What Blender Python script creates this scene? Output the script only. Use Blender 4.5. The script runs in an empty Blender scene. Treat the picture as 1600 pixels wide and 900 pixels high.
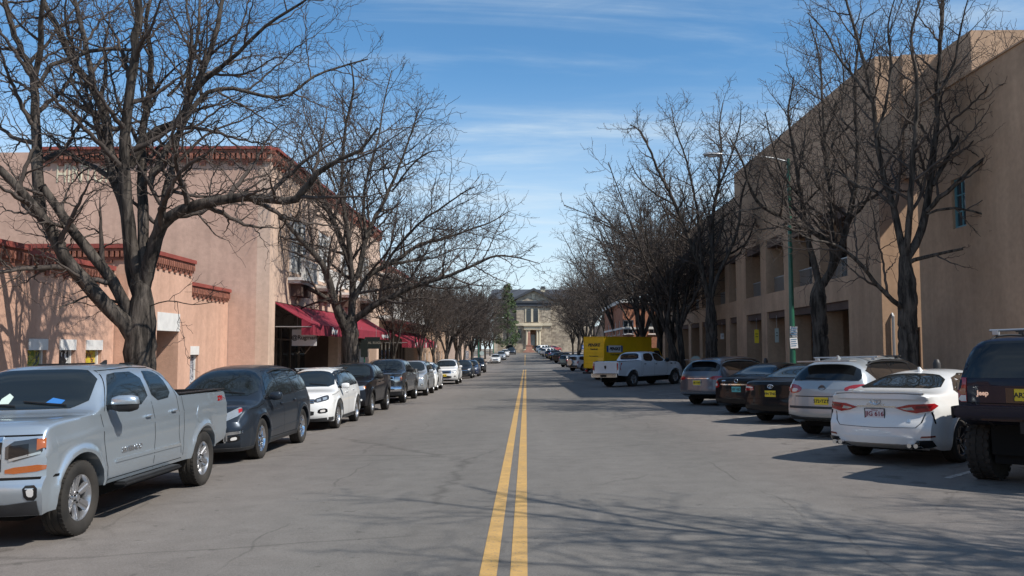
import bpy, bmesh, math, random
import numpy as np
from mathutils import Vector, Matrix, Euler
from mathutils.bvhtree import BVHTree
from mathutils.geometry import delaunay_2d_cdt, tessellate_polygon
random.seed(7)
D2R = math.radians
scene = bpy.context.scene
COL = scene.collection

# ---------------------------------------------------------------- camera
CZ = 1.9
F = 1340.0
cam_d = bpy.data.cameras.new('camera')
cam_d.sensor_width = 36.0
cam_d.lens = F/1600*36
cam_d.clip_end = 4000
cam_d.clip_start = 0.1
cam = bpy.data.objects.new('camera', cam_d)
COL.objects.link(cam)
cam.location = (0, 0, CZ)
cam.rotation_euler = (D2R(90)+math.atan(95/F), 0, math.atan(22/F))
scene.camera = cam
CAMR = cam.rotation_euler.to_matrix()

def ray(px, py):
    return (CAMR @ Vector(((px-800)/F, -(py-450)/F, -1))).normalized()
def at(px, py, Y):
    d = ray(px, py); t = Y/d.y
    return Vector((d.x*t, Y, CZ+d.z*t))

def pchip(pts):
    xs = np.array([p[0] for p in pts], float); ys = np.array([p[1] for p in pts], float)
    h = np.diff(xs); dl = np.diff(ys)/h
    m = np.zeros(len(xs))
    m[0] = dl[0]; m[-1] = dl[-1]
    for i in range(1, len(xs)-1):
        if dl[i-1]*dl[i] > 0:
            w1 = 2*h[i]+h[i-1]; w2 = h[i]+2*h[i-1]
            m[i] = (w1+w2)/(w1/dl[i-1]+w2/dl[i])
    def f(x):
        if x <= xs[0]: return float(ys[0])
        if x >= xs[-1]: return float(ys[-1])
        i = int(np.searchsorted(xs, x)-1); i = max(0, min(i, len(h)-1))
        t = (x-xs[i])/h[i]; t2 = t*t; t3 = t2*t
        return float((2*t3-3*t2+1)*ys[i]+(t3-2*t2+t)*h[i]*m[i]+(-2*t3+3*t2)*ys[i+1]+(t3-t2)*h[i]*m[i+1])
    return f
_gp = pchip([(-60, .1), (0, 0), (50, -.40), (90, -.72), (115, -.90), (135, -.93), (150, -.85), (175, 0.0), (200, .75), (235, 1.3), (420, 1.6), (3000, 1.6)])
def gz(x, y):
    return _gp(y) + .025*max(-7.3, min(9.3, x))
def ground_at(px, py):
    d = ray(px, py); t = 3.0
    while t < 400:
        p = cam.location + d*t
        if p.z <= gz(p.x, p.y): break
        t += .05
    return Vector((p.x, p.y, gz(p.x, p.y)))

# ---------------------------------------------------------------- objects
def link_mesh(name, me, parent=None, mats=None):
    o = bpy.data.objects.new(name, me)
    COL.objects.link(o)
    if parent is not None: o.parent = parent
    for m in (mats or []): me.materials.append(m)
    return o
def tag(o, label=None, cat=None, group=None, kind=None):
    if label: o['label'] = label
    if cat: o['category'] = cat
    if group: o['group'] = group
    if kind: o['kind'] = kind
    return o
def empty(name, loc=(0, 0, 0), rz=0, label=None, cat=None, group=None):
    o = bpy.data.objects.new(name, None); COL.objects.link(o)
    o.location = loc; o.rotation_euler = (0, 0, rz); o.empty_display_size = .3
    return tag(o, label, cat, group)
def copy_tree(o, parent=None):
    c = o.copy(); COL.objects.link(c); c.parent = parent
    for ch in [k for k in list(bpy.data.objects) if k.parent == o]:
        copy_tree(ch, c)
    return c
KIDS = {}
def smooth(me, ang=35):
    me.shade_smooth() if hasattr(me, 'shade_smooth') else [setattr(p, 'use_smooth', True) for p in me.polygons]
    me.set_sharp_from_angle(angle=D2R(ang))

class MB:
    def __init__(s): s.v = []; s.f = []; s.mi = []
    def add(s, vs, fs, mi=0):
        b = len(s.v); s.v.extend([tuple(v) for v in vs]); s.f.extend([tuple(i+b for i in f) for f in fs]); s.mi.extend([mi]*len(fs)); return s
    def box(s, x0, x1, y0, y1, z0, z1, mi=0, M=None):
        if x0 > x1: x0, x1 = x1, x0
        if y0 > y1: y0, y1 = y1, y0
        vs = [Vector(v) for v in ((x0,y0,z0),(x1,y0,z0),(x1,y1,z0),(x0,y1,z0),(x0,y0,z1),(x1,y0,z1),(x1,y1,z1),(x0,y1,z1))]
        if M is not None: vs = [M @ v for v in vs]
        return s.add(vs, [(0,3,2,1),(4,5,6,7),(0,1,5,4),(1,2,6,5),(2,3,7,6),(3,0,4,7)], mi)
    def tube(s, pts, rad, n=8, mi=0, cap=True):
        pts = [Vector(p) for p in pts]
        if not hasattr(rad, '__len__'): rad = [rad]*len(pts)
        b = len(s.v); up = Vector((0.13, 0.21, 1)).normalized(); prev = None
        for i, p in enumerate(pts):
            d = (pts[min(i+1, len(pts)-1)]-pts[max(i-1, 0)])
            if d.length < 1e-9: d = Vector((0,0,1))
            d.normalize()
            if prev is None:
                a = d.cross(up)
                if a.length < .1: a = d.cross(Vector((1, 0, 0)))
                a.normalize()
            else:
                a = (prev - d*prev.dot(d)).normalized()
            prev = a; c = d.cross(a)
            for k in range(n):
                t = 2*math.pi*k/n
                s.v.append(tuple(p + (a*math.cos(t)+c*math.sin(t))*rad[i]))
        for i in range(len(pts)-1):
            for k in range(n):
                k2 = (k+1) % n
                s.f.append((b+i*n+k, b+i*n+k2, b+(i+1)*n+k2, b+(i+1)*n+k)); s.mi.append(mi)
        if cap:
            s.f.append(tuple(b+k for k in range(n))[::-1]); s.mi.append(mi)
            e = b+(len(pts)-1)*n
            s.f.append(tuple(e+k for k in range(n))); s.mi.append(mi)
        return s
    def lathe(s, prof, n=24, axis='y', c=(0,0,0), mi=0, M=None):
        # prof: (offset along axis, radius)
        b = len(s.v)
        for (a, r) in prof:
            for k in range(n):
                t = 2*math.pi*k/n
                if axis == 'y': v = Vector((c[0]+r*math.cos(t), c[1]+a, c[2]+r*math.sin(t)))
                elif axis == 'z': v = Vector((c[0]+r*math.cos(t), c[1]+r*math.sin(t), c[2]+a))
                else: v = Vector((c[0]+a, c[1]+r*math.cos(t), c[2]+r*math.sin(t)))
                if M is not None: v = M @ v
                s.v.append(tuple(v))
        for i in range(len(prof)-1):
            for k in range(n):
                k2 = (k+1) % n
                s.f.append((b+i*n+k, b+i*n+k2, b+(i+1)*n+k2, b+(i+1)*n+k)); s.mi.append(mi)
        s.f.append(tuple(b+k for k in range(n))); s.mi.append(mi)
        e = b+(len(prof)-1)*n
        s.f.append(tuple(e+k for k in range(n))[::-1]); s.mi.append(mi)
        return s
    def prism(s, poly, h0, h1, fn, mi=0):
        # poly 2D list, fn(u,v,h)->xyz
        n = len(poly)
        vs = [fn(u, v, h0) for u, v in poly]+[fn(u, v, h1) for u, v in poly]
        fs = [tuple(range(n))[::-1], tuple(range(n, 2*n))]
        for i in range(n):
            j = (i+1) % n; fs.append((i, j, n+j, n+i))
        return s.add(vs, fs, mi)
    def build(s, name, mats, parent=None, sm=None, bevel=0, fix=True):
        me = bpy.data.meshes.new(name)
        me.from_pydata(s.v, [], s.f)
        if not isinstance(mats, (list, tuple)): mats = [mats]
        me.polygons.foreach_set('material_index', s.mi)
        if fix:
            bm = bmesh.new(); bm.from_mesh(me)
            bmesh.ops.recalc_face_normals(bm, faces=bm.faces)
            if bevel:
                bmesh.ops.bevel(bm, geom=[e for e in bm.edges if e.is_manifold and e.calc_face_angle(0) > .5], offset=bevel, segments=2, affect='EDGES', clamp_overlap=True)
            bm.to_mesh(me); bm.free()
        if sm or bevel: smooth(me, sm or 35)
        me.update()
        return link_mesh(name, me, parent, mats)

# ---------------------------------------------------------------- materials
def nn(nt, t, **kw):
    n = nt.nodes.new(t)
    for k, v in kw.items(): setattr(n, k, v)
    return n
def mat(name, col, rough=.6, metal=0, coat=0, spec=.5, var=0, vscale=3, var2=None, bump=0, bscale=40, stretch=(1,1,1), coords='Object', emit=None, detail=4, coat_r=.05, fine=0):
    m = bpy.data.materials.new(name); m.use_nodes = True
    nt = m.node_tree; b = nt.nodes['Principled BSDF']
    c = tuple(col)+(1,)
    b.inputs['Base Color'].default_value = c
    b.inputs['Roughness'].default_value = rough
    b.inputs['Metallic'].default_value = metal
    b.inputs['Coat Weight'].default_value = coat
    b.inputs['Coat Roughness'].default_value = coat_r
    b.inputs['Specular IOR Level'].default_value = spec
    tc = nn(nt, 'ShaderNodeTexCoord'); mp = nn(nt, 'ShaderNodeMapping'); mp.inputs['Scale'].default_value = stretch
    nt.links.new(tc.outputs[coords], mp.inputs[0])
    if var:
        no = nn(nt, 'ShaderNodeTexNoise'); no.inputs['Scale'].default_value = vscale; no.inputs['Detail'].default_value = detail
        nt.links.new(mp.outputs[0], no.inputs[0])
        mx = nn(nt, 'ShaderNodeMix', data_type='RGBA')
        rp = nn(nt, 'ShaderNodeMapRange'); rp.inputs[1].default_value = .3; rp.inputs[2].default_value = .7
        nt.links.new(no.outputs[0], rp.inputs[0]); nt.links.new(rp.outputs[0], mx.inputs[0])
        c2 = var2 if var2 else tuple(x*(1-var) for x in col)
        mx.inputs[6].default_value = tuple(min(1, x*(1+var*.5)) for x in col)+(1,)
        mx.inputs[7].default_value = tuple(c2)+(1,)
        out = mx.outputs[2]
        if fine:
            n2 = nn(nt, 'ShaderNodeTexNoise'); n2.inputs['Scale'].default_value = vscale*14; n2.inputs['Detail'].default_value = 3
            nt.links.new(mp.outputs[0], n2.inputs[0])
            m2 = nn(nt, 'ShaderNodeMix', data_type='RGBA', blend_type='MULTIPLY'); m2.inputs[0].default_value = 1
            r2 = nn(nt, 'ShaderNodeMapRange'); r2.inputs[1].default_value = .3; r2.inputs[2].default_value = .7; r2.inputs[3].default_value = 1-fine; r2.inputs[4].default_value = 1+fine*.4
            nt.links.new(n2.outputs[0], r2.inputs[0]); nt.links.new(out, m2.inputs[6]); nt.links.new(r2.outputs[0], m2.inputs[7]); out = m2.outputs[2]
        nt.links.new(out, b.inputs['Base Color'])
    if bump:
        no = nn(nt, 'ShaderNodeTexNoise'); no.inputs['Scale'].default_value = bscale; no.inputs['Detail'].default_value = 5
        nt.links.new(mp.outputs[0], no.inputs[0])
        bp = nn(nt, 'ShaderNodeBump'); bp.inputs['Strength'].default_value = bump; bp.inputs['Distance'].default_value = .02
        nt.links.new(no.outputs[0], bp.inputs['Height']); nt.links.new(bp.outputs[0], b.inputs['Normal'])
    if emit:
        b.inputs['Emission Color'].default_value = tuple(emit[0])+(1,); b.inputs['Emission Strength'].default_value = emit[1]
    return m

def stucco(name, col, dirt=.12, scale=.5):
    m = mat(name, col, rough=.92, spec=.15, var=dirt, vscale=scale, bump=.35, bscale=22, coords='Object', fine=.10)
    nt = m.node_tree; b = nt.nodes['Principled BSDF']
    # rain streaks running down the wall, a stain with a shape of its own
    tc = nn(nt, 'ShaderNodeTexCoord'); mp = nn(nt, 'ShaderNodeMapping'); mp.inputs['Scale'].default_value = (1.6, 1.6, .12)
    no = nn(nt, 'ShaderNodeTexNoise'); no.inputs['Scale'].default_value = 1.5; no.inputs['Detail'].default_value = 6
    nt.links.new(tc.outputs['Object'], mp.inputs[0]); nt.links.new(mp.outputs[0], no.inputs[0])
    r = nn(nt, 'ShaderNodeMapRange'); r.inputs[1].default_value = .35; r.inputs[2].default_value = .75; r.inputs[3].default_value = 1.05; r.inputs[4].default_value = .84
    nt.links.new(no.outputs[0], r.inputs[0])
    src = b.inputs['Base Color'].links[0].from_socket
    mx = nn(nt, 'ShaderNodeMix', data_type='RGBA', blend_type='MULTIPLY'); mx.inputs[0].default_value = 1
    nt.links.new(src, mx.inputs[6]); nt.links.new(r.outputs[0], mx.inputs[7]); nt.links.new(mx.outputs[2], b.inputs['Base Color'])
    return m

def paint(name, col, metal=.0, rough=.38, dust=.10):
    m = mat(name, col, rough=rough, metal=metal, coat=(1.0 if max(col) > .05 else .4), coat_r=.04, spec=(.5 if max(col) > .05 else .12))
    nt = m.node_tree; b = nt.nodes['Principled BSDF']
    # road dust low on the doors and thinly elsewhere
    tc = nn(nt, 'ShaderNodeTexCoord'); sx = nn(nt, 'ShaderNodeSeparateXYZ')
    nt.links.new(tc.outputs['Object'], sx.inputs[0])
    mr = nn(nt, 'ShaderNodeMapRange'); mr.inputs[1].default_value = .25; mr.inputs[2].default_value = .85; mr.inputs[3].default_value = 1; mr.inputs[4].default_value = .25
    nt.links.new(sx.outputs['Z'], mr.inputs[0])
    no = nn(nt, 'ShaderNodeTexNoise'); no.inputs['Scale'].default_value = 2.5; no.inputs['Detail'].default_value = 6
    nt.links.new(tc.outputs['Object'], no.inputs[0])
    mu = nn(nt, 'ShaderNodeMath', operation='MULTIPLY'); nt.links.new(mr.outputs[0], mu.inputs[0]); nt.links.new(no.outputs[0], mu.inputs[1])
    m3 = nn(nt, 'ShaderNodeMath', operation='MULTIPLY'); nt.links.new(mu.outputs[0], m3.inputs[0]); m3.inputs[1].default_value = dust*4
    mx = nn(nt, 'ShaderNodeMix', data_type='RGBA'); mx.inputs[6].default_value = tuple(col)+(1,); mx.inputs[7].default_value = (.19, .165, .135, 1)
    nt.links.new(m3.outputs[0], mx.inputs[0]); nt.links.new(mx.outputs[2], b.inputs['Base Color'])
    rr = nn(nt, 'ShaderNodeMapRange'); rr.inputs[3].default_value = .03; rr.inputs[4].default_value = .22
    nt.links.new(m3.outputs[0], rr.inputs[0]); nt.links.new(rr.outputs[0], b.inputs['Coat Roughness'])
    return m

MT = {}
MT['glass'] = mat('car_glass', (.012, .016, .018), rough=.03, spec=.75)
MT['glass_tint'] = mat('tinted_glass', (.006, .007, .008), rough=.03, spec=.65)
MT['wglass'] = mat('window_glass', (.03, .04, .05), rough=.04, spec=.8, bump=.02, bscale=1.5)
MT['rubber'] = mat('tyre_rubber', (.018, .017, .016), rough=.85, spec=.25, var=.4, var2=(.045, .04, .035), vscale=4, bump=.2, bscale=60)
MT['black'] = mat('black_plastic', (.017, .017, .018), rough=.55, spec=.35, var=.3, vscale=8)
MT['gap'] = mat('shut_line', (.008, .008, .008), rough=.9, spec=.1)
MT['gloss'] = mat('gloss_black', (.008, .008, .009), rough=.12, spec=.6)
MT['chrome'] = mat('chrome', (.75, .76, .78), rough=.12, metal=1)
MT['alloy'] = mat('alloy_rim', (.55, .55, .56), rough=.28, metal=.9)
MT['dalloy'] = mat('machined_dark_rim', (.14, .14, .15), rough=.3, metal=.8)
MT['lampclear'] = mat('headlamp_lens', (.42, .45, .47), rough=.08, metal=.55, coat=1)
MT['lampdark'] = mat('headlamp_housing', (.05, .052, .055), rough=.1, metal=.3, coat=1)
MT['red'] = mat('tail_lamp_red', (.33, .012, .015), rough=.15, coat=1)
MT['dred'] = mat('tail_lamp_dark_red', (.14, .006, .01), rough=.15, coat=1)
MT['amber'] = mat('amber_lens', (.62, .16, .02), rough=.2, coat=1)
MT['whitelens'] = mat('clear_lens', (.62, .6, .58), rough=.15, coat=1)
MT['under'] = mat('underbody', (.012, .012, .012), rough=.9, spec=.1)
MT['plate_y'] = mat('yellow_plate', (.75, .55, .03), rough=.45)
MT['plate_w'] = mat('white_plate', (.62, .58, .60), rough=.45)
MT['plate_t'] = mat('turquoise_plate', (.10, .42, .42), rough=.45)
MT['ink'] = mat('black_lettering', (.02, .02, .02), rough=.6)
MT['inkred'] = mat('maroon_lettering', (.22, .03, .05), rough=.6)
MT['inkwhite'] = mat('white_lettering', (.8, .78, .78), rough=.6)
MT['interior'] = mat('dash_items', (.5, .6, .55), rough=.6)

def text_mesh(txt, size, mat_, name, parent, M, ext=.003, bold=.0, shear=0, align='CENTER', sx=1.0):
    cu = bpy.data.curves.new(name, 'FONT'); cu.body = txt; cu.size = size; cu.align_x = align; cu.align_y = 'CENTER'
    cu.extrude = ext; cu.offset = bold; cu.shear = shear; cu.resolution_u = 3
    t = bpy.data.objects.new('tmp', cu); COL.objects.link(t)
    dg = bpy.context.evaluated_depsgraph_get(); me = bpy.data.meshes.new_from_object(t.evaluated_get(dg))
    bpy.data.objects.remove(t); bpy.data.curves.remove(cu)
    me.transform(M @ Matrix.Diagonal((sx, 1, 1, 1)))
    me.name = name; me.materials.clear()
    return link_mesh(name, me, parent, [mat_])
def frame(xa, ya, loc):
    xa = Vector(xa).normalized(); ya = Vector(ya); z = xa.cross(ya).normalized(); ya = z.cross(xa)
    return Matrix(((xa.x, ya.x, z.x, loc[0]), (xa.y, ya.y, z.y, loc[1]), (xa.z, ya.z, z.z, loc[2]), (0,0,0,1)))
# ---------------------------------------------------------------- sky and sun
SUN_EL, SUN_AZ = D2R(47), D2R(28)     # from +X, turned towards -Y (behind the camera)
sdir = Vector((math.cos(SUN_EL)*math.cos(SUN_AZ), -math.cos(SUN_EL)*math.sin(SUN_AZ), math.sin(SUN_EL)))
w = bpy.data.worlds.new('World'); scene.world = w; w.use_nodes = True
nt = w.node_tree; bg = nt.nodes['Background']
sky = nn(nt, 'ShaderNodeTexSky', sky_type='NISHITA'); sky.sun_disc = False; sky.sun_elevation = SUN_EL
sky.sun_rotation = math.atan2(sdir.x, sdir.y)
sky.altitude = 2100; sky.air_density = 1.15; sky.dust_density = 1.5; sky.ozone_density = 2.2
tc = nn(nt, 'ShaderNodeTexCoord'); sx = nn(nt, 'ShaderNodeSeparateXYZ'); nt.links.new(tc.outputs['Generated'], sx.inputs[0])
# project the direction on a high flat layer so that cirrus streaks converge towards the horizon
zc = nn(nt, 'ShaderNodeMath', operation='MAXIMUM'); zc.inputs[1].default_value = .02; nt.links.new(sx.outputs['Z'], zc.inputs[0])
za = nn(nt, 'ShaderNodeMath', operation='ADD'); za.inputs[1].default_value = .06; nt.links.new(zc.outputs[0], za.inputs[0])
dx = nn(nt, 'ShaderNodeMath', operation='DIVIDE'); nt.links.new(sx.outputs['X'], dx.inputs[0]); nt.links.new(za.outputs[0], dx.inputs[1])
dy = nn(nt, 'ShaderNodeMath', operation='DIVIDE'); nt.links.new(sx.outputs['Y'], dy.inputs[0]); nt.links.new(za.outputs[0], dy.inputs[1])
cb = nn(nt, 'ShaderNodeCombineXYZ'); nt.links.new(dx.outputs[0], cb.inputs[0]); nt.links.new(dy.outputs[0], cb.inputs[1])
mp = nn(nt, 'ShaderNodeMapping'); mp.inputs['Scale'].default_value = (.42, 1.25, 1); mp.inputs['Rotation'].default_value = (0, 0, .12); mp.inputs['Location'].default_value = (3.1, .35, 0)
nt.links.new(cb.outputs[0], mp.inputs[0])
n1 = nn(nt, 'ShaderNodeTexNoise'); n1.inputs['Scale'].default_value = 1.1; n1.inputs['Detail'].default_value = 9; n1.inputs['Roughness'].default_value = .58; n1.inputs['Distortion'].default_value = .9
nt.links.new(mp.outputs[0], n1.inputs[0])
r1 = nn(nt, 'ShaderNodeMapRange', interpolation_type='SMOOTHSTEP'); r1.inputs[1].default_value = .41; r1.inputs[2].default_value = .76; r1.inputs[4].default_value = .72
nt.links.new(n1.outputs[0], r1.inputs[0])
n2 = nn(nt, 'ShaderNodeTexNoise'); n2.inputs['Scale'].default_value = 5; n2.inputs['Detail'].default_value = 8; n2.inputs['Roughness'].default_value = .65; n2.inputs['Distortion'].default_value = 1.2
mp2 = nn(nt, 'ShaderNodeMapping'); mp2.inputs['Scale'].default_value = (.5, 1.0, 1); nt.links.new(cb.outputs[0], mp2.inputs[0]); nt.links.new(mp2.outputs[0], n2.inputs[0])
r2 = nn(nt, 'ShaderNodeMapRange'); r2.inputs[1].default_value = .3; r2.inputs[2].default_value = .7; r2.inputs[3].default_value = .45; r2.inputs[4].default_value = 1.1
nt.links.new(n2.outputs[0], r2.inputs[0])
ml = nn(nt, 'ShaderNodeMath', operation='MULTIPLY', use_clamp=True); nt.links.new(r1.outputs[0], ml.inputs[0]); nt.links.new(r2.outputs[0], ml.inputs[1])
tint = nn(nt, 'ShaderNodeMix', data_type='RGBA', blend_type='MULTIPLY'); tint.inputs[0].default_value = 1; tint.inputs[7].default_value = (.47, .72, .81, 1)
nt.links.new(sky.outputs[0], tint.inputs[6])
mx = nn(nt, 'ShaderNodeMix', data_type='RGBA'); mx.inputs[7].default_value = (3.5, 4.1, 4.5, 1)
nt.links.new(ml.outputs[0], mx.inputs[0]); nt.links.new(tint.outputs[2], mx.inputs[6])
# thin haze low over the horizon
hz = nn(nt, 'ShaderNodeMapRange', interpolation_type='SMOOTHSTEP'); hz.inputs[1].default_value = -.02; hz.inputs[2].default_value = .33; hz.inputs[3].default_value = .88; hz.inputs[4].default_value = 0
nt.links.new(sx.outputs['Z'], hz.inputs[0])
mh = nn(nt, 'ShaderNodeMix', data_type='RGBA'); mh.inputs[7].default_value = (4.2, 4.7, 5.0, 1)
nt.links.new(hz.outputs[0], mh.inputs[0]); nt.links.new(mx.outputs[2], mh.inputs[6]); nt.links.new(mh.outputs[2], bg.inputs[0])
bg.inputs[1].default_value = .125
sd = bpy.data.lights.new('sun', 'SUN'); sd.energy = 3.5; sd.angle = D2R(.5); sd.color = (1, .94, .85)
so = bpy.data.objects.new('sun', sd); COL.objects.link(so); so.location = (40, -30, 60)
so.rotation_euler = (-sdir).to_track_quat('-Z', 'Y').to_euler()
scene.view_settings.view_transform = 'Standard'; scene.view_settings.look = 'None'; scene.view_settings.gamma = 1; scene.view_settings.exposure = EXPOSURE = .70
scene.render.engine = 'CYCLES'
scene.cycles.max_bounces = 6

# ---------------------------------------------------------------- ground
KL, KR = -7.3, 9.3
YS = list(np.arange(-30, 60, 3.))+list(np.arange(60, 260, 5.))+[260, 300, 420, 800, 1600, 3000]
def sheet(name, xs, ys, dz, m, label=None, kind='structure', zf=None):
    vs = [(x, y, (zf or gz)(x, y)+dz) for y in ys for x in xs]
    n = len(xs); fs = [(j*n+i, j*n+i+1, (j+1)*n+i+1, (j+1)*n+i) for j in range(len(ys)-1) for i in range(n-1)]
    me = bpy.data.meshes.new(name); me.from_pydata(vs, [], fs)
    for p in me.polygons: p.use_smooth = True
    o = link_mesh(name, me, None, [m]); tag(o, kind=kind)
    return o

def asphalt():
    m = bpy.data.materials.new('asphalt'); m.use_nodes = True; nt = m.node_tree; b = nt.nodes['Principled BSDF']
    b.inputs['Roughness'].default_value = .9; b.inputs['Specular IOR Level'].default_value = .25
    g = nn(nt, 'ShaderNodeNewGeometry')
    def noise(scale, detail, stretch=(1, 1, 1), dist=0, rough=.5):
        mp = nn(nt, 'ShaderNodeMapping'); mp.inputs['Scale'].default_value = stretch; nt.links.new(g.outputs['Position'], mp.inputs[0])
        n = nn(nt, 'ShaderNodeTexNoise'); n.inputs['Scale'].default_value = scale; n.inputs['Detail'].default_value = detail; n.inputs['Distortion'].default_value = dist; n.inputs['Roughness'].default_value = rough
        nt.links.new(mp.outputs[0], n.inputs[0]); return n.outputs[0]
    def rng(s, a, b_, c, d):
        r = nn(nt, 'ShaderNodeMapRange'); r.inputs[1].default_value = a; r.inputs[2].default_value = b_; r.inputs[3].default_value = c; r.inputs[4].default_value = d
        nt.links.new(s, r.inputs[0]); return r.outputs[0]
    def mul(a, b_):
        n = nn(nt, 'ShaderNodeMath', operation='MULTIPLY'); nt.links.new(a, n.inputs[0]); nt.links.new(b_, n.inputs[1]); return n.outputs[0]
    big = rng(noise(.35, 4, (1, .22, 1)), .3, .7, .84, 1.12)       # worn wheel tracks and repairs run along the street
    mid = rng(noise(3, 6), .3, .7, .90, 1.08)
    fine = rng(noise(150, 2), .3, .7, .70, 1.28)
    fine2 = rng(noise(45, 3), .35, .65, .90, 1.08)
    v = mul(mul(big, mid), mul(fine, fine2))
    # cracks
    def crack(scale, stretch, dist, width, mask_scale, lo, depth):
        mp = nn(nt, 'ShaderNodeMapping'); mp.inputs['Scale'].default_value = stretch; nt.links.new(g.outputs['Position'], mp.inputs[0])
        n = nn(nt, 'ShaderNodeTexNoise'); n.inputs['Scale'].default_value = 2.5; n.inputs['Detail'].default_value = 5; nt.links.new(mp.outputs[0], n.inputs[0])
        mixv = nn(nt, 'ShaderNodeMix', data_type='VECTOR'); mixv.inputs[0].default_value = dist; nt.links.new(mp.outputs[0], mixv.inputs[4]); nt.links.new(n.outputs[1], mixv.inputs[5])
        vo = nn(nt, 'ShaderNodeTexVoronoi', feature='DISTANCE_TO_EDGE'); vo.inputs['Scale'].default_value = scale; nt.links.new(mixv.outputs[1], vo.inputs[0])
        line = rng(vo.outputs[0], 0, width, 1, 0)
        mask = rng(noise(mask_scale, 2), lo, lo+.08, 0, 1)
        return rng(mul(line, mask), 0, 1, 1, depth)
    v = mul(v, crack(.45, (1, .8, 1), .25, .012, .22, .52, .78))
    v = mul(v, crack(.22, (.35, 1, 1), .16, .006, .3, .42, .72))
    spots = rng(noise(5, 2), .70, .74, 1, .75); v = mul(v, spots)
    sx = nn(nt, 'ShaderNodeSeparateXYZ'); nt.links.new(g.outputs['Position'], sx.inputs[0])
    # oil drips where cars park
    ab = nn(nt, 'ShaderNodeMath', operation='ABSOLUTE'); nt.links.new(sx.outputs['X'], ab.inputs[0])
    park = rng(ab.outputs[0], 4.2, 5.4, 0, 1); drip = rng(noise(2.2, 3, dist=.6), .60, .68, 0, 1)
    v = mul(v, rng(mul(park, drip), 0, 1, 1, .62))
    # wandering tar sealed joint lines along the street
    wv = nn(nt, 'ShaderNodeMath', operation='MULTIPLY_ADD'); nt.links.new(noise(.5, 5, (.2, 1, 1)), wv.inputs[0]); wv.inputs[1].default_value = .9; nt.links.new(sx.outputs['X'], wv.inputs[2])
    for c0 in (-2.35, 3.55):
        dd = nn(nt, 'ShaderNodeMath', operation='SUBTRACT'); nt.links.new(wv.outputs[0], dd.inputs[0]); dd.inputs[1].default_value = c0
        da = nn(nt, 'ShaderNodeMath', operation='ABSOLUTE'); nt.links.new(dd.outputs[0], da.inputs[0])
        v = mul(v, rng(mul(rng(da.outputs[0], .008, .02, 1, 0), rng(noise(.4, 3), .45, .55, 0, 1)), 0, 1, 1, .72))
    # the older pinkish mix of the parking lanes, separated by an irregular joint
    jn = nn(nt, 'ShaderNodeMath', operation='MULTIPLY_ADD'); nt.links.new(noise(.25, 4), jn.inputs[0]); jn.inputs[1].default_value = 3.2; nt.links.new(sx.outputs['X'], jn.inputs[2])
    lane = rng(jn.outputs[0], -2.6, -.6, 1, 0)
    lane2 = rng(jn.outputs[0], 4.2, 6.2, 0, 1)
    ad = nn(nt, 'ShaderNodeMath', operation='ADD', use_clamp=True); nt.links.new(lane, ad.inputs[0]); nt.links.new(lane2, ad.inputs[1])
    mx = nn(nt, 'ShaderNodeMix', data_type='RGBA'); mx.inputs[6].default_value = (.150, .141, .130, 1); mx.inputs[7].default_value = (.168, .151, .138, 1)
    nt.links.new(ad.outputs[0], mx.inputs[0])
    m2 = nn(nt, 'ShaderNodeMix', data_type='RGBA', blend_type='MULTIPLY'); m2.inputs[0].default_value = 1; nt.links.new(mx.outputs[2], m2.inputs[6]); nt.links.new(v, m2.inputs[7])
    nt.links.new(m2.outputs[2], b.inputs['Base Color'])
    bp = nn(nt, 'ShaderNodeBump'); bp.inputs['Strength'].default_value = .5; bp.inputs['Distance'].default_value = .006
    nt.links.new(fine, bp.inputs['Height']); nt.links.new(bp.outputs[0], b.inputs['Normal'])
    return m
MT['asphalt'] = asphalt()
MT['ground'] = mat('bare_ground', (.20, .16, .12), rough=.95, var=.3, vscale=.3, coords='Object')
MT['walk'] = mat('sidewalk_paving', (.30, .255, .22), rough=.9, var=.2, vscale=.8, fine=.15)
MT['kerb'] = mat('kerb_concrete', (.36, .33, .30), rough=.9, var=.25, vscale=1.5, fine=.2)
def worn(name, col, under, cover=.62):
    m = mat(name, col, rough=.75, var=.15, vscale=6, coords='Object')
    nt = m.node_tree; b = nt.nodes['Principled BSDF']; src = b.inputs['Base Color'].links[0].from_socket
    g = nn(nt, 'ShaderNodeNewGeometry'); n = nn(nt, 'ShaderNodeTexNoise'); n.inputs['Scale'].default_value = 26; n.inputs['Detail'].default_value = 8; n.inputs['Roughness'].default_value = .75
    nt.links.new(g.outputs['Position'], n.inputs[0])
    r = nn(nt, 'ShaderNodeMapRange'); r.inputs[1].default_value = cover-.06; r.inputs[2].default_value = cover+.06; nt.links.new(n.outputs[0], r.inputs[0])
    n3 = nn(nt, 'ShaderNodeTexNoise'); n3.inputs['Scale'].default_value = 1.3; n3.inputs['Detail'].default_value = 3; nt.links.new(g.outputs['Position'], n3.inputs[0])
    ad = nn(nt, 'ShaderNodeMath', operation='MULTIPLY_ADD', use_clamp=True); nt.links.new(n3.outputs[0], ad.inputs[0]); ad.inputs[1].default_value = .5; nt.links.new(r.outputs[0], ad.inputs[2])
    a2 = nn(nt, 'ShaderNodeMath', operation='SUBTRACT', use_clamp=True); nt.links.new(ad.outputs[0], a2.inputs[0]); a2.inputs[1].default_value = .14
    mx = nn(nt, 'ShaderNodeMix', data_type='RGBA'); mx.inputs[7].default_value = tuple(under)+(1,)
    nt.links.new(a2.outputs[0], mx.inputs[0]); nt.links.new(src, mx.inputs[6]); nt.links.new(mx.outputs[2], b.inputs['Base Color'])
    return m
MT['yellow'] = worn('yellow_road_paint', (.50, .30, .09), (.17, .145, .115), .60)
MT['whiteline'] = worn('white_road_paint', (.5, .48, .45), (.14, .125, .11), .50)

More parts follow.
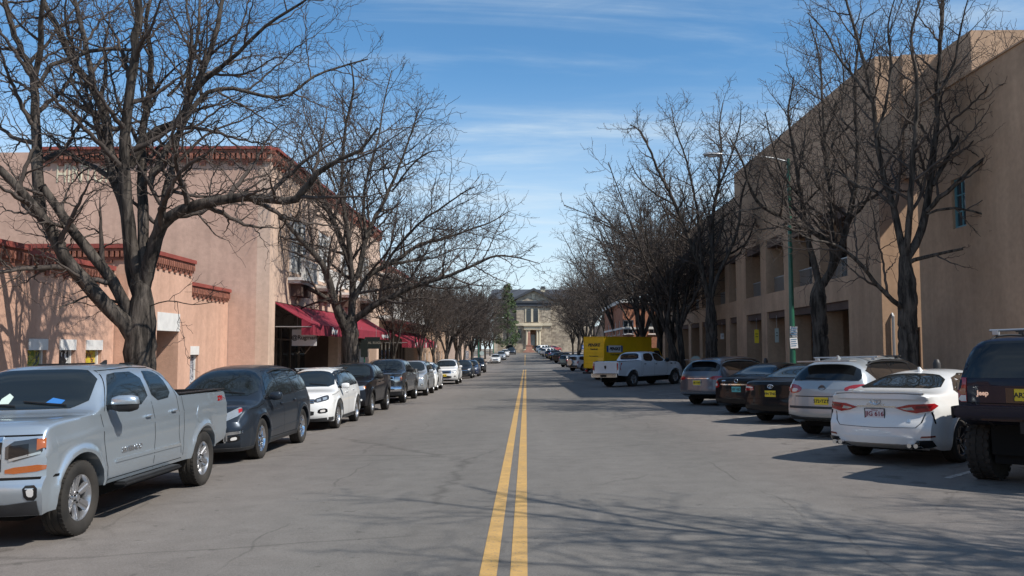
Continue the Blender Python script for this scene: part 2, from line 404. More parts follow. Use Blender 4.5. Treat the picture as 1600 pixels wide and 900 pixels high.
sheet('ground', [-1500, -300, -60, -30, KL, 0, KR, 30, 60, 300, 1500], YS, -.05, MT['ground'])
sheet('road', [KL, -5, -2.5, 0, 3, 6, KR], [y for y in YS if y <= 207], 0, MT['asphalt'])
sheet('side_street', [-80, -40, KL], [118, 125, 132, 139, 146], 0, MT['asphalt'])
sheet('side_street', [KR, 40, 80], [118, 125, 132, 139, 146], 0, MT['asphalt'])
sheet('cross_street', [-90, -30, KL], [193, 200, 207], 0, MT['asphalt'])
sheet('cross_street', [KR, 30, 90], [193, 200, 207], 0, MT['asphalt'])
def line(x0, x1, y0, y1, name='centre_line_marking', m='yellow', dz=.004, step=2.5):
    n = max(1, int((y1-y0)/step)); ys = [y0+(y1-y0)*i/n for i in range(n+1)]
    return sheet(name, [x0, x1], ys, dz, MT[m])
line(-.405, -.255, -10, 116); line(-.14, .01, -10, 116)
line(-.30, -.12, 147, 192, 'centre_line_marking')
def walk(name, x0, x1, y0, y1, kx):
    n = max(1, int((y1-y0)/4)); ys = [y0+(y1-y0)*i/n for i in range(n+1)]
    mb = MB()
    for a, b in zip(ys[:-1], ys[1:]):
        for (p, q, top, mi) in ((x0, x1, .14, 0),):
            za, zb = gz(kx, a)+top, gz(kx, b)+top
            mb.add([(p,a,za),(q,a,za),(q,b,zb),(p,b,zb),(p,a,za-.3),(q,a,za-.3),(q,b,zb-.3),(p,b,zb-.3)], [(0,1,2,3),(1,0,4,5),(2,1,5,6),(3,2,6,7),(0,3,7,4)], mi)
    o = mb.build(name, MT['walk']); tag(o, kind='structure')
    kb = MB(); s = 1 if kx > 0 else -1
    for a, b in zip(ys[:-1], ys[1:]):
        za, zb = gz(kx, a), gz(kx, b); p, q = kx-s*.16, kx
        kb.add([(p,a,za+.135),(q,a,za+.145),(q,b,zb+.145),(p,b,zb+.135),(p,a,za-.2),(q,a,za-.2),(q,b,zb-.2),(p,b,zb-.2)], [(0,1,2,3),(1,0,4,5),(2,1,5,6),(3,2,6,7),(0,3,7,4)])
    o = kb.build('kerb', MT['kerb']); tag(o, kind='structure')
for (y0, y1) in ((-30, 118), (146, 193)):
    walk('sidewalk', -16, KL-.003, y0, y1, KL)
    walk('sidewalk', KR+.003, 17, y0, y1, KR)
# oblique parking stall lines on the right
HD = D2R(42)        # heading of the parked cars: angle from +X
for k in range(-2, 12):
    y = 9.35+k*2.95
    mb = MB(); ux, uy = math.cos(HD), math.sin(HD); x0 = 5.9; L = 4.2
    n = 6
    vs = []
    for i in range(n+1):
        for sgn in (-1, 1):
            px, py = x0+ux*L*i/n-uy*.05*sgn, y+uy*L*i/n+ux*.05*sgn
            vs.append((px, py, gz(px, py)+.004))
    mb.add(vs, [(2*i, 2*i+1, 2*i+3, 2*i+2) for i in range(n)])
    o = mb.build('stall_line_marking', MT['whiteline']); tag(o, kind='structure')
# ---------------------------------------------------------------- building helpers
MT['pink'] = stucco('salmon_stucco', (.56, .35, .26))
MT['pink2'] = stucco('dusty_pink_stucco', (.56, .37, .29), .16)
MT['cream'] = stucco('peach_stucco', (.60, .44, .345))
MT['adobe'] = stucco('brown_stucco', (.46, .31, .21), .16)
MT['adobe_lit'] = MT['adobe']
MT['beam'] = stucco('dark_brown_beam', (.13, .09, .075), .2)
MT['redbrick'] = mat('red_coping_brick', (.27, .105, .07), rough=.85, var=.5, vscale=6, bump=.3, bscale=30)
MT['redcap'] = mat('red_metal_coping', (.27, .06, .045), rough=.7, var=.25, vscale=2)
MT['white'] = mat('white_painted_wood', (.66, .65, .63), rough=.6, var=.12, vscale=4)
MT['dark'] = mat('dark_frame', (.03, .027, .025), rough=.5)
MT['shopfront'] = mat('weathered_shopfront_wood', (.13, .11, .095), rough=.7, var=.25, vscale=4)
MT['awning'] = mat('crimson_awning_canvas', (.215, .013, .030), rough=.85, var=.18, vscale=2, bump=.15, bscale=8)
MT['awn_in'] = mat('awning_underside', (.13, .012, .02), rough=.9)
MT['stone'] = None
MT['brick'] = None
MT['curtain'] = mat('curtained_glass', (.34, .36, .38), rough=.15, spec=.7, var=.35, vscale=2)
MT['turq'] = mat('turquoise_frame', (.10, .25, .30), rough=.5)
MT['green'] = mat('dark_green_pole_paint', (.012, .11, .065), rough=.45, var=.25, vscale=3, coat=.3)
MT['bluesign'] = mat('blue_sign', (.02, .10, .35)); MT['redsign'] = mat('red_sign', (.5, .02, .03)); MT['greensign'] = mat('green_sign', (.01, .16, .10)); MT['greysign'] = mat('grey_sign_back', (.35, .42, .40))
MT['steel'] = mat('galvanised_steel', (.42, .43, .44), rough=.45, metal=.7)

def bricky(name, c1, c2, mortar, sc=3.0, bw=.5, rh=.25, off=.5):
    m = mat(name, c1, rough=.92, spec=.15)
    nt = m.node_tree; b = nt.nodes['Principled BSDF']
    g = nn(nt, 'ShaderNodeNewGeometry'); sx = nn(nt, 'ShaderNodeSeparateXYZ'); nt.links.new(g.outputs['Position'], sx.inputs[0])
    ad = nn(nt, 'ShaderNodeMath', operation='ADD'); nt.links.new(sx.outputs['X'], ad.inputs[0]); nt.links.new(sx.outputs['Y'], ad.inputs[1])
    cb = nn(nt, 'ShaderNodeCombineXYZ'); nt.links.new(ad.outputs[0], cb.inputs[0]); nt.links.new(sx.outputs['Z'], cb.inputs[1])
    br = nn(nt, 'ShaderNodeTexBrick'); br.inputs['Scale'].default_value = sc; br.inputs['Color1'].default_value = c1+(1,); br.inputs['Color2'].default_value = c2+(1,); br.inputs['Mortar'].default_value = mortar+(1,)
    br.inputs['Mortar Size'].default_value = .02; br.inputs['Brick Width'].default_value = bw; br.inputs['Row Height'].default_value = rh; br.offset = off
    nt.links.new(cb.outputs[0], br.inputs[0])
    n = nn(nt, 'ShaderNodeTexNoise'); n.inputs['Scale'].default_value = 1.2; n.inputs['Detail'].default_value = 6
    r = nn(nt, 'ShaderNodeMapRange'); r.inputs[1].default_value = .3; r.inputs[2].default_value = .7; r.inputs[3].default_value = .7; r.inputs[4].default_value = 1.25
    nt.links.new(g.outputs['Position'], n.inputs[0]); nt.links.new(n.outputs[0], r.inputs[0])
    mx = nn(nt, 'ShaderNodeMix', data_type='RGBA', blend_type='MULTIPLY'); mx.inputs[0].default_value = 1
    nt.links.new(br.outputs[0], mx.inputs[6]); nt.links.new(r.outputs[0], mx.inputs[7]); nt.links.new(mx.outputs[2], b.inputs['Base Color'])
    return m
MT['stone'] = bricky('rubble_stone', (.46, .39, .30), (.27, .225, .18), (.38, .33, .27), 1.0, 1.1, .55, .37)
MT['brick'] = bricky('orange_brick', (.42, .175, .10), (.33, .13, .08), (.36, .26, .2), 4.0)
MT['trim_stone'] = mat('pale_cut_stone', (.55, .48, .36), rough=.85, var=.12, vscale=.6)
MT['slate'] = mat('slate_roof', (.05, .055, .065), rough=.7, var=.3, vscale=1.5)

def wallX(c, y0, y1, z0, z1, th, s, holes=()):
    """wall on plane X=c whose outside looks towards s (+1/-1); holes (ya,yb,za,zb)"""
    return _wall(lambda u, z, d: (c - s*d, u, z), y0, y1, z0, z1, th, holes)
def wallY(c, x0, x1, z0, z1, th, holes=()):
    """wall on plane Y=c whose outside looks to -Y"""
    return _wall(lambda u, z, d: (u, c + d, z), x0, x1, z0, z1, th, holes)
def _wall(fn, u0, u1, z0, z1, th, holes):
    mb = MB()
    us = sorted({u0, u1, *[h[0] for h in holes], *[h[1] for h in holes]}); zs = sorted({z0, z1, *[h[2] for h in holes], *[h[3] for h in holes]})
    us = [u for u in us if u0 <= u <= u1]; zs = [z for z in zs if z0 <= z <= z1]
    def solid(i, j):
        if i < 0 or j < 0 or i >= len(us)-1 or j >= len(zs)-1: return False
        uc, zc_ = (us[i]+us[i+1])/2, (zs[j]+zs[j+1])/2
        return not any(h[0] < uc < h[1] and h[2] < zc_ < h[3] for h in holes)
    idx = {}
    def V(u, z, d):
        k = (round(u, 5), round(z, 5), d)
        if k not in idx: idx[k] = len(mb.v); mb.v.append(fn(u, z, d))
        return idx[k]
    for i in range(len(us)-1):
        for j in range(len(zs)-1):
            if not solid(i, j): continue
            a, b, c_, d_ = us[i], us[i+1], zs[j], zs[j+1]
            fs = [(V(a,c_,0), V(b,c_,0), V(b,d_,0), V(a,d_,0)), (V(a,c_,th), V(a,d_,th), V(b,d_,th), V(b,c_,th))]
            if not solid(i-1, j): fs.append((V(a,c_,0), V(a,d_,0), V(a,d_,th), V(a,c_,th)))
            if not solid(i+1, j): fs.append((V(b,c_,0), V(b,c_,th), V(b,d_,th), V(b,d_,0)))
            if not solid(i, j-1): fs.append((V(a,c_,0), V(a,c_,th), V(b,c_,th), V(b,c_,0)))
            if not solid(i, j+1): fs.append((V(a,d_,0), V(b,d_,0), V(b,d_,th), V(a,d_,th)))
            mb.f.extend(fs); mb.mi.extend([0]*len(fs))
    return mb
def merge(mbs):
    m = MB()
    for b in mbs: m.add(b.v, b.f)
    return m
def dentilsX(mb, c, s, y0, y1, ztop, sc=1.0, cap=.10, proj=.14):
    """brick coping band along Y on plane X=c"""
    o = lambda d: c + s*d
    mb.box(o(-.3), o(proj), y0, y1, ztop-cap, ztop+.02, 1)
    mb.box(o(-.1), o(proj*.62), y0, y1, ztop-.26*sc, ztop-cap, 0)
    p = .22*sc; n = int((y1-y0)/p)
    for i in range(n):
        a = y0+(i+.1)*p; mb.box(o(-.08), o(proj*.85), a, a+p*.55, ztop-.50*sc, ztop-.26*sc, 0)
    mb.box(o(-.08), o(proj*.4), y0, y1, ztop-.60*sc, ztop-.50*sc, 0)
    p = .6*sc; n = int((y1-y0)/p)
    for i in range(n):
        a = y0+(i+.3)*p; mb.box(o(-.06), o(proj*.36), a, a+p*.4, ztop-.74*sc, ztop-.60*sc, 0)
def dentilsY(mb, c, x0, x1, ztop, sc=1.0, cap=.10, proj=.14):
    o = lambda d: c - d
    mb.box(x0, x1, o(-.3), o(proj), ztop-cap, ztop+.02, 1)
    mb.box(x0, x1, o(-.1), o(proj*.62), ztop-.26*sc, ztop-cap, 0)
    p = .22*sc; n = int((x1-x0)/p)
    for i in range(n):
        a = x0+(i+.1)*p; mb.box(a, a+p*.55, o(-.08), o(proj*.85), ztop-.50*sc, ztop-.26*sc, 0)
    mb.box(x0, x1, o(-.08), o(proj*.4), ztop-.60*sc, ztop-.50*sc, 0)
    p = .6*sc; n = int((x1-x0)/p)
    for i in range(n):
        a = x0+(i+.3)*p; mb.box(a, a+p*.4, o(-.06), o(proj*.36), ztop-.74*sc, ztop-.60*sc, 0)

def windowX(b, c, s, y0, y1, z0, z1, fm='white', nv=2, nh=2, fw=.07, name='window', sill=None, depth=.14, pane='wglass'):
    """window set in a hole of a wall on plane X=c"""
    mb = MB(); X = lambda d: c - s*d
    mb.box(X(depth-.05), X(depth+.04), y0, y0+fw, z0, z1); mb.box(X(depth-.05), X(depth+.04), y1-fw, y1, z0, z1)
    mb.box(X(depth-.05), X(depth+.04), y0+fw, y1-fw, z0, z0+fw); mb.box(X(depth-.05), X(depth+.04), y0+fw, y1-fw, z1-fw, z1)
    for i in range(1, nv):
        y = y0+(y1-y0)*i/nv; mb.box(X(depth-.03), X(depth+.02), y-.02, y+.02, z0+fw, z1-fw)
    for i in range(1, nh):
        z = z0+(z1-z0)*i/nh; mb.box(X(depth-.034), X(depth+.016), y0+fw, y1-fw, z-.018, z+.018)
    o = mb.build(name, MT[fm], b)
    pb = MB().box(X(depth), X(depth+.012), y0+.01, y1-.01, z0+.01, z1-.01); pb.build('pane', MT[pane], o)
    if sill:
        MB().box(X(-.10), X(depth), y0-.06, y1+.06, z0-.07, z0-.003).build('sill', MT[sill], o)
    return o
def windowY(b, c, x0, x1, z0, z1, fm='white', nv=2, nh=2, fw=.07, name='window', sill=None, depth=.14, pane='wglass'):
    mb = MB(); Y = lambda d: c + d
    mb.box(x0, x0+fw, Y(depth-.05), Y(depth+.04), z0, z1); mb.box(x1-fw, x1, Y(depth-.05), Y(depth+.04), z0, z1)
    mb.box(x0+fw, x1-fw, Y(depth-.05), Y(depth+.04), z0, z0+fw); mb.box(x0+fw, x1-fw, Y(depth-.05), Y(depth+.04), z1-fw, z1)
    for i in range(1, nv):
        x = x0+(x1-x0)*i/nv; mb.box(x-.02, x+.02, Y(depth-.03), Y(depth+.02), z0+fw, z1-fw)
    for i in range(1, nh):
        z = z0+(z1-z0)*i/nh; mb.box(x0+fw, x1-fw, Y(depth-.034), Y(depth+.016), z-.018, z+.018)
    o = mb.build(name, MT[fm], b)
    MB().box(x0+.01, x1-.01, Y(depth), Y(depth+.012), z0+.01, z1-.01).build('pane', MT[pane], o)
    if sill: MB().box(x0-.06, x1+.06, Y(-.1), Y(depth), z0-.07, z0-.003).build('sill', MT[sill], o)
    return o

# ================================================================ LEFT: low salmon shop
b = empty('low_shop', (-13, 18, 0), 0, 'low salmon stucco shop with stepped red brick coping, nearest building on the left', 'building')
def bp_(o):  # keep world placement of parts under an offset empty
    return o
b.location = (0, 0, 0)
GL = -.45
xw = -11.35
# posters in the three street windows
ph = [(at(px, 530, 20)) for px in (0,)]
def yat(px, X): return X*F/(px-822)
wins = [(yat(38, xw), yat(68, xw)), (yat(88, xw), yat(113, xw)), (yat(130, xw), yat(155, xw))]
holes = [(a, c_, .45, 2.12) for a, c_ in wins]
w1 = wallX(xw, 3.0, 23.45, GL, 4.0, .35, 1, holes)
rdr = (yat(293, xw), yat(308, xw))
w3 = wallX(xw, 28.05, 32.45, GL, 4.0, .35, 1, [(rdr[0], rdr[1], .3, 1.98)])
dy0, dy1 = 25.4, 27.0
w2 = wallX(-11.0, 23.5, 28.0, GL, 4.65, .4, 1, [(dy0, dy1, GL, 2.98)])
w2s = wallY(23.5, -14.0, -11.4, GL, 4.65, .3)
w2e = MB().box(-14, -11.4, 27.7, 28.0, GL, 4.65)
rec = MB().box(-12.6, -11.4, 27.0, 27.3, GL, 2.95).box(-12.6, -11.4, 25.1, 25.4, GL, 2.95).box(-12.75, -12.6, 25.4, 27.0, GL, 2.95)
pier = MB().box(-11.34, -11.0, 14.2, 18.6, GL, 4.02)
merge([w1, w2, w3, w2s, w2e, rec, pier]).build('wall', MT['pink'], b)
MB().box(-26, -11.7, 3.0, 23.4, 3.6, 3.7).box(-26, -11.7, 28.1, 32.45, 3.6, 3.7).box(-14, -11.45, 23.8, 27.7, 4.2, 4.3).build('roof', MT['ground'], b)
mb = MB()
dentilsX(mb, xw, 1, 3.0, 14.19, 4.13, .68); dentilsX(mb, -11.0, 1, 14.2, 18.6, 4.15, .68); dentilsX(mb, xw, 1, 18.61, 23.2, 4.13, .68)
dentilsY(mb, 14.2, -11.34, -10.86, 4.15, .68)
dentilsX(mb, -11.0, 1, 23.5, 28.0, 4.78, .68); dentilsY(mb, 23.5, -14.2, -11.0, 4.78, .68); dentilsX(mb, xw, 1, 28.05, 32.4, 4.13, .68)
mb.build('cornice', [MT['redbrick'], MT['redcap']], b)
def poster(name, cols, seed):
    m = mat(name, cols[0], rough=.5); nt = m.node_tree; bs = nt.nodes['Principled BSDF']
    tc = nn(nt, 'ShaderNodeTexCoord'); n = nn(nt, 'ShaderNodeTexNoise'); n.inputs['Scale'].default_value = 3.2; n.inputs['Detail'].default_value = 4; n.inputs['Distortion'].default_value = 2; n.noise_dimensions = '4D'; n.inputs['W'].default_value = seed
    nt.links.new(tc.outputs['Object'], n.inputs[0])
    cr = nn(nt, 'ShaderNodeValToRGB'); cr.color_ramp.interpolation = 'CONSTANT'
    cr.color_ramp.elements[0].position = 0; cr.color_ramp.elements[0].color = cols[0]+(1,)
    cr.color_ramp.elements[1].position = .44; cr.color_ramp.elements[1].color = cols[1]+(1,)
    for p, c_ in zip((.5, .56), cols[2:]):
        e = cr.color_ramp.elements.new(p); e.color = c_+(1,)
    nt.links.new(n.outputs[0], cr.inputs[0]); nt.links.new(cr.outputs[0], bs.inputs['Base Color'])
    return m
MT['po1'] = poster('poster_yellow_blue', [(.10, .16, .03), (.45, .38, .02), (.03, .05, .08), (.35, .36, .10)], 1.3)
MT['po2'] = poster('poster_black_white', [(.02, .02, .02), (.02, .02, .025), (.02, .02, .02), (.6, .6, .6)], 4.1)
MT['po3'] = poster('poster_yellow', [(.5, .40, .03), (.50, .42, .04), (.45, .2, .03), (.08, .07, .03)], 7.7)
MT['po4'] = poster('poster_grey', [(.5, .5, .52), (.10, .11, .14), (.35, .36, .4), (.05, .05, .07)], 9.2)
for i, (a, c_) in enumerate(wins):
    o = windowX(b, xw, 1, a, c_, .45, 2.12, 'white', 1, 1, .06, sill='pink', pane='po%d' % (i+1))
    MB().box(xw-.1, xw+.03, a-.01, c_+.01, 1.87, 2.13).build('shutter_box', MT['white'], o)
o = windowX(b, xw, 1, rdr[0], rdr[1], .3, 1.98, 'white', 1, 1, .05, pane='po4')
MB().box(xw-.1, xw+.03, rdr[0]-.01, rdr[1]+.01, 1.70, 1.99).build('shutter_box', MT['white'], o)
MB().box(-11.3, -10.97, dy0-.02, dy1+.02, 2.45, 3.0).build('lintel', MT['white'], b)
d_ = MB().box(-12.59, -12.54, 25.5, 26.9, GL+.1, 2.1).build('door', MT['white'], b)
MB().box(-12.54, -12.52, 25.7, 26.7, .3, 1.9).build('door_pane', MT['wglass'], d_)
MB().box(-12.1, -11.95, 26.95, 27.0, 1.1, 1.3).build('wall_switch', MT['steel'], b)

# ================================================================ LEFT: tall dusty pink hotel block
b = empty('tall_stucco_building', (0, 0, 0), 0, 'tall dusty pink building with red brick cornice and white balcony windows on the left', 'building')
TX, TY0, TY1, TZ = -9.8, 32.5, 57.0, 9.6
wy = [(36.3, 2.2), (41.1, 2.2), (45.9, 2.2), (51.5, 2.2)]
wh = [(y-w_/2, y+w_/2, 5.1, 7.5) for y, w_ in wy]
shop = [(33.3, 44.6, GL, 3.75), (45.4, 49.6, GL, 3.75), (53.6, 56.2, GL, 3.3)]
f = wallX(TX, TY0, TY1, GL-.3, TZ-.1, .5, 1, wh+shop)
sd_ = wallY(TY0, -30, TX-.5, GL-.3, TZ-.1, .5)
f2 = MB().box(-30, TX-.5, TY0+1, TY1, TZ-.6, TZ-.5)
merge([f]).build('street_wall', MT['cream'], b)
merge([sd_]).build('side_wall', MT['pink2'], b)
f2.build('roof', MT['ground'], b)
MB().box(-30, TX-.5, TY1-.4, TY1, GL, TZ-.1).build('rear_wall', MT['pink2'], b)
mb = MB(); dentilsX(mb, TX, 1, TY0, TY1, TZ+.05, .92, .09, .22)
x0c = at(64, 225, TY0).x
dentilsY(mb, TY0, x0c, TX, TZ+.05, .92, .09, .22)
mb.build('cornice', [MT['redbrick'], MT['redcap']], b)
# faded painted lettering high on the side wall
MT['oldpaint'] = mat('faded_cream_lettering', (.74, .66, .48), rough=.9, var=.35, vscale=3)
p0 = at(141, 273, TY0)
text_mesh('HINTURA', 1.0, MT['oldpaint'], 'wall_lettering', b, frame((1,0,0), (0,0,1), (p0.x, TY0-.012, p0.z)), .006, .0, 0, sx=.62)
for y, w_ in wy:
    o = windowX(b, TX, 1, y-w_/2, y+w_/2, 5.1, 7.5, 'white', 3, 3, .12, pane='curtain')
    for q in (-1, 1):
        sh = MB()
        sh.box(TX+.003, TX+.07, y+q*w_/2, y+q*(w_/2+.02), 5.1, 7.5)
        for k in range(9): sh.box(TX-.02, TX+.06, y+q*(w_/2-.04), y+q*(w_/2-.42), 5.2+k*.25, 5.2+k*.25+.17)
        sh.build('shutter', MT['white'], o)
    bx = MB().box(TX+.003, TX+.62, y-w_/2-.2, y+w_/2+.2, 4.72, 4.84).box(TX+.003, TX+.5, y-w_/2-.1, y+w_/2+.1, 4.60, 4.72)
    for k in range(15):
        yy = y-w_/2-.15+k*(w_+.3)/14; bx.box(TX+.55, TX+.59, yy-.018, yy+.018, 4.84, 5.55)
    bx.box(TX+.54, TX+.6, y-w_/2-.2, y+w_/2+.2, 5.55, 5.61)
    o2 = bx.build('balcony', MT['white'], b)
    for q in (-1, 1): MB().box(TX+.003, TX+.42, y+q*(w_/2-.25), y+q*(w_/2-.8), 4.1, 4.59).build('bracket', MT['beam'], o2)
    if abs(y-45.9) < .1:
        fl = MB()
        for k in range(26):
            fl.lathe([(0, .001), (.04, .06), (.09, .001)], 5, 'z', (TX+.5+random.uniform(-.05, .1), y-.5+random.uniform(-.3, .3), 5.6+random.uniform(-.1, .2)))
        fl.build('red_flowers', mat('red_flowers', (.5, .02, .02)), o2)
# recessed shop front
sf = MB()
sf.box(-11.6, -11.5, 33.3, 49.6, 2.9, 3.75)
for y in np.arange(33.4, 49.6, 1.62): sf.box(-11.6, -11.44, y, y+.14, GL, 2.9)
sf.box(-11.58, -11.46, 33.3, 49.6, GL, .35); sf.box(-11.58, -11.46, 33.3, 49.6, 2.3, 2.38)
o = sf.build('shop_front', MT['shopfront'], b)
MB().box(-11.54, -11.52, 33.3, 49.6, .35, 2.9).build('shop_window', MT['wglass'], o)
MB().box(-11.6, -10.3, 33.25, 49.65, 3.752, 3.85).box(-11.6, -10.31, 44.6, 45.4, GL, 3.75).build('porch_ceiling', MT['beam'], b)
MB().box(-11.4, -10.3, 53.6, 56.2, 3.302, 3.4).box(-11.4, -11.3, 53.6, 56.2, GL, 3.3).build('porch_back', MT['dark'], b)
MB().box(TX+.003, TX+.06, 50.2, 51.6, GL, 2.6).build('door', mat('pale_blue_door', (.42, .48, .52)), b)
def awning(parent, xw_, xo, y0, y1, zt, zb, val, texts):
    mb = MB(); seg = max(2, int((y1-y0)/1.6))
    ys = [y0+(y1-y0)*i/seg for i in range(seg+1)]
    vs = []
    for i, y in enumerate(ys):
        sag = 0
        vs += [(xw_, y, zt), ((xw_+xo)/2, y, (zt+zb)/2-.03), (xo, y, zb), (xo+.01, y, zb-val*(1.0)), (xo-.02, y, zb-val), (xo-.04, y, zb-.03), ((xw_+xo)/2, y, (zt+zb)/2-.07), (xw_, y, zt-.05)]
        if i < seg:   # canvas dips a little between the frames
            y2 = (ys[i]+ys[i+1])/2
            vs += [(xw_, y2, zt), ((xw_+xo)/2, y2, (zt+zb)/2-.075), (xo-.01, y2, zb-.012), (xo+.03, y2, zb-val-.02), (xo, y2, zb-val-.02), (xo-.04, y2, zb-.05), ((xw_+xo)/2, y2, (zt+zb)/2-.11), (xw_, y2, zt-.05)]
    n = 8; rows = len(vs)//n
    fs = []
    for i in range(rows-1):
        for k in range(n):
            k2 = (k+1) % n; fs.append((i*n+k, (i+1)*n+k, (i+1)*n+k2, i*n+k2))
    fs.append(tuple(range(n))); fs.append(tuple((rows-1)*n+k for k in range(n))[::-1])
    mb.add(vs, fs)
    # end gussets
    for y in (y0+.005, y1-.02):
        mb.prism([(xw_, zt-.02), (xo, zb-.01), (xo, zb-val), (xw_+.9, zb-val+.02)] if False else [(xo-.45, zb+(zt-zb)*.3), (xo, zb-.01), (xo, zb-val), (xo-.45, zb-val)], 0, .012, lambda u, v, h, y=y: (u, y+h, v))
    o = mb.build('awning', MT['awning'], parent, sm=30)
    fr = MB()
    for y in ys: fr.tube([(xw_+.03, y, zb-.1), (xo-.06, y, zb-.1)], .018, 5)
    fr.build('awning_frame', MT['steel'], o)
    for (t, px, size) in texts:
        y = yat(px, xo)
        text_mesh(t, size, MT['inkwhite'], 'awning_lettering', o, frame((0,1,0), (0,0,1), (xo+.035, y, zb-val*.5)), .004, .012, 0, sx=1.5)
    return o
awning(b, TX+.003, -8.3, 33.3, 52.6, 3.72, 2.86, .42, [('Pew', 521, .42), ('rugs venetian', 601, .30)])

# signs hanging below the awning
def hang_sign(name, px0, px1, X, z0, z1, m, txt, tm, label, size, Y=None):
    if Y is None:
        ya, yb = yat(px0, X), yat(px1, X)
        o = MB().box(X-.04, X+.04, ya, yb, z0, z1).build(name, MT[m])
        M = frame((0,1,0), (0,0,1), (X+.045, (ya+yb)/2, (z0+z1)/2)); tops = [(X, ya+.2), (X, yb-.2)]
    else:
        xa, xb = at(px0, 500, Y).x, at(px1, 500, Y).x
        o = MB().box(xa, xb, Y-.04, Y+.04, z0, z1).build(name, MT[m])
        M = frame((1,0,0), (0,0,1), ((xa+xb)/2, Y-.045, (z0+z1)/2)); tops = [(xa+.2, Y), (xb-.2, Y)]
    tag(o, label, 'sign')
    if txt: text_mesh(txt, size, MT[tm], 'lettering', o, M, .003, .006)
    for (x, y) in tops: MB().tube([(x, y, z1), (x, y, z1+.5)], .012, 5).build('hanger', MT['steel'], o)
    return o
MT['signgrey'] = mat('pale_grey_sign_board', (.50, .47, .47), rough=.6, var=.1, vscale=2)
MT['signdark'] = mat('dark_green_sign_board', (.014, .02, .018), rough=.4)
MT['inkgold'] = mat('dull_gold_lettering', (.16, .15, .12), rough=.6)
ya = 34.6
hang_sign('hanging_sign', 457, 495, 0, 2.02, 2.68, 'signgrey', '@Rugman', 'ink', 'pale grey board reading @Rugman hung under the nearest red awning', .24, Y=ya)
hang_sign('hanging_sign', 559, 594, 0, 1.9, 2.5, 'signdark', 'ORIENTAL RUGS', 'inkgold', 'long dark green board hung under the far end of the nearest red awning', .17, Y=44.0)

# ================================================================ LEFT: building with white balcony
b = empty('balcony_building', (0, 0, 0), 0, 'peach two storey building with a long white balcony above the second red awning', 'building')
bx0, by0, by1, bz = -10.4, 57.4, 84.0, 8.1
hol = [(y, y+1.3, 4.6, 6.6) for y in np.arange(59, 82, 3.4)]
wallX(bx0, by0, by1, -1.2, bz, .4, 1, hol+[(60.2, 82.5, -1.2, 3.1)]).build('street_wall', MT['cream'], b)
wallY(by0, -30, bx0-.4, -1.2, bz, .3).build('side_wall', MT['cream'], b); MB().box(-30, bx0-.41, by1-.3, by1, -1.2, bz).build('side_wall', MT['cream'], b)
MB().box(-30, bx0-.4, by0+.3, by1-.3, bz-.5, bz-.4).build('roof', MT['ground'], b)
for h in hol: windowX(b, bx0, 1, h[0], h[1], h[2], h[3], 'white', 2, 2, .08)
mb = MB(); dentilsX(mb, bx0, 1, by0, by1, bz+.1, 1.0); mb.build('cornice', [MT['redbrick'], MT['redcap']], b)
bx = MB().box(bx0+.003, bx0+1.5, by0+.2, by1-.5, 3.95, 4.15).box(bx0+1.42, bx0+1.5, by0+.2, by1-.5, 5.1, 5.17)
for y in np.arange(by0+.25, by1-.5, .22): bx.box(bx0+1.44, bx0+1.48, y-.02, y+.02, 4.15, 5.1)
for y in np.arange(by0+.3, by1-.5, 3.2): bx.box(bx0+1.38, bx0+1.52, y-.07, y+.07, 4.151, 6.9)
bx.box(bx0+.003, bx0+1.6, by0+.2, by1-.5, 6.9, 7.0)
bx.build('balcony', MT['white'], b)
sf = MB()
for y in np.arange(60.3, 82.4, 1.9): sf.box(-11.7, -11.5, y, y+.18, -1.2, 3.1)
sf.box(-11.66, -11.54, 60.2, 82.5, 2.4, 3.1)
o = sf.build('shop_front', MT['shopfront'], b); MB().box(-11.62, -11.6, 60.2, 82.5, -1.0, 2.5).build('shop_window', MT['wglass'], o)
MB().box(-11.7, -10.81, 60.2, 82.5, 3.102, 3.2).build('porch_ceiling', MT['beam'], b)
awning(b, bx0+.003, -8.6, 62.5, 82.5, 3.35, 2.45, .45, [('CCN', 650, .42)])
for px in (665, 681):
    y = yat(px, -8.6); st = MB()
    for k in range(4):
        M = frame((0, 1, 0), (0, 0, 1), (-8.565, y, 2.22)) @ Matrix.Rotation(k*math.pi/4, 4, 'Z')
        st.box(-.26, .26, -.045, .045, 0, .01+k*.001, 0, M)
    st.build('awning_emblem', MT['inkwhite'], b)

# plain buildings further along, half hidden by the trees
def plain(name, label, x, s, y0, y1, z0, z1, m, wz=((1.0, 2.6), (4.6, 6.2)), step=3.6, ww=1.3, roofm='ground', cornice=None, depth=16, fm='white', pil=False):
    b = empty(name, (0, 0, 0), 0, label, 'building')
    ys = np.arange(y0+1.4, y1-1.6, step); hol = [(y, y+ww, z0+a, z0+c_) for y in ys for a, c_ in wz]
    wallX(x, y0, y1, z0-1, z1, .4, s, hol).build('street_wall', MT[m], b)
    xa, xb = sorted((x-s*.4, x-s*depth))
    wallY(y0, xa, xb, z0-1, z1, .3).build('side_wall', MT[m], b); MB().box(xa, xb, y1-.3, y1, z0-1, z1).build('side_wall', MT[m], b)
    MB().box(xa, xb, y0+.3, y1-.3, z1-.5, z1-.4).build('roof', MT[roofm], b)
    for h in hol: windowX(b, x, s, h[0], h[1], h[2], h[3], fm, 2, 2, .08)
    if cornice:
        mb = MB(); dentilsX(mb, x, s, y0, y1, z1+.1, 1.0); mb.build('cornice', [MT[cornice], MT[cornice]], b)
    return b
plain('row_building', 'tan two storey building behind the street trees after the balcony building', -10.6, 1, 85, 117, -1, 7.2, 'adobe', cornice='redbrick')
plain('row_building', 'low tan building beyond the side street on the left', -11.5, 1, 147, 186, -.4, 5.6, 'cream', wz=((.9, 2.5),))

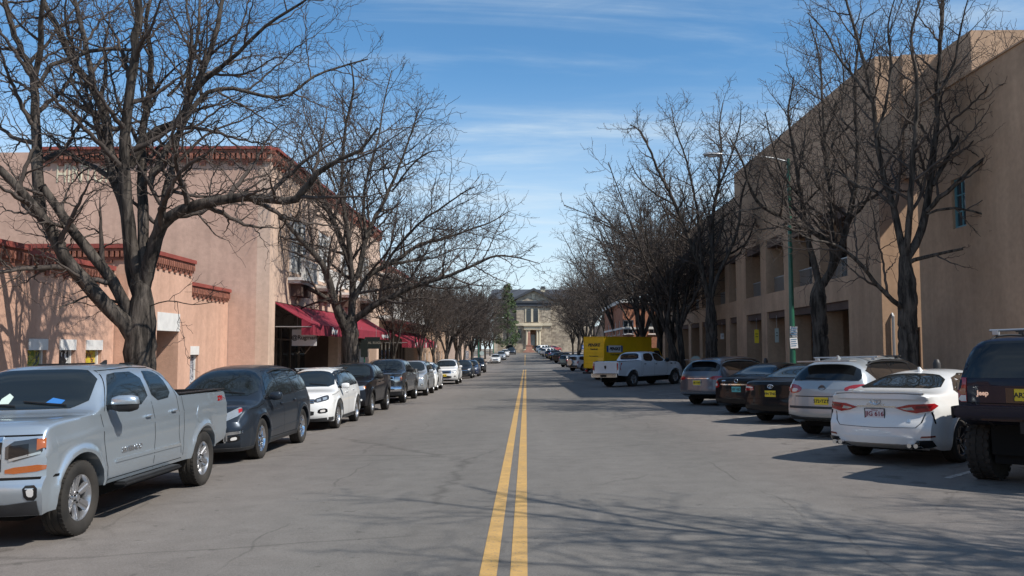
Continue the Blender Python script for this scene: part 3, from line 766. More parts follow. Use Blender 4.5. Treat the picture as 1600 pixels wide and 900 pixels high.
# ================================================================ RIGHT: terraced brown adobe block
b = empty('terraced_adobe_building', (0, 0, 0), 0, 'big terraced brown adobe building with two storey colonnade filling the right side', 'building')
C = 13.2; RG = -.6
PY0, PY1 = 32.0, 35.2
# columns start after the solid pier
bays = []
y = 35.3
while y < 80:
    bays.append((y, y+3.25)); y += 4.35
yend = y
lo, hi = [], []
for a, c_ in bays:
    lo.append((a, c_, RG-.6, 3.9)); hi.append((a, c_, 4.9, 7.85))
f = wallX(C, PY0, 54.0, RG-.6, 12.95, .95, -1, [h for h in lo+hi if h[1] < 54])
hh = [h for h in lo+hi if h[1] > 54.0]
f2 = wallX(C+.02, 54.0, yend, RG-.6, 11.5, .95, -1, [(max(h[0], 54.0), h[1], h[2], h[3]) for h in hh])
f.build('street_wall', MT['adobe'], b); f2.build('lower_street_wall', MT['adobe'], b)
for a, c_ in bays:
    for z_ in (3.55, 7.42):
        MB().box(C+.10, C+.6, a-.01, c_+.01, z_, z_+.38+(.08 if z_ > 5 else 0)).build('lintel_beam', MT['beam'], b)
fl = MB()
fl.box(C+.95, C+4, PY0+.5, yend, 4.0, 4.3); fl.box(C+.95, C+4, PY0+.5, yend, 7.95, 8.2)
fl.box(C+3.6, C+4, PY0+.5, yend, RG-.6, 4.0); fl.box(C+3.6, C+4, PY0+.5, yend, 4.3, 7.95)
fl.build('arcade_inner_wall', MT['adobe'], b)
for i, (a, c_) in enumerate(bays):
    if i < 8:
        cr = MB().box(C+1.5, C+3.6, c_-.02, c_+.25, RG-.6, 4.0); cr.build('arcade_buttress', MT['adobe'], b)
    o = MB().box(C+3.52, C+3.598, a+.12, c_-.12, RG, 3.3).build('shop_door_shade_fill', MT['dark'], b)  # door and pane widened to fill the bay, their dark standing for recess shade
    MB().box(C+3.49, C+3.518, a+.22, c_-.22, RG+.2, 3.2).build('door_pane', MT['wglass'], o)
    o = MB().box(C+3.52, C+3.598, a+.12, c_-.12, 4.35, 7.5).build('balcony_window_shade_fill', MT['dark'], b)  # upper glazing also widened, dark colour in place of the recess shade
    MB().box(C+3.49, C+3.518, a+.22, c_-.22, 4.5, 7.4).build('shade_fill_pane', MT['wglass'], o)
    rl = MB().box(C+.42, C+.47, a, c_, 5.75, 5.80)
    for y in np.arange(a+.08, c_, .16): rl.box(C+.435, C+.455, y, y+.02, 4.9, 5.75)
    rl.build('railing', MT['steel'], b)
# end face onto a narrow open court, the near wing beyond it, and the set back upper terraces
NX = 12.9; NE = 28.2; DX = 14.58
wallY(PY0-.004, C+.006, 26, RG-.6, 11.1, .4, [(DX-.83, DX, RG-.6, 2.7)]).build('end_wall', MT['adobe'], b)
MB().box(C+.96, 15.5, PY0+.401, PY0+3, 10.6, 11.08).build('terrace_parapet', MT['adobe'], b)
o = MB().box(DX-.8, DX-.03, PY0+.1, PY0+.16, RG, 2.6).build('end_door', MT['dark'], b)
MB().box(DX-.7, DX-.13, PY0+.08, PY0+.098, .3, 2.4).build('door_pane', MT['wglass'], o)
p = MB().tube([(DX-1.02, PY0-.09, RG), (DX-1.02, PY0-.09, 3.1), (DX-1.02, PY0+.0, 3.2)], .05, 8).build('downpipe', MT['steel'], b)
nwin = (25.15, 25.95, 5.5, 7.0)
wallX(NX, 21.8, NE, RG-.6, 9.85, .45, -1, [nwin]).build('near_wall', MT['adobe'], b)
windowX(b, NX, -1, *nwin, 'turq', 2, 3, .07)
wallY(21.8, NX+.45, 40, RG-.6, 9.85, .3).build('near_end_wall', MT['adobe'], b)
MB().box(NX+.45, 40, NE-.35, NE, RG-.6, 9.83).build('court_wall', MT['adobe'], b)
MB().box(NX+.45, 40, 22.1, NE-.351, 9.2, 9.3).build('terrace_roof', MT['ground'], b)
MB().box(NX-.05, NX+.5, 21.75, NE+.04, 9.852, 9.90).build('coping', MT['adobe'], b)
MB().box(C+.95, 15.50, 31.8, 54, 8.25, 12.945).build('upper_block', MT['adobe'], b)
MB().box(15.52, 17.4, 29.5, 32.399, 11.1, 13.0).build('upper_terrace', MT['adobe'], b)
MB().box(15.521, 40, 32.4, 56, 8.2, 12.998).build('upper_terrace', MT['adobe'], b)
MB().box(C+.97, 40, 56.0, yend, 8.25, 11.4).build('far_block', MT['adobe'], b)
MB().box(C+.97, 15.51, 54.001, 55.99, 8.25, 11.45).build('mid_block', MT['adobe'], b)
MB().box(C, C+4, yend, yend+.5, RG-.6, 11.5).build('far_end_wall', MT['adobe'], b)
# posters and notices inside the arcade
for (px0, px1, py0, py1, Y, m, lab) in ((1179, 1186, 515, 536, 47.6, 'plate_y', 'tall yellow banner hanging beside an arcade column'), (1211, 1217, 513, 535, 44.0, 'greysign', 'green and white poster in a dark arcade bay behind the lamp post'), (1126, 1131, 521, 530, 56.0, 'whitelens', 'small white notice on an arcade column behind the grey crossover')):
    a, c_ = at(px0, py0, Y), at(px1, py1, Y)
    o = MB().box(a.x, c_.x, Y, Y+.05, c_.z, a.z).build('notice_board', MT[m]); tag(o, lab, 'notice')
    MB().box(a.x+.05, c_.x-.05, Y-.012, Y-.002, c_.z+(a.z-c_.z)*.45, c_.z+(a.z-c_.z)*.5).box(a.x+.05, c_.x-.05, Y-.012, Y-.002, c_.z+(a.z-c_.z)*.65, c_.z+(a.z-c_.z)*.7).build('lettering', MT['ink'], o)
    MB().tube([((a.x+c_.x)/2, Y+.03, a.z), ((a.x+c_.x)/2, Y+.03, 3.6)], .01, 4).build('hanger', MT['steel'], o)

plain('row_building', 'unseen tan two storey building added behind the viewpoint on the left for reflections', -11.3, 1, -70, 2.9, -.3, 6.2, 'cream', cornice='redbrick')  # unseen buildings added behind the camera to darken reflections in the car paint
plain('row_building', 'unseen brown two storey building added behind the viewpoint on the right for reflections', 15.5, -1, -75, -7, -.2, 6.8, 'adobe')
plain('row_building', 'unseen long tan building added behind the viewpoint, closing the street in reflections', 60, -1, -130, -90, -.5, 9, 'adobe', depth=130)
# ================================================================ RIGHT: brick house and further
b = empty('brick_building', (0, 0, 0), 0, 'orange brick building with white sash windows behind the yellow truck', 'building')
q0, q1 = at(1013, 500, 88), at(1030, 522, 88)
hy = [(q0.x, q1.x, q1.z, q0.z), (q0.x-2.6, q1.x-2.6, q1.z, q0.z)]
wallY(88, 9.9, 24, -1.5, 6.6, .35, hy).build('end_wall', MT['brick'], b)
hb = [(y, y+1.4, q1.z, q0.z) for y in (91, 95, 99, 103)]
wallX(9.9, 88.351, 108, -1.5, 6.6, .35, -1, hb).build('street_wall', MT['brick'], b)
for h in hy: windowY(b, 88, *h, 'white', 2, 2, .1, sill='white')
for h in hb: windowX(b, 9.9, -1, *h, 'white', 2, 2, .1, sill='white')
MB().box(9.6, 24.3, 87.7, 108.3, 6.6, 6.95).box(9.8, 24, 87.9, 108, 3.9, 4.1).build('cornice', MT['white'], b)
MB().box(9.85, 24, 87.86, 87.998, -1.5, .75).build('plinth', MT['pink'], b)
plain('row_building', 'pale stone building behind the bare trees beyond the side street on the right', 14.5, -1, 148, 186, -.4, 6.5, 'cream', wz=((.9, 2.5), (4.2, 5.7)))

# ================================================================ courthouse at the end of the street
b = empty('courthouse', (0, 0, 0), 0, 'grey stone courthouse with gable, twin arched windows and columned porch closing the street', 'building')
CY = 236.0; K = CY/F
def cx(px): return (px-822)*K
def cz_(py): return CZ+(545-py)*K
z0 = gz(0, CY)-.6
gx0, gx1 = cx(807), cx(861); gc = (gx0+gx1)/2
aw = [(cx(822.3), cx(829.5), cz_(503), cz_(487)), (cx(833.2), cx(840.6), cz_(503), cz_(487))]
dr = (cx(827.6), cx(838), z0+.6, cz_(516))
sw_ = [(cx(859), cx(867), cz_(528), cz_(514)), (cx(809), cx(815), cz_(528), cz_(514))]
front = wallY(CY, gx0, gx1, z0, cz_(468), .7, aw+[dr]+[h for h in sw_ if h[1] < gx1])
front.build('front_wall', MT['stone'], b)
wing = MB().box(cx(770), gx0, CY+2, CY+22, z0, cz_(468)).box(gx1, cx(930), CY+2, CY+22, z0, cz_(468)); wing.build('wing_wall', MT['stone'], b)
MB().prism([(gx0, cz_(468)), (gx1, cz_(468)), (gc, cz_(452.5))], CY+.02, CY+1.0, lambda u, v, h: (u, h, v)).build('gable_wall', MT['stone'], b)
rf = MB()
pk = cz_(450)
for sg in (-1, 1):
    ex = gc+sg*(gx1-gc+1.3)
    rf.add([(gc, CY-.9, pk), (ex, CY-.9, cz_(467.5)), (ex, CY-.9, cz_(467.5)-.55), (gc, CY-.9, pk-.75), (gc, CY+12, pk), (ex, CY+12, cz_(467.5)), (ex, CY+12, cz_(467.5)-.55), (gc, CY+12, pk-.75)],
           [(0,1,2,3), (4,7,6,5), (0,4,5,1), (1,5,6,2), (2,6,7,3), (3,7,4,0)])
mr = MB().prism([(CY+1.2, cz_(467)), (CY+23, cz_(467)), (CY+12, cz_(447.5))], cx(765), cx(935), lambda u, v, h: (h, u, v))
rf.add(mr.v, mr.f)
rfo = rf.build('roof', MT['slate'], b)
MB().box(cx(845.8), cx(853.2), CY+9, CY+10.4, cz_(462), cz_(447)).build('chimney', MT['trim_stone'], rfo)
MB().box(cx(844.8), cx(854.2), CY+8.8, CY+10.6, cz_(447), cz_(446)).box(cx(846.5), cx(852.5), CY+9.1, CY+10.3, cz_(446), cz_(443.5)).build('chimney_cap', MT['slate'], rfo)
MB().box(gx0-.6, gx1+.6, CY-.7, CY-.003, cz_(473.5), cz_(470.5)).build('eaves_board', MT['slate'], b)
tr = MB().box(gx0-.3, gx1+.3, CY-.35, CY-.003, cz_(509), cz_(505))
tr.box(cx(829.8), cx(833), CY-.15, CY-.003, cz_(503.5), cz_(482)).box(cx(820.6), cx(822.1), CY-.15, CY-.003, cz_(503.5), cz_(482)).box(cx(840.8), cx(842.2), CY-.15, CY-.003, cz_(503.5), cz_(482))
tr.box(cx(831), cx(835.5), CY-.12, CY+.01, cz_(467), cz_(459))
tr.build('stone_trim', MT['trim_stone'], b)
MB().box(gx0-.5, gx1+.5, CY-.45, CY-.003, cz_(479), cz_(473.6)).build('dark_frieze', MT['slate'], b)
for h in aw:
    pts = [(h[0], h[2]), (h[1], h[2]), (h[1], cz_(487))]; r = (h[1]-h[0])/2; xc = (h[0]+h[1])/2
    for k in range(1, 8): t = math.pi*k/8; pts.append((xc+r*math.cos(t), cz_(487)+r*math.sin(t)*1.3))
    pts.append((h[0], cz_(487)))
    o = MB().prism(pts, CY-.06, CY+.0, lambda u, v, hh: (u, hh, v)).build('arched_window', MT['wglass'], b)
    g_ = MB()
    for k in range(1, 4): x = h[0]+(h[1]-h[0])*k/4; g_.box(x-.03, x+.03, CY-.1, CY-.062, h[2], h[3]+.6)
    for k in range(6): z = h[2]+(h[3]-h[2])*k/5; g_.box(h[0], h[1], CY-.105, CY-.066, z-.03, z+.03)
    g_.build('glazing_bars', MT['dark'], o)
for h in sw_:
    if h[1] < gx1: windowY(b, CY, *h, 'dark', 2, 2, .08, depth=.3)
pt = MB().box(cx(818.5), cx(846.5), CY-2.6, CY-.36, cz_(515.5), cz_(510)).box(cx(817.5), cx(847.5), CY-2.9, CY-.36, cz_(510), cz_(508.6))
for px in (823, 826.8, 839, 842.8):
    pt.lathe([(0, .42), (.25, .42), (.3, .33), (cz_(516.8)-cz_(545), .29), (cz_(516.2)-cz_(545), .4), (cz_(515.5)-cz_(545)-.02, .42)], 14, 'z', (cx(px), CY-2.1, cz_(545)))
pt.build('portico', MT['trim_stone'], b)
MB().box(cx(818), cx(847), CY-4.2, CY-.36, z0, cz_(545.2)).box(cx(820), cx(845), CY-5.4, CY-4.2, z0, cz_(546.2)).build('entrance_steps', MT['trim_stone'], b)
o = MB().box(dr[0]+.03, dr[1]-.03, CY+.4, CY+.5, dr[2], dr[3]).build('door', mat('brown_wood_door', (.12, .06, .035), rough=.5), b)
MB().box(cx(829.5), cx(836), CY+.36, CY+.398, cz_(540), cz_(523)).build('door_glass', MT['wglass'], o)
# courthouse garden wall and obelisk
o = MB().box(cx(778)*.93, cx(817)*.93, 219, 219.6, .6, 3.2).build('stone_garden_wall', MT['stone']); tag(o, 'low tan stone wall left of the courthouse porch', 'wall')
o = MB().box(cx(848)*.93, cx(905)*.93, 219, 219.6, .6, 2.8).build('stone_garden_wall', MT['stone']); tag(o, 'low tan stone wall right of the courthouse porch', 'wall')
ob = empty('obelisk_monument', (.75, 214, gz(0, 214)-.05), 0, 'reddish stone obelisk on a stepped base in front of the courthouse door', 'monument')
MT['redstone'] = mat('reddish_stone', (.38, .2, .15), rough=.85, var=.2, vscale=1)
def frust(mb, w0, w1, za, zb):
    mb.add([(-w0,-w0,za),(w0,-w0,za),(w0,w0,za),(-w0,w0,za),(-w1,-w1,zb),(w1,-w1,zb),(w1,w1,zb),(-w1,w1,zb)], [(0,3,2,1),(4,5,6,7),(0,1,5,4),(1,2,6,5),(2,3,7,6),(3,0,4,7)])
mb = MB(); frust(mb, 1.5, 1.5, 0, .3); frust(mb, 1.15, 1.15, .3, .6); frust(mb, .8, .75, .6, 1.7); frust(mb, .85, .85, 1.7, 1.85)
mb.build('base', MT['redstone'], ob)
mb = MB(); frust(mb, .45, .28, 1.85, 4.9); frust(mb, .28, .02, 4.9, 5.3); mb.build('shaft', MT['redstone'], ob)

# ================================================================ street furniture
def lamp_post(px, py, X_, label, H=8.8, arm=2.6, r0=.10, head=True, s=-1):
    p = Vector((X_, X_*F/(px-822), 0)) if px != 822 else Vector((0, 30, 0))
    p.z = gz(p.x, p.y)+.14
    o = empty('street_lamp', p, 0, label, 'street lamp')
    MB().lathe([(0, .2), (.04, .2), (.06, .14), (.3, r0*1.15), (H, r0*.6), (H+.02, .01)], 16, 'z').build('pole', MT['green'], o, sm=40)
    if head:
        ar = MB().tube([(0, 0, H-.12), (s*.5, 0, H+.02), (s*arm*.5, 0, H+.14), (s*arm, 0, H+.18)], [.04, .035, .03, .028], 8)
        ar.build('arm', MT['steel'], o, sm=60)
        hd = MB(); 
        prof = [(0, .03), (.06, .10), (.2, .13), (.55, .15), (.72, .12), (.8, .02)]
        b0 = len(hd.v)
        hd.lathe(prof, 12, 'x', (0, 0, 0))
        hd.v = [(s*(arm-.05+v[0]), v[1], H+.19+v[2]*.55) for v in hd.v]
        hd.build('lamp_head', MT['steel'], o, sm=50)
        lz = MB().lathe([(0, .02), (.1, .1), (.3, .12), (.45, .02)], 10, 'x'); lz.v = [(s*(arm+.15+v[0]), v[1], H+.13+v[2]*.5) for v in lz.v]
        lz.build('lens', MT['whitelens'], o, sm=50)
    return o, p
lo_, lp = lamp_post(1235, 570, 10.15, 'tall green street lamp with a long arm among the trees on the right', H=9.1, arm=2.55)
# paper notices taped on it
for (z, tx, tm, c2, lab) in ((2.55, '', 'x', 'po4', 'pale blue paper notice taped on the green lamp post, upper one'), (2.12, '', 'x', 'inkwhite', 'white paper notice taped on the green lamp post, lower one')):
    o = MB().box(-.14, .14, -.01, .01, -.2, .2).build('paper_notice', MT[c2]); tag(o, lab, 'notice')
    o.location = (lp.x+.02, lp.y-.12, z); o.rotation_euler = (0, D2R(-4 if z < 2.3 else 2), 0)
    t = MB()
    for k in range(4): t.box(-.11, .11-.03*(k % 2), -.016, -.0105, .12-k*.08, .15-k*.08)
    t.build('lettering', mat('notice_ink', (.08, .2, .35)), o)
lamp_post(748, 560, -7.9, 'green lamp post without arm near the far end of the left kerb', H=5.2, head=False, r0=.09)
lamp_post(771, 505, -7.9, 'far street lamp with short arm among the left trees', H=8.4, arm=1.8, s=1)

def sign_post(px, X_, label, H, plate, w_, h_, m, txt=None, tm='ink', size=.2, post='green', round_=False, face=-1, name='sign_post'):
    Y = X_*F/(px-822); p = Vector((X_, Y, gz(X_, Y)+.14))
    o = empty(name, p, 0, label, 'sign')
    MB().tube([(0, 0, 0), (0, 0, H)], .032, 8).build('post', MT[post], o)
    if plate:
        mb = MB()
        if round_ == 8: pts = [(w_/2/math.cos(math.pi/8)*math.cos(math.pi/8+k*math.pi/4), w_/2/math.cos(math.pi/8)*math.sin(math.pi/8+k*math.pi/4)) for k in range(8)]
        elif round_: pts = [(w_/2*math.cos(k*math.pi/12), w_/2*math.sin(k*math.pi/12)) for k in range(24)]
        else: pts = [(-w_/2, -h_/2), (w_/2, -h_/2), (w_/2, h_/2), (-w_/2, h_/2)]
        mb.prism(pts, -.055, -.04, lambda u, v, h: (u, h, H-h_/2-.03+v)); mb.build('plate', MT[m], o)
        if txt: text_mesh(txt, size, MT[tm], 'lettering', o, frame((1,0,0), (0,0,1), (0, -.057, H-h_/2-.03)), .002, .004)
    return o
sign_post(569.5, -8.0, 'slim green post with a dark box on top beside the second left tree', 2.75, True, .34, .85, 'signdark', post='green')
o = sign_post(753, -7.8, 'octagonal sign seen from behind at the far left corner', 2.4, True, .75, .75, 'greysign', round_=8, post='steel')
o = sign_post(911, 8.2+2.0, 'blue parking sign at the kerb just left of the yellow truck', 3.0, True, .5, .75, 'bluesign', 'P', 'inkwhite', .5, post='steel')
o = sign_post(849, 5.9, 'small red and white sign right of the courthouse porch', 3.2, True, 1.4, 1.6, 'redsign', 'DO NOT\nENTER', 'inkwhite', .36, post='steel')
o = sign_post(1085, 9.75, 'round pale green disc on a short post in front of the white pickup', 1.55, True, .62, .62, 'greysign', round_=True, post='green')
o = sign_post(730, -7.9, 'narrow blue and white sign on a post by the left trees', 2.6, True, .4, 1.1, 'po4', post='steel')
for (px, X_) in ((622, -7.65), (657.5, -7.65)):
    pass
st = sign_post(776, -7.7, 'slim pole with a pale blue banner far down the left kerb', 4.3, True, .55, 1.7, 'greysign', post='steel')
# parking meters along the right kerb
mp_ = empty('parking_meter', (9.75, 20.6, gz(9.3, 20.6)+.14), 0, 'grey parking meter between the parked cars on the right', 'parking meter', 'parking meters along the right kerb')
MB().tube([(0, 0, 0), (0, 0, 1.1)], .03, 8).build('post', MT['steel'], mp_)
MB().lathe([(0, .04), (.03, .085), (.2, .09), (.3, .05), (.32, .01)], 12, 'z', (0, 0, 1.1)).build('meter_head', MT['dark'], mp_, sm=50)
KIDS[mp_.name] = [c for c in bpy.data.objects if c.parent == mp_]
for i, (y, lb) in enumerate(((26.6, 'grey parking meter in front of the black sedans'), (35.2, 'grey parking meter in the gap before the white pickup'))):
    c_ = copy_tree(mp_); c_.location = (9.75, y, gz(9.3, y)+.14); c_['label'] = lb
# ---------------------------------------------------------------- bare trees
def bark(name, c1, c2, sc=9):
    m = bpy.data.materials.new(name); m.use_nodes = True; nt = m.node_tree; b = nt.nodes['Principled BSDF']
    b.inputs['Roughness'].default_value = .95; b.inputs['Specular IOR Level'].default_value = .15
    tc = nn(nt, 'ShaderNodeTexCoord'); mp = nn(nt, 'ShaderNodeMapping'); mp.inputs['Scale'].default_value = (1, 1, .16)
    nt.links.new(tc.outputs['Object'], mp.inputs[0])
    n = nn(nt, 'ShaderNodeTexNoise'); n.inputs['Scale'].default_value = sc; n.inputs['Detail'].default_value = 6; n.inputs['Roughness'].default_value = .6; n.inputs['Distortion'].default_value = .4
    nt.links.new(mp.outputs[0], n.inputs[0])
    r = nn(nt, 'ShaderNodeMapRange'); r.inputs[1].default_value = .38; r.inputs[2].default_value = .62; nt.links.new(n.outputs[0], r.inputs[0])
    mx = nn(nt, 'ShaderNodeMix', data_type='RGBA'); mx.inputs[6].default_value = c1+(1,); mx.inputs[7].default_value = c2+(1,)
    nt.links.new(r.outputs[0], mx.inputs[0]); nt.links.new(mx.outputs[2], b.inputs['Base Color'])
    bp = nn(nt, 'ShaderNodeBump'); bp.inputs['Strength'].default_value = 1; bp.inputs['Distance'].default_value = .05
    nt.links.new(n.outputs[0], bp.inputs['Height']); nt.links.new(bp.outputs[0], b.inputs['Normal'])
    return m
MT['bark'] = bark('bark', (.022, .019, .017), (.10, .085, .073))
MT['twig'] = mat('twig_bark', (.082, .067, .059), rough=.9, spec=.15, var=.4, vscale=3)

class Tubes:
    """fast collector of many tapered tubes, written to one mesh"""
    def __init__(s): s.V = []; s.Fq = []; s.n = 0
    def add(s, P, R, n):
        P = np.asarray(P, float); k = len(P)
        T = np.empty_like(P); T[1:-1] = P[2:]-P[:-2]; T[0] = P[1]-P[0]; T[-1] = P[-1]-P[-2]
        T /= (np.linalg.norm(T, axis=1)[:, None]+1e-9)
        ref = np.array([.31, .17, .93]) if abs(T[:, 2]).mean() < .8 else np.array([.93, .3, .1])
        A = np.cross(T, ref); A /= (np.linalg.norm(A, axis=1)[:, None]+1e-9); B = np.cross(T, A)
        th = np.arange(n)*2*np.pi/n
        ring = P[:, None, :]+(A[:, None, :]*np.cos(th)[None, :, None]+B[:, None, :]*np.sin(th)[None, :, None])*np.asarray(R)[:, None, None]
        s.V.append(ring.reshape(-1, 3))
        i = np.arange(k-1)[:, None]*n; j = np.arange(n)[None, :]; j2 = (j+1) % n
        q = np.stack([i+j, i+j2, i+n+j2, i+n+j], -1).reshape(-1, 4)+s.n
        s.Fq.append(q); s.n += k*n
    def build(s, name, m, parent):
        V = np.concatenate(s.V).astype(np.float32); Q = np.concatenate(s.Fq).astype(np.int32)
        me = bpy.data.meshes.new(name); me.vertices.add(len(V)); me.vertices.foreach_set('co', V.ravel())
        me.loops.add(Q.size); me.loops.foreach_set('vertex_index', Q.ravel())
        me.polygons.add(len(Q)); me.polygons.foreach_set('loop_start', np.arange(len(Q), dtype=np.int32)*4)
        me.polygons.foreach_set('use_smooth', np.ones(len(Q), dtype=bool))
        me.update(calc_edges=True); me.validate()
        return link_mesh(name, me, parent, [m])

def spline(pts, rad, step):
    """Catmull-Rom through points, resampled"""
    P = [np.array(p, float) for p in pts]; P = [2*P[0]-P[1]]+P+[2*P[-1]-P[-2]]
    if not hasattr(rad, '__len__'): rad = [rad]*len(pts)
    out, R = [], []
    for i in range(1, len(P)-2):
        L = np.linalg.norm(P[i+1]-P[i]); n = max(1, int(L/step))
        for k in range(n):
            t = k/n; a, b, c, d = P[i-1], P[i], P[i+1], P[i+2]
            out.append(.5*((2*b)+(-a+c)*t+(2*a-5*b+4*c-d)*t*t+(-a+3*b-3*c+d)*t**3)); R.append(rad[i-1]*(1-t)+rad[i]*t)
    out.append(P[-2]); R.append(rad[-1])
    return np.array(out), np.array(R)

def unit(v): return v/(np.linalg.norm(v)+1e-9)
class Tree:
    def __init__(s, seed, twig_r=.006, dens=1.0, maxlev=4, zig=.22, up=.05, clip=None):
        s.rs = np.random.RandomState(seed); s.T = Tubes(); s.C = Tubes(); s.twig_r = twig_r; s.dens = dens; s.maxlev = maxlev; s.zig = zig; s.up = up; s.clip = clip; s.count = 0
    def limb(s, P, R, lev=1, bare=.15, spawn=True, n=10, spread=1.0, into=None, childlen=None):
        P = np.array(P)
        R = np.array(R, float)
        if spawn and len(R) > 4: R[:2] *= [.7, .9]     # the limb grows out of the wood behind it
        # small irregularities of the wood
        jit = s.rs.normal(0, 1, P.shape)*np.where(R > .09, .035*R, np.minimum(.2*R, .02))[:, None]; jit[0] = 0
        P2 = P+jit
        (into or s.T).add(P2, R*(1+s.rs.normal(0, .025, len(R))), n)
        if spawn: s.spawn(P2, R, lev, bare, childlen, spread)
    def spawn(s, P, R, lev, bare, childlen=None, spread=1.0):
        seg = np.linalg.norm(np.diff(P, axis=0), axis=1); cum = np.concatenate([[0], np.cumsum(seg)]); L = cum[-1]
        gap = {1: .34, 2: .20, 3: .14, 4: .10}[min(lev, 4)]/s.dens
        d = L*bare+s.rs.uniform(0, gap); side = s.rs.uniform(0, 6.28)
        while d < L:
            i = min(len(P)-2, int(np.searchsorted(cum, d)-1)); i = max(i, 0)
            t = (d-cum[i])/(seg[i]+1e-9); p = P[i]*(1-t)+P[i+1]*t; r = R[i]*(1-t)+R[i+1]*t
            ax = unit(P[i+1]-P[i])
            ref = unit(np.cross(ax, [0.1, .2, .97])); ref2 = np.cross(ax, ref)
            side += 2.4+s.rs.normal(0, .5)
            perp = ref*math.cos(side)+ref2*math.sin(side)
            ang = s.rs.uniform(.55, 1.15)
            dr = unit(ax*math.cos(ang)+perp*math.sin(ang))
            f = 1-d/L
            base = childlen if childlen else L*.6
            if lev == 1: ln = min(base, 3.4)*(.45+.75*f)*s.rs.uniform(.6, 1.25)
            elif lev == 2: ln = min(base, 1.5)*(.5+.7*f)*s.rs.uniform(.6, 1.25)
            elif lev == 3: ln = min(base*1.3, .65)*s.rs.uniform(.5, 1.3)
            else: ln = .25*s.rs.uniform(.5, 1.3)
            cr = min(r*.6, {1: .072, 2: .027, 3: .0115, 4: .006}[min(lev, 4)]*(.6+.6*f))
            cr = max(cr, s.twig_r*.9)
            if s.clip is None or s.clip(p): s.branch(p, dr, ln, cr, lev+1, spread)
            d += gap*s.rs.uniform(.6, 1.5)
        # tip continues as a fine leader
    def branch(s, p, d, L, r, lev, spread=1.0):
        step = {2: .16, 3: .11, 4: .08}.get(lev, .07)
        n = max(2, int(L/step)); P = [p]; q = p.copy(); D = d.copy(); sg = 1
        zz = unit(np.cross(d, s.rs.normal(0, 1, 3)))
        for k in range(n):
            z = s.rs.normal(0, 1, 3)*s.zig*(.38 if lev == 2 else .6)
            D = unit(D*.92+d*.08+z+np.array([0, 0, s.up]))
            sg = -sg; q = q+unit(D+zz*sg*(.16 if lev == 2 else .34))*step; P.append(q)
        P = np.array(P); t = np.linspace(0, 1, len(P)); R = r*(1-t)+s.twig_r*.55*t
        R = np.maximum(R, s.twig_r*.55)
        s.C.add(P, R, 5 if lev == 2 else 3); s.count += len(P)
        if lev < s.maxlev: s.spawn(P, R, lev, .12, L*.5, spread)
    def done(s, name, label, loc, group='bare street trees', cat='tree', shift=None):
        o = empty(name, loc, 0, label, cat, group)
        off = np.array(shift if shift is not None else loc, float)
        for T in (s.T, s.C):
            T.V = [v-off for v in T.V]
        s.T.build('trunk', MT['bark'], o)
        if s.C.n: s.C.build('crown', MT['twig'], o)
        return o

def pixlimb(pts, Y0, dY=0.0, jx=0):
    """limb traced in the photograph, leaning dY metres away from the camera over its length"""
    n = len(pts); out = []
    for i, p in enumerate(pts):
        Y = Y0+dY*i/max(1, n-1)+(p[2] if len(p) > 2 else 0); out.append(np.array(at(p[0], p[1], Y)))
    return out
def rad(r0, r1, n): return [r0+(r1-r0)*i/(n-1) for i in range(n)]
def traced_tree(name, label, Y, trunk, trunk_r, limbs, seed, tw, dens, maxlev=4, up=.05, zig=.22, step=.22):
    base = at(trunk[0][0], trunk[0][1], Y); g = gz(base.x, Y)+.14
    t = Tree(seed, tw, dens, maxlev, zig, up)
    tp = pixlimb(trunk, Y); tp[0][2] = g-.15
    P, R = spline(tp, trunk_r[:-1]+[trunk_r[-1]*.62], .12)
    h = np.maximum(0, .5-(P[:, 2]-g)); R = R*(1+h*.7)
    t.limb(P, R, 1, spawn=False, n=18)
    for L in limbs:
        pts, r0, r1, dY = L[:4]; bare = L[4] if len(L) > 4 else .18
        pp = pixlimb(pts, Y, dY); k_ = .88 if Y < 20 else .82; rr_ = rad(r0*k_, r1*k_, len(pp)); ti = len(tp)-2
        near = min(range(1, len(tp)), key=lambda i: np.linalg.norm(tp[i]-pp[0]))
        if np.linalg.norm(tp[near]-pp[0]) < 1.1:      # root the limb inside the trunk
            a_ = tp[max(1, near-1)]; d_ = tp[near]-a_; q_ = tp[near]-d_/max(np.linalg.norm(d_), .01)*.45
            pp = [q_, tp[near]*.35+pp[0]*.65]+pp[1:]; rr_ = [rr_[0]*1.05]+rr_; r0 = max(r0, .101)
        P, R = spline(pp, rr_, step)
        t.limb(P, R, 1, bare, n=12 if r0 > .1 else 8)
    o = t.done(name, label, (base.x, Y, g))
    print(name, label[:20], t.count)
    return o

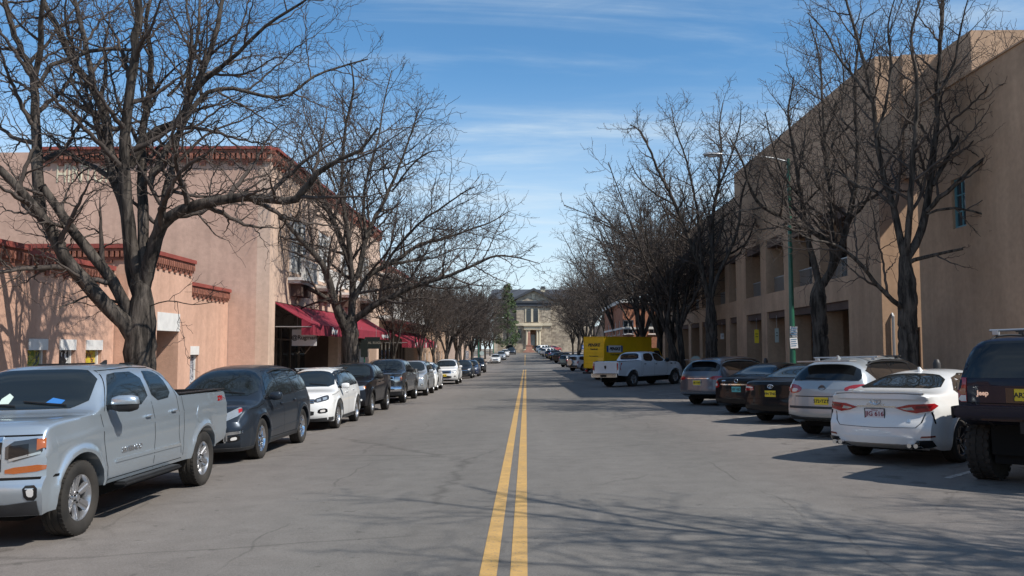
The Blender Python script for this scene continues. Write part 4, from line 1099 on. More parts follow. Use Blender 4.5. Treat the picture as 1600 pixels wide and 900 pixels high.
# --- the big tree in the left foreground
traced_tree('bare_tree', 'huge bare tree with thick forked trunk rising behind the silver pickup truck', 17.8,
    [(222, 700), (222, 640), (221, 585), (219, 540), (221, 500), (222, 440)], [.30, .29, .285, .32, .29, .24],
    [([(216, 545), (195, 505), (166, 478), (133, 440), (102, 404), (80, 360), (58, 329), (36, 302), (0, 265), (-60, 235), (-130, 200)], .21, .05, -2.0, .3),
     ([(66, 345), (60, 300), (58, 255), (57, 220), (54, 170), (53, 125), (42, 94), (23, 57), (8, 0), (-10, -60)], .15, .05, 1.2, .15),
     ([(53, 130), (62, 80), (65, 38), (66, 0), (75, -60)], .08, .04, -1.0, .1),
     ([(206, 510), (192, 470), (176, 440), (147, 402), (116, 364), (84, 316), (64, 287)], .15, .09, -.8, .3),
     ([(214, 470), (208, 420), (203, 375), (196, 320), (180, 280), (170, 235), (166, 189), (152, 150), (142, 130), (113, 95), (91, 49), (68, 0), (50, -50)], .19, .05, 1.6, .3),
     ([(148, 140), (138, 90), (130, 50), (117, 0), (105, -50)], .08, .04, 1.3, .1),
     ([(219, 450), (206, 390), (198, 316), (195, 267), (195, 210), (200, 170), (208, 100), (216, 40), (215, -10), (205, -60)], .16, .07, -.9, .35),
     ([(226, 440), (224, 355), (222, 289), (222, 240), (224, 204), (232, 151), (236, 87), (228, 35), (240, -20)], .14, .04, .9, .3),
     ([(231, 430), (240, 391), (253, 351), (284, 329), (329, 316), (382, 308), (430, 313), (462, 310), (484, 284), (508, 262), (535, 248), (562, 236), (590, 200)], .17, .022, -1.8, .22),
     ([(243, 375), (249, 345), (260, 300), (272, 250), (279, 205), (290, 160), (296, 110), (310, 50), (312, 0)], .10, .03, 1.6, .2),
     ([(203, 262), (224, 222), (246, 204), (278, 190), (296, 155), (312, 120), (328, 80), (340, 40), (346, 5), (360, -40)], .13, .04, .4, .2),
     ([(300, 148), (325, 122), (342, 108), (372, 82), (400, 55), (432, 28), (470, 5), (505, -20)], .07, .02, -1.2, .1),
     ([(235, 290), (246, 258), (262, 228), (280, 204), (302, 168), (325, 145), (366, 138), (412, 150), (452, 148), (490, 120), (530, 105), (575, 92)], .09, .02, 1.4, .2),
     ([(196, 185), (170, 78), (150, 72), (120, 85), (85, 98), (62, 130)], .06, .05, -.6, .2) if False else ([(206, 78), (172, 76), (140, 80), (112, 92), (80, 102), (60, 135)], .055, .05, -.6, .2),
     ([(262, 150), (290, 120), (300, 60), (292, 10), (300, -40)], .05, .02, 1.0, .1),
     ([(190, 475), (150, 462), (120, 470), (92, 482)], .035, .012, -1.2, .3),
     ([(225, 480), (262, 470), (300, 476), (345, 470)], .016, .008, -1.0, .4),
    ], 11, .0062, .84, up=.02, zig=.27)
# --- the second left tree
traced_tree('bare_tree', 'tall bare tree in front of the red awnings beside the white SUV', 35.5,
    [(547, 640), (548, 600), (548, 560), (547, 520), (549, 495)], [.37, .34, .34, .36, .32],
    [([(540, 520), (533, 500), (524, 476), (512, 432), (498, 405), (468, 372), (444, 345), (414, 326), (385, 300)], .25, .04, -2.5, .2),
     ([(521, 474), (500, 460), (480, 450), (440, 428), (400, 395), (372, 360), (350, 352)], .13, .03, 1.5, .15),
     ([(549, 500), (551, 460), (550, 430), (542, 400), (530, 365), (510, 318), (498, 285), (480, 250), (470, 215)], .2, .04, 2, .2),
     ([(550, 440), (545, 380), (538, 328), (534, 280), (540, 200), (552, 140), (548, 95)], .14, .03, -2.5, .15),
     ([(553, 440), (562, 420), (572, 372), (592, 330), (606, 300), (624, 260), (640, 215), (655, 170)], .16, .03, 1.0, .15),
     ([(572, 372), (568, 320), (575, 270), (590, 220), (600, 160), (612, 110)], .09, .025, 2.5, .12),
     ([(554, 505), (562, 494), (580, 480), (598, 470), (616, 462), (640, 450), (670, 440), (702, 430), (740, 415), (775, 400), (810, 403), (843, 412)], .2, .018, -1.5, .18),
     ([(553, 460), (575, 432), (605, 414), (630, 400), (656, 382), (690, 374), (730, 360), (765, 348), (796, 330)], .15, .02, 2.0, .15),
     ([(600, 415), (630, 375), (660, 345), (690, 325), (725, 300), (742, 292)], .08, .02, -2.5, .1),
     ([(540, 400), (520, 350), (505, 320), (470, 280), (440, 262), (415, 270)], .08, .02, -3, .1),
     ([(525, 300), (500, 230), (480, 190), (470, 150)], .06, .02, 2, .1),
     ([(612, 300), (640, 262), (665, 240), (690, 235)], .06, .02, -1, .1),
     ([(605, 412), (640, 408), (680, 402), (720, 388), (765, 392)], .06, .015, 3, .1),
    ], 23, .0100, .80, up=.05)
# --- right hand trees
traced_tree('bare_tree', 'bare tree with dark forked trunk right behind the green street lamp', 29.7,
    [(1283, 600), (1283, 555), (1280, 500), (1278, 465), (1281, 440)], [.29, .27, .26, .28, .26],
    [([(1279, 450), (1272, 410), (1262, 372), (1252, 310), (1241, 240), (1232, 180), (1240, 120)], .15, .03, 1.5, .2),
     ([(1284, 450), (1304, 410), (1300, 385), (1270, 362), (1232, 344), (1203, 330), (1182, 312), (1170, 288), (1160, 252), (1140, 215)], .15, .03, -1.5, .2),
     ([(1287, 450), (1308, 405), (1325, 345), (1337, 285), (1340, 220), (1335, 150), (1340, 80), (1350, 30)], .16, .03, -.5, .2),
     ([(1306, 410), (1300, 330), (1290, 250), (1286, 170), (1280, 90), (1264, 30)], .11, .025, 1.8, .12),
     ([(1322, 350), (1350, 320), (1365, 290), (1385, 262)], .07, .02, -2, .1),
     ([(1252, 310), (1225, 275), (1208, 230), (1195, 175)], .06, .02, -1, .1),
     ([(1292, 250), (1312, 190), (1318, 120), (1310, 60)], .06, .02, 1, .1),
     ([(1232, 344), (1225, 300), (1200, 262), (1190, 210)], .05, .02, 1, .1),
    ], 31, .0088, .74)
traced_tree('bare_tree', 'large bare tree against the end wall of the brown building on the right', 25.0,
    [(1419, 610), (1419, 550), (1418, 500), (1417, 450), (1414, 400)], [.30, .27, .26, .26, .26],
    [([(1413, 405), (1404, 360), (1396, 322), (1382, 275), (1370, 220), (1364, 161), (1345, 80), (1322, 0), (1310, -50)], .14, .03, 1.0, .18),
     ([(1416, 405), (1420, 350), (1424, 290), (1430, 210), (1434, 129), (1424, 60), (1440, -10)], .13, .03, -1.2, .2),
     ([(1419, 405), (1436, 370), (1448, 322), (1458, 250), (1463, 190), (1468, 84), (1474, 0), (1470, -50)], .16, .04, .6, .2),
     ([(1448, 330), (1468, 310), (1492, 290), (1520, 262), (1550, 240), (1578, 228), (1605, 215)], .10, .02, -1.5, .12),
     ([(1458, 290), (1485, 235), (1500, 210), (1530, 165), (1563, 129), (1590, 85), (1600, 60)], .09, .02, 1.5, .12),
     ([(1466, 150), (1490, 100), (1500, 50), (1512, 0)], .06, .02, -1, .1),
     ([(1420, 420), (1442, 402), (1470, 396), (1505, 389)], .08, .045, -.8, .5),
     ([(1412, 480), (1395, 470), (1366, 440), (1332, 400), (1296, 380), (1262, 372), (1225, 352)], .10, .02, -1.5, .2),
     ([(1398, 325), (1370, 300), (1340, 290), (1310, 268), (1290, 262)], .07, .02, 1.2, .1),
     ([(1368, 215), (1385, 160), (1392, 100), (1388, 40), (1400, -10)], .06, .02, -.6, .1),
     ([(1448, 335), (1480, 325), (1520, 330), (1560, 345), (1595, 356)], .06, .015, -1.2, .15),
     ([(1364, 161), (1335, 120), (1310, 90), (1290, 50), (1262, 20)], .06, .02, 1.2, .1),
    ], 37, .008, .76)
traced_tree('bare_tree', 'tall bare tree with spreading limbs behind the dark grey crossover on the right', 48.5,
    [(1113, 590), (1112, 553), (1111, 500), (1109, 465)], [.36, .33, .32, .32],
    [([(1106, 468), (1096, 423), (1070, 357), (1051, 311), (1030, 270), (1016, 235), (1000, 205), (985, 195)], .18, .03, -2.5, .2),
     ([(1111, 465), (1113, 400), (1113, 343), (1122, 290), (1127, 235), (1124, 195), (1130, 160)], .18, .03, 1, .2),
     ([(1113, 465), (1122, 430), (1137, 399), (1153, 357), (1159, 305), (1170, 270), (1182, 220)], .16, .03, -1, .2),
     ([(1098, 420), (1093, 360), (1086, 310), (1072, 250), (1055, 200), (1050, 170)], .12, .03, 3, .15),
     ([(1120, 300), (1140, 250), (1155, 200), (1158, 165)], .09, .025, -2, .1),
     ([(1055, 320), (1020, 300), (1000, 280), (985, 255)], .08, .025, 1, .1),
     ([(1135, 400), (1165, 380), (1180, 345), (1190, 320)], .08, .025, 1, .1),
    ], 41, .0125, .8)

# --- grown trees for the rest of the rows
def grown(seed, H, spread, nl, r0, tw, dens, maxlev=4, fork=2.2, zig=.2, up=.06, multi=1):
    t = Tree(seed, tw, dens, maxlev, zig, up); rs = t.rs
    tops = []
    for m in range(multi):
        a0 = rs.uniform(0, 6.28); lean = 0 if multi == 1 else .25
        d = np.array([math.cos(a0)*lean, math.sin(a0)*lean, 1])
        base = np.array([math.cos(a0), math.sin(a0), 0])*(.15 if multi > 1 else 0)
        fk = fork*rs.uniform(.85, 1.15)
        P, R = spline([base+np.array([0, 0, -.2]), base+d*fk*.4, base+d*fk+rs.normal(0, .05, 3)], [r0*1.2, r0, r0*.95], .2)
        t.limb(P, R, spawn=False, n=12); tops.append((P[-1], a0))
    for i in range(nl):
        p, a0 = tops[i % len(tops)]; a = a0+i*6.283/nl+rs.normal(0, .25); out = spread*rs.uniform(.55, 1.05); top = H*rs.uniform(.82, 1.0)
        if i % 4 == 3: out *= .35; top = H
        pts = [p-np.array([0, 0, .3]), p+np.array([math.cos(a)*out*.22, math.sin(a)*out*.22, (top-p[2])*.25]),
               p+np.array([math.cos(a)*out*.55, math.sin(a)*out*.55, (top-p[2])*.55])+rs.normal(0, .25, 3), np.array([p[0]+math.cos(a)*out, p[1]+math.sin(a)*out, top])]
        P, R = spline(pts, [r0*.55, r0*.42, r0*.22, .02], .3)
        t.limb(P, R, 1, .2, n=8)
        # secondary limb
        q = pts[2]; a2 = a+rs.choice([-1, 1])*rs.uniform(.5, 1.0); l2 = out*.6
        pts = [q, q+np.array([math.cos(a2)*l2*.5, math.sin(a2)*l2*.5, (top-q[2])*.3]), q+np.array([math.cos(a2)*l2, math.sin(a2)*l2, (top-q[2])*.65])]
        P, R = spline(pts, [r0*.25, r0*.15, .02], .3); t.limb(P, R, 1, .1, n=6)
        q = pts[1]; a2 = a-rs.uniform(.5, 1.2); l2 = out*.5
        pts = [q, q+np.array([math.cos(a2)*l2*.5, math.sin(a2)*l2*.5, .5]), q+np.array([math.cos(a2)*l2*1.1, math.sin(a2)*l2*1.1, 1.0])]
        P, R = spline(pts, [r0*.2, r0*.12, .02], .3); t.limb(P, R, 1, .1, n=6)
    return t
protos = {
 'slim': grown(51, 8.2, 2.4, 5, .13, .011, .9, 4, 2.4),
 'round': grown(52, 8.6, 4.4, 8, .18, .015, .66, 4, 2.2, up=.0),
 'round2': grown(53, 8.2, 4.2, 7, .17, .016, .62, 4, 2.0, up=.0),
 'tall': grown(54, 12.0, 5.0, 8, .20, .013, .60, 4, 2.6),
 'forky': grown(55, 10.5, 4.2, 7, .15, .013, .60, 4, 2.4, multi=2),
}
PT = {}
def place_tree(kind, px, X, label, s=1.0, rz=0.0, Y=None, sz=None):
    Yp = Y if Y is not None else X*F/(px-822)
    loc = (X, Yp, gz(X, Yp)+.1)
    if kind not in PT:
        t = protos[kind]
        o = t.done('bare_tree', label, loc, shift=(0, 0, 0)); PT[kind] = o; print(kind, t.count)
    else:
        o = copy_tree(PT[kind]); o.location = loc; o['label'] = label
    o.scale = (s, s, sz or s); o.rotation_euler = (0, 0, rz)
    return o
# left row
place_tree('slim', 613, -7.9, 'slender bare tree at the near end of the second red awning', 1.0, .3)
place_tree('slim', 656, -8.0, 'slender bare tree at the middle of the second red awning', .95, 2.1)
place_tree('slim', 679, -8.1, 'slender bare tree at the far end of the second red awning', 1.0, 4.0)
place_tree('round', 697, -8.0, 'round bare tree just past the red awnings on the left', 1.12, 1.0)
place_tree('round2', 713, -8.3, 'bushy bare tree behind the white SUV far down on the left', 1.22, 2.0)
place_tree('forky', 722, -9.3, 'tall forked bare tree in the left row of the far block', 1.16, 0.4)
place_tree('round', 738, -8.2, 'round bare tree by the left side street', 1.32, 3.0)
place_tree('round2', 745, -11.5, 'bare tree set back at the left side street corner', 1.59, 5.1, Y=150)
place_tree('round', 760, -8.6, 'dense bare tree past the side street on the left', 1.65, 4.4, Y=158)
place_tree('round2', 770, -8.2, 'dense low bare tree near the far left kerb', 1.05, .9, Y=172)
place_tree('round', 780, -7.9, 'dark dense bare tree at the far end of the left row', .85, 2.6, Y=188)
place_tree('tall', 690, -15.0, 'tall bare tree rising above the roofs far left', 1.22, 1.6, Y=150)
place_tree('forky', 720, -18.0, 'tall reddish bare tree above the far left roofs', 1.46, 2.6, Y=186)
# right row
place_tree('forky', 1068, 10.3, 'forked bare tree behind the nose of the white pickup truck', 1.34, 1.1)
place_tree('round', 1048, 10.2, 'bare tree beside the last bays of the arcade on the right', 1.34, 2.3)
place_tree('tall', 1029, 10.4, 'tall bare tree in front of the brick building window', 1.22, .5)
place_tree('tall', 1004, 10.5, 'tall bare tree left of the brick building window', 1.34, 3.1)
place_tree('forky', 985, 10.6, 'bare tree rising behind the roof of the yellow truck', 1.41, 4.7)
place_tree('tall', 966, 10.4, 'tall bare tree behind the left end of the yellow truck', 1.41, 5.5)
place_tree('round2', 948, 10.8, 'bare tree behind the far corner of the brick building', 1.73, 1.9)
place_tree('tall', 935, 11.6, 'bare tree beyond the side street on the right', 1.47, 2.8, Y=148)
place_tree('round', 920, 10.9, 'rounded bare tree in the right row beyond the side street', 1.92, .2, Y=158)
place_tree('round2', 905, 10.4, 'low dense bare tree far down the right row', 1.92, 3.6, Y=170)
place_tree('round', 890, 10.0, 'wide bare tree near the courthouse on the right', 1.15, 5.2, Y=184)
place_tree('forky', 880, 12.5, 'bare tree beside the courthouse wing on the right', 1.54, 4.2, Y=203)
place_tree('tall', 930, 20.0, 'tall bare tree behind the far right buildings', 1.54, 1.2, Y=196)
place_tree('round', 860, 24.0, 'bare tree in the courthouse garden on the right', 1.79, 2.2, Y=222)
place_tree('round2', 790, -12.0, 'bare tree in the courthouse garden on the left', 1.79, 0.7, Y=222)
# the tree just right of the frame whose shadow lies across the foreground, and one behind it
place_tree('tall', 0, 10.6, 'bare tree just outside the right edge casting the foreground shadow', .95, 2.9, Y=4.6)
place_tree('tall', 0, 11.0, 'bare tree at the right kerb before the foreground', .8, .4, Y=-3.5)

# --- conifer left of the courthouse
MT['needles'] = mat('pine_needles', (.045, .075, .03), rough=.8, var=.5, var2=(.09, .12, .045), vscale=1.2)
MT['needles_dry'] = mat('brown_needles', (.13, .075, .04), rough=.85, var=.5, vscale=1.2)
def conifer(loc, H, W, seed, label, m='needles', n=5200, z0=.12):
    rs = np.random.RandomState(seed); o = empty('pine_tree', loc, 0, label, 'tree')
    MB().tube([(0, 0, -.2), (.1, 0, H*.5), (0, 0, H*.93)], [.35, .22, .05], 10).build('trunk', MT['bark'], o)
    V, Q = [], []
    clumps = []
    for k in range(95):
        t = rs.uniform(z0, .97); z = H*t; rr = W*(1-t)**.75*min(1, (t-z0+.12)/.2)*rs.uniform(.55, 1.05); a = rs.uniform(0, 6.28)
        clumps.append((rr*math.cos(a), rr*math.sin(a), z, rs.uniform(.5, 1.1)*(1.25-t*.5)))
    b = 0
    for i in range(n):
        c = clumps[rs.randint(len(clumps))]; d = rs.normal(0, 1, 3); d /= np.linalg.norm(d); r = c[3]*rs.uniform(.5, 1)
        p = np.array(c[:3])+d*r*np.array([1, 1, .7]); u = rs.normal(0, 1, 3); u /= np.linalg.norm(u); v = np.cross(u, rs.normal(0, 1, 3)); v /= np.linalg.norm(v)
        s1, s2 = rs.uniform(.16, .34), rs.uniform(.06, .14)
        V += [p-u*s1, p+v*s2, p+u*s1, p-v*s2]; Q.append((b, b+1, b+2, b+3)); b += 4
    me = bpy.data.meshes.new('crown'); me.from_pydata([tuple(v) for v in V], [], Q); link_mesh('crown', me, o, [MT[m]])
    mb = MB()
    for c in clumps[::2]: mb.tube([(0, 0, c[2]*.92), (c[0], c[1], c[2])], [.05, .02], 4)
    mb.build('limbs', MT['bark'], o)
    return o
conifer((-4.6, 211, gz(-5, 209)), 17.6, 3.7, 5, 'green pine tree standing left of the courthouse gable')
conifer((-11.5, 214, gz(-11, 214)), 15.2, 3.0, 6, 'brownish conifer left of the green pine tree', 'needles_dry', 3500)
conifer((17.0, 250, 1.3), 19.0, 3.2, 8, 'dark conifer rising behind the right end of the courthouse roof')
# ---------------------------------------------------------------- vehicles
MT['amber'] = mat('amber_lens', (.34, .085, .012), rough=.2, coat=1)
PAINT = {
 'silver': paint('silver_paint', (.47, .54, .60), metal=.7, rough=.32, dust=.04),
 'bluegrey': paint('dark_blue_grey_paint', (.022, .030, .042), metal=.35, rough=.3, dust=.02),
 'white': paint('white_paint', (.72, .72, .71), rough=.35, dust=.05),
 'black': paint('black_paint', (.007, .007, .009), rough=.3, dust=.008),
 'darkgrey': paint('dark_grey_paint', (.045, .048, .052), metal=.4, rough=.32, dust=.03),
 'silver2': paint('light_silver_paint', (.40, .42, .44), metal=.55, rough=.34, dust=.08),
 'sand': paint('champagne_silver_paint', (.36, .38, .39), metal=.5, rough=.36, dust=.04),
 'navy': paint('navy_paint', (.006, .008, .022), rough=.35, dust=.012),
 'steelgrey': paint('steel_grey_paint', (.10, .115, .14), metal=.5, rough=.32, dust=.015),
 'truckwhite': paint('pickup_white_paint', (.66, .69, .73), rough=.34, dust=.04),
 'red': paint('red_paint', (.30, .015, .02), rough=.35, dust=.05),
 'blue': paint('blue_paint', (.02, .035, .08), metal=.3, rough=.32, dust=.02),
}
MT['tyellow'] = mat('yellow_truck_paint', (.88, .52, .010), rough=.45, coat=.4, var=.12, vscale=1.2)
MT['cladding'] = mat('grey_cladding', (.03, .031, .033), rough=.6, var=.25, vscale=6)

class Car:
    def __init__(s, sp, label, cat='car', group=None, name='parked_car', pnt=None):
        s.sp = sp; s.root = empty(name, (0, 0, 0), 0, label, cat, group)
        s.p = PAINT[pnt or sp['paint']]
        s.body = s.make_body()
    # -- body shell, lofted along its length
    def make_body(s):
        sp = s.sp; W = sp['W']; top = pchip(sp['top']); belt = pchip(sp['belt']); plan = pchip(sp['plan']); side = pchip(sp.get('side', [(0, .93), (.12, .975), (.35, .995), (.6, 1.0), (.85, .975), (1, .94)]))
        sill = pchip(sp['sill']) if isinstance(sp['sill'], list) else (lambda x, v=sp['sill']: v)
        ra, Rw = sp['ra'], sp['R']; ax = sp['axles']; n = sp.get('n', 3.4); tum = sp.get('tum', .34); flare = sp.get('flare', .022)
        x0, x1 = sp['top'][0][0], sp['top'][-1][0]
        xs = set(np.round(np.arange(x0, x1, .07), 4)); xs |= {round(p[0], 4) for p in sp['top']}; xs.add(round(x1, 4))
        for a in ax:
            for k in range(0, 25): xs.add(round(a+ra*math.cos(math.pi*k/24), 4))
            xs.add(round(a-ra-.012, 4)); xs.add(round(a+ra+.012, 4))
        xs = sorted(x for x in xs if x0 <= x <= x1)
        xs = [x for i, x in enumerate(xs) if i == 0 or x-xs[i-1] > .004]
        N1, N2 = 14, 13
        def zlow(x):
            z = sill(x)
            for a in ax:
                if abs(x-a) < ra: z = max(z, Rw+sp.get('archz', 0)+math.sqrt(ra*ra-(x-a)**2))
            return z
        creases = sp.get('crease', [])
        secs = []
        for x in xs:
            zl, zb, zt = zlow(x), belt(x), top(x); zt = max(zt, zb+.015); zb = max(zb, zl+.06); zt = max(zt, zb+.015)
            w_ = W*plan(x); s0 = sill(x); pts = []
            for k in range(N1):
                z = zl+(zb-zl)*k/(N1-1); t = (z-s0)/(zb-s0+1e-6); y = w_*side(max(0, min(1, t)))
                for a in ax:
                    d = math.hypot(x-a, z-Rw-sp.get('archz', 0))
                    if z > Rw*.6: y += flare*math.exp(-((d-ra-.03)/.055)**2)
                for (ca, cw, cd) in creases: y += cd*math.exp(-((t-ca)/cw)**2)
                pts.append((y, z))
            yS = pts[-1][0]; H = zt-zb
            for k in range(1, N2+1):
                th = (math.pi/2)*k/N2; c_, s_ = max(0, math.cos(th)), math.sin(th)
                z = zb+H*s_**(2/n); y = (yS-tum*(z-zb)*min(1, H/.3))*c_**(2/n)
                pts.append((max(0, y), z))
            secs.append(pts)
        # nose and tail shape
        nf, nr = pchip(sp['nose']), pchip(sp['tail']); cf, cr = sp.get('cf', .16), sp.get('cr', .10)
        def warp(x, y, z):
            u = max(0, (x-(x1-.62))/.62)**2; v = max(0, ((x0+.62)-x)/.62)**2; r = min(1, abs(y)/W)
            return (x-u*(nf(z)+cf*r**3)+v*(nr(z)+cr*r**3), y, z)
        mb = MB(); m = len(secs[0])
        ring = 2*m-1+2
        for x, pts in zip(xs, secs):
            zl = pts[0][1]
            row = [(p[0], p[1]) for p in pts]+[(-p[0], p[1]) for p in pts[-2::-1]]+[(-pts[0][0]*.6, zl), (pts[0][0]*.6, zl)]
            mb.v += [warp(x, y, z) for y, z in row]
        ring = len(row)
        for i in range(len(xs)-1):
            for k in range(ring):
                k2 = (k+1) % ring; mb.f.append((i*ring+k, (i+1)*ring+k, (i+1)*ring+k2, i*ring+k2)); mb.mi.append(0)
        for (i, x) in ((0, xs[0]), (len(xs)-1, xs[-1])):
            pts = secs[i]; M_ = 12; rows = []
            for k, (y, z) in enumerate(pts):
                r = [i*ring+k]
                for q in range(1, M_):
                    mb.v.append(warp(x, y*(1-2*q/M_), z)); r.append(len(mb.v)-1)
                r.append(i*ring+(2*m-2-k)); rows.append(r)
            for a, b in zip(rows[:-1], rows[1:]):
                for q in range(M_): mb.f.append((a[q], a[q+1], b[q+1], b[q])); mb.mi.append(0)
            a = rows[0]; mb.f.append(tuple(a+[i*ring+ring-2, i*ring+ring-1])); mb.mi.append(0)
        me = bpy.data.meshes.new('body'); me.from_pydata(mb.v, [], mb.f)
        bm = bmesh.new(); bm.from_mesh(me); bmesh.ops.remove_doubles(bm, verts=bm.verts, dist=.0015); bmesh.ops.dissolve_degenerate(bm, dist=.0005, edges=bm.edges)
        bmesh.ops.recalc_face_normals(bm, faces=bm.faces)
        for cut in sp.get('cut', []):      # the load bed of a pickup
            pass
        bm.to_mesh(me); bm.free()
        o = link_mesh('body', me, s.root, [s.p])
        if sp.get('bed'):
            bx0, bx1, bw, bz0 = sp['bed']
            c = MB().box(bx0, bx1, -bw, bw, bz0, 3).build('tmpcut', MT['black'])
            md = o.modifiers.new('b', 'BOOLEAN'); md.object = c; md.operation = 'DIFFERENCE'; md.solver = 'EXACT'
            dg = bpy.context.evaluated_depsgraph_get(); me2 = bpy.data.meshes.new_from_object(o.evaluated_get(dg))
            if len(me2.polygons) > 500:
                o.modifiers.clear(); o.data = me2; me2.name = 'body'
                me2.materials.clear(); me2.materials.append(s.p); me2.materials.append(MT['black'])
                for p in me2.polygons:
                    ce = p.center; inb = bx0-.005 < ce.x < bx1+.005 and abs(ce.y) < bw+.005 and ce.z > bz0-.01 and (abs(p.normal.z) < .5 or ce.z < bz0+.02)
                    p.material_index = 1 if inb and (abs(abs(ce.y)-bw) < .01 or abs(ce.x-bx0) < .01 or abs(ce.x-bx1) < .01 or ce.z < bz0+.02) else 0
                me = me2
            else: o.modifiers.clear()
            bpy.data.objects.remove(c)
        smooth(me, 38)
        bm = bmesh.new(); bm.from_mesh(me); s.bvh = BVHTree.FromBMesh(bm); bm.free()
        s.x0, s.x1 = x0, x1
        return o
    # -- surface patches
    def cast(s, p, D):
        o = Vector(p)+D*6
        loc, nrm, i, d = s.bvh.ray_cast(o, -D, 14)
        if loc is None: return None, None
        if nrm.dot(D) < 0: nrm = -nrm
        return loc, nrm
    def patch(s, name, pts, D, m, off=.006, res=.06, rnd=0, parent=None, lip=.014, ret=False, mb=None):
        D = Vector(D).normalized(); up = Vector((0, 0, 1)) if abs(D.z) < .9 else Vector((1, 0, 0))
        U = up.cross(D).normalized(); Vv = D.cross(U)
        pts = [Vector(p) for p in pts]; P2 = [Vector((p.dot(U), p.dot(Vv))) for p in pts]
        for _ in range(rnd):
            q = []
            for i, a in enumerate(P2): b = P2[(i+1) % len(P2)]; q += [a*.78+b*.22, a*.22+b*.78]
            P2 = q
        ds = []
        for i, a in enumerate(P2):
            b = P2[(i+1) % len(P2)]; n_ = max(1, int((b-a).length/res))
            ds += [a+(b-a)*k/n_ for k in range(n_)]
        xs = [p.x for p in ds]; ys = [p.y for p in ds]; nb = len(ds); allp = list(ds)
        gx = np.arange(min(xs)+res*.5, max(xs), res); gy = np.arange(min(ys)+res*.5, max(ys), res)
        if len(gx)*len(gy) < 3000:
            for i, x in enumerate(gx):
                for y in gy:
                    v = Vector((x, y+(.003*(i % 2))));
                    if min((v-d).length for d in ds) > res*.4: allp.append(v)
        r = delaunay_2d_cdt(allp, [(i, (i+1) % nb) for i in range(nb)], [list(range(nb))], 1, 1e-5)
        vs, fs = r[0], r[2]; c0 = sum(pts, Vector())/len(pts); dz = c0.dot(D); out = []; nr = []
        for v in vs:
            loc, nm = s.cast(U*v.x+Vv*v.y+D*dz, D); out.append(loc); nr.append(nm)
        own = mb is None
        if own: mb = MB()
        base = len(mb.v); idx = {}
        for i, (l, nm) in enumerate(zip(out, nr)):
            if l is not None: idx[i] = len(mb.v); mb.v.append(tuple(l+nm*off))
        edges = {}
        for f in fs:
            if all(i in idx for i in f):
                mx = max((out[f[a]]-out[f[a-1]]).length for a in range(len(f)))
                if mx > .45: continue
                mb.f.append(tuple(idx[i] for i in f)); mb.mi.append(0)
                for a in range(len(f)):
                    e = (f[a-1], f[a]); edges[e] = 1
        for (a, b) in list(edges):
            if (b, a) not in edges:
                ia, ib = len(mb.v), len(mb.v)+1
                mb.v.append(tuple(out[a]+nr[a]*(off-lip))); mb.v.append(tuple(out[b]+nr[b]*(off-lip)))
                mb.f.append((idx[b], idx[a], ia, ib)); mb.mi.append(0)
        if not own: return mb
        if not mb.f: return None
        o = mb.build(name, m, parent or s.root); smooth(o.data, 40)
        return o
    def sidep(s, name, poly, m, sides=(1, -1), **k):
        r = []
        for q in sides: r.append(s.patch(name, [(x, q*s.sp['W'], z) for x, z in poly], (0, q, 0), m, **k))
        return r
    def endp(s, name, poly, m, front=True, ang=0, mirror=True, xr=None, **k):
        """polygon in (y,z) looked at from the front or the rear; ang turns the view outwards"""
        X = xr if xr is not None else (s.x1-.1 if front else s.x0+.1); r = []
        for q in ((1, -1) if mirror else (1,)):
            a = D2R(ang); D = (math.cos(a)*(1 if front else -1), q*math.sin(a), 0)
            r.append(s.patch(name, [(X, q*y, z) for y, z in poly], D, m, **k))
        return r
    def seams(s, lines, w_=.009):
        mb = MB()
        for L in lines:
            for q in (1, -1):
                L2 = []
                for i in range(len(L)-1):
                    a, b = Vector(L[i]), Vector(L[i+1]); n_ = max(1, int((b-a).length/.07))
                    L2 += [a+(b-a)*k/n_ for k in range(n_)]
                L2.append(Vector(L[-1])); row = []
                for i, p in enumerate(L2):
                    t = (L2[min(i+1, len(L2)-1)]-L2[max(0, i-1)]).normalized(); nrm = Vector((-t.y, t.x)); pr = []
                    for sg in (-1, 1):
                        c = p+nrm*sg*w_/2; loc, nm = s.cast((c.x, q*s.sp['W'], c.y), Vector((0, q, 0)))
                        pr.append(None if loc is None else loc+nm*.0022)
                    row.append(pr)
                for a, b in zip(row[:-1], row[1:]):
                    if None in a or None in b: continue
                    k = len(mb.v); mb.v += [tuple(a[0]), tuple(a[1]), tuple(b[1]), tuple(b[0])]; mb.f.append((k, k+1, k+2, k+3)); mb.mi.append(0)
        if mb.f: mb.build('door_gaps', MT['gap'], s.root)
    def handles(s, pos, m='paint', L=.16):
        for (x, z) in pos:
            for q in (1, -1):
                loc, nm = s.cast((x, q, z), Vector((0, q, 0)))
                if loc is None: continue
                mb = MB(); mb.lathe([(-L/2, .006), (-L/2+.02, .018), (L/2-.02, .018), (L/2, .006)], 8, 'x')
                mb.v = [(v[0]+x, v[1]*.9+loc.y+q*.03, v[2]*1.1+z) for v in mb.v]
                mb.box(x-L/2+.01, x-L/2+.035, loc.y-.01*q, loc.y+q*.03, z-.012, z+.012).box(x+L/2-.035, x+L/2-.01, loc.y-.01*q, loc.y+q*.03, z-.012, z+.012)
                mb.build('door_handle', s.p if m == 'paint' else MT[m], s.root, sm=50)
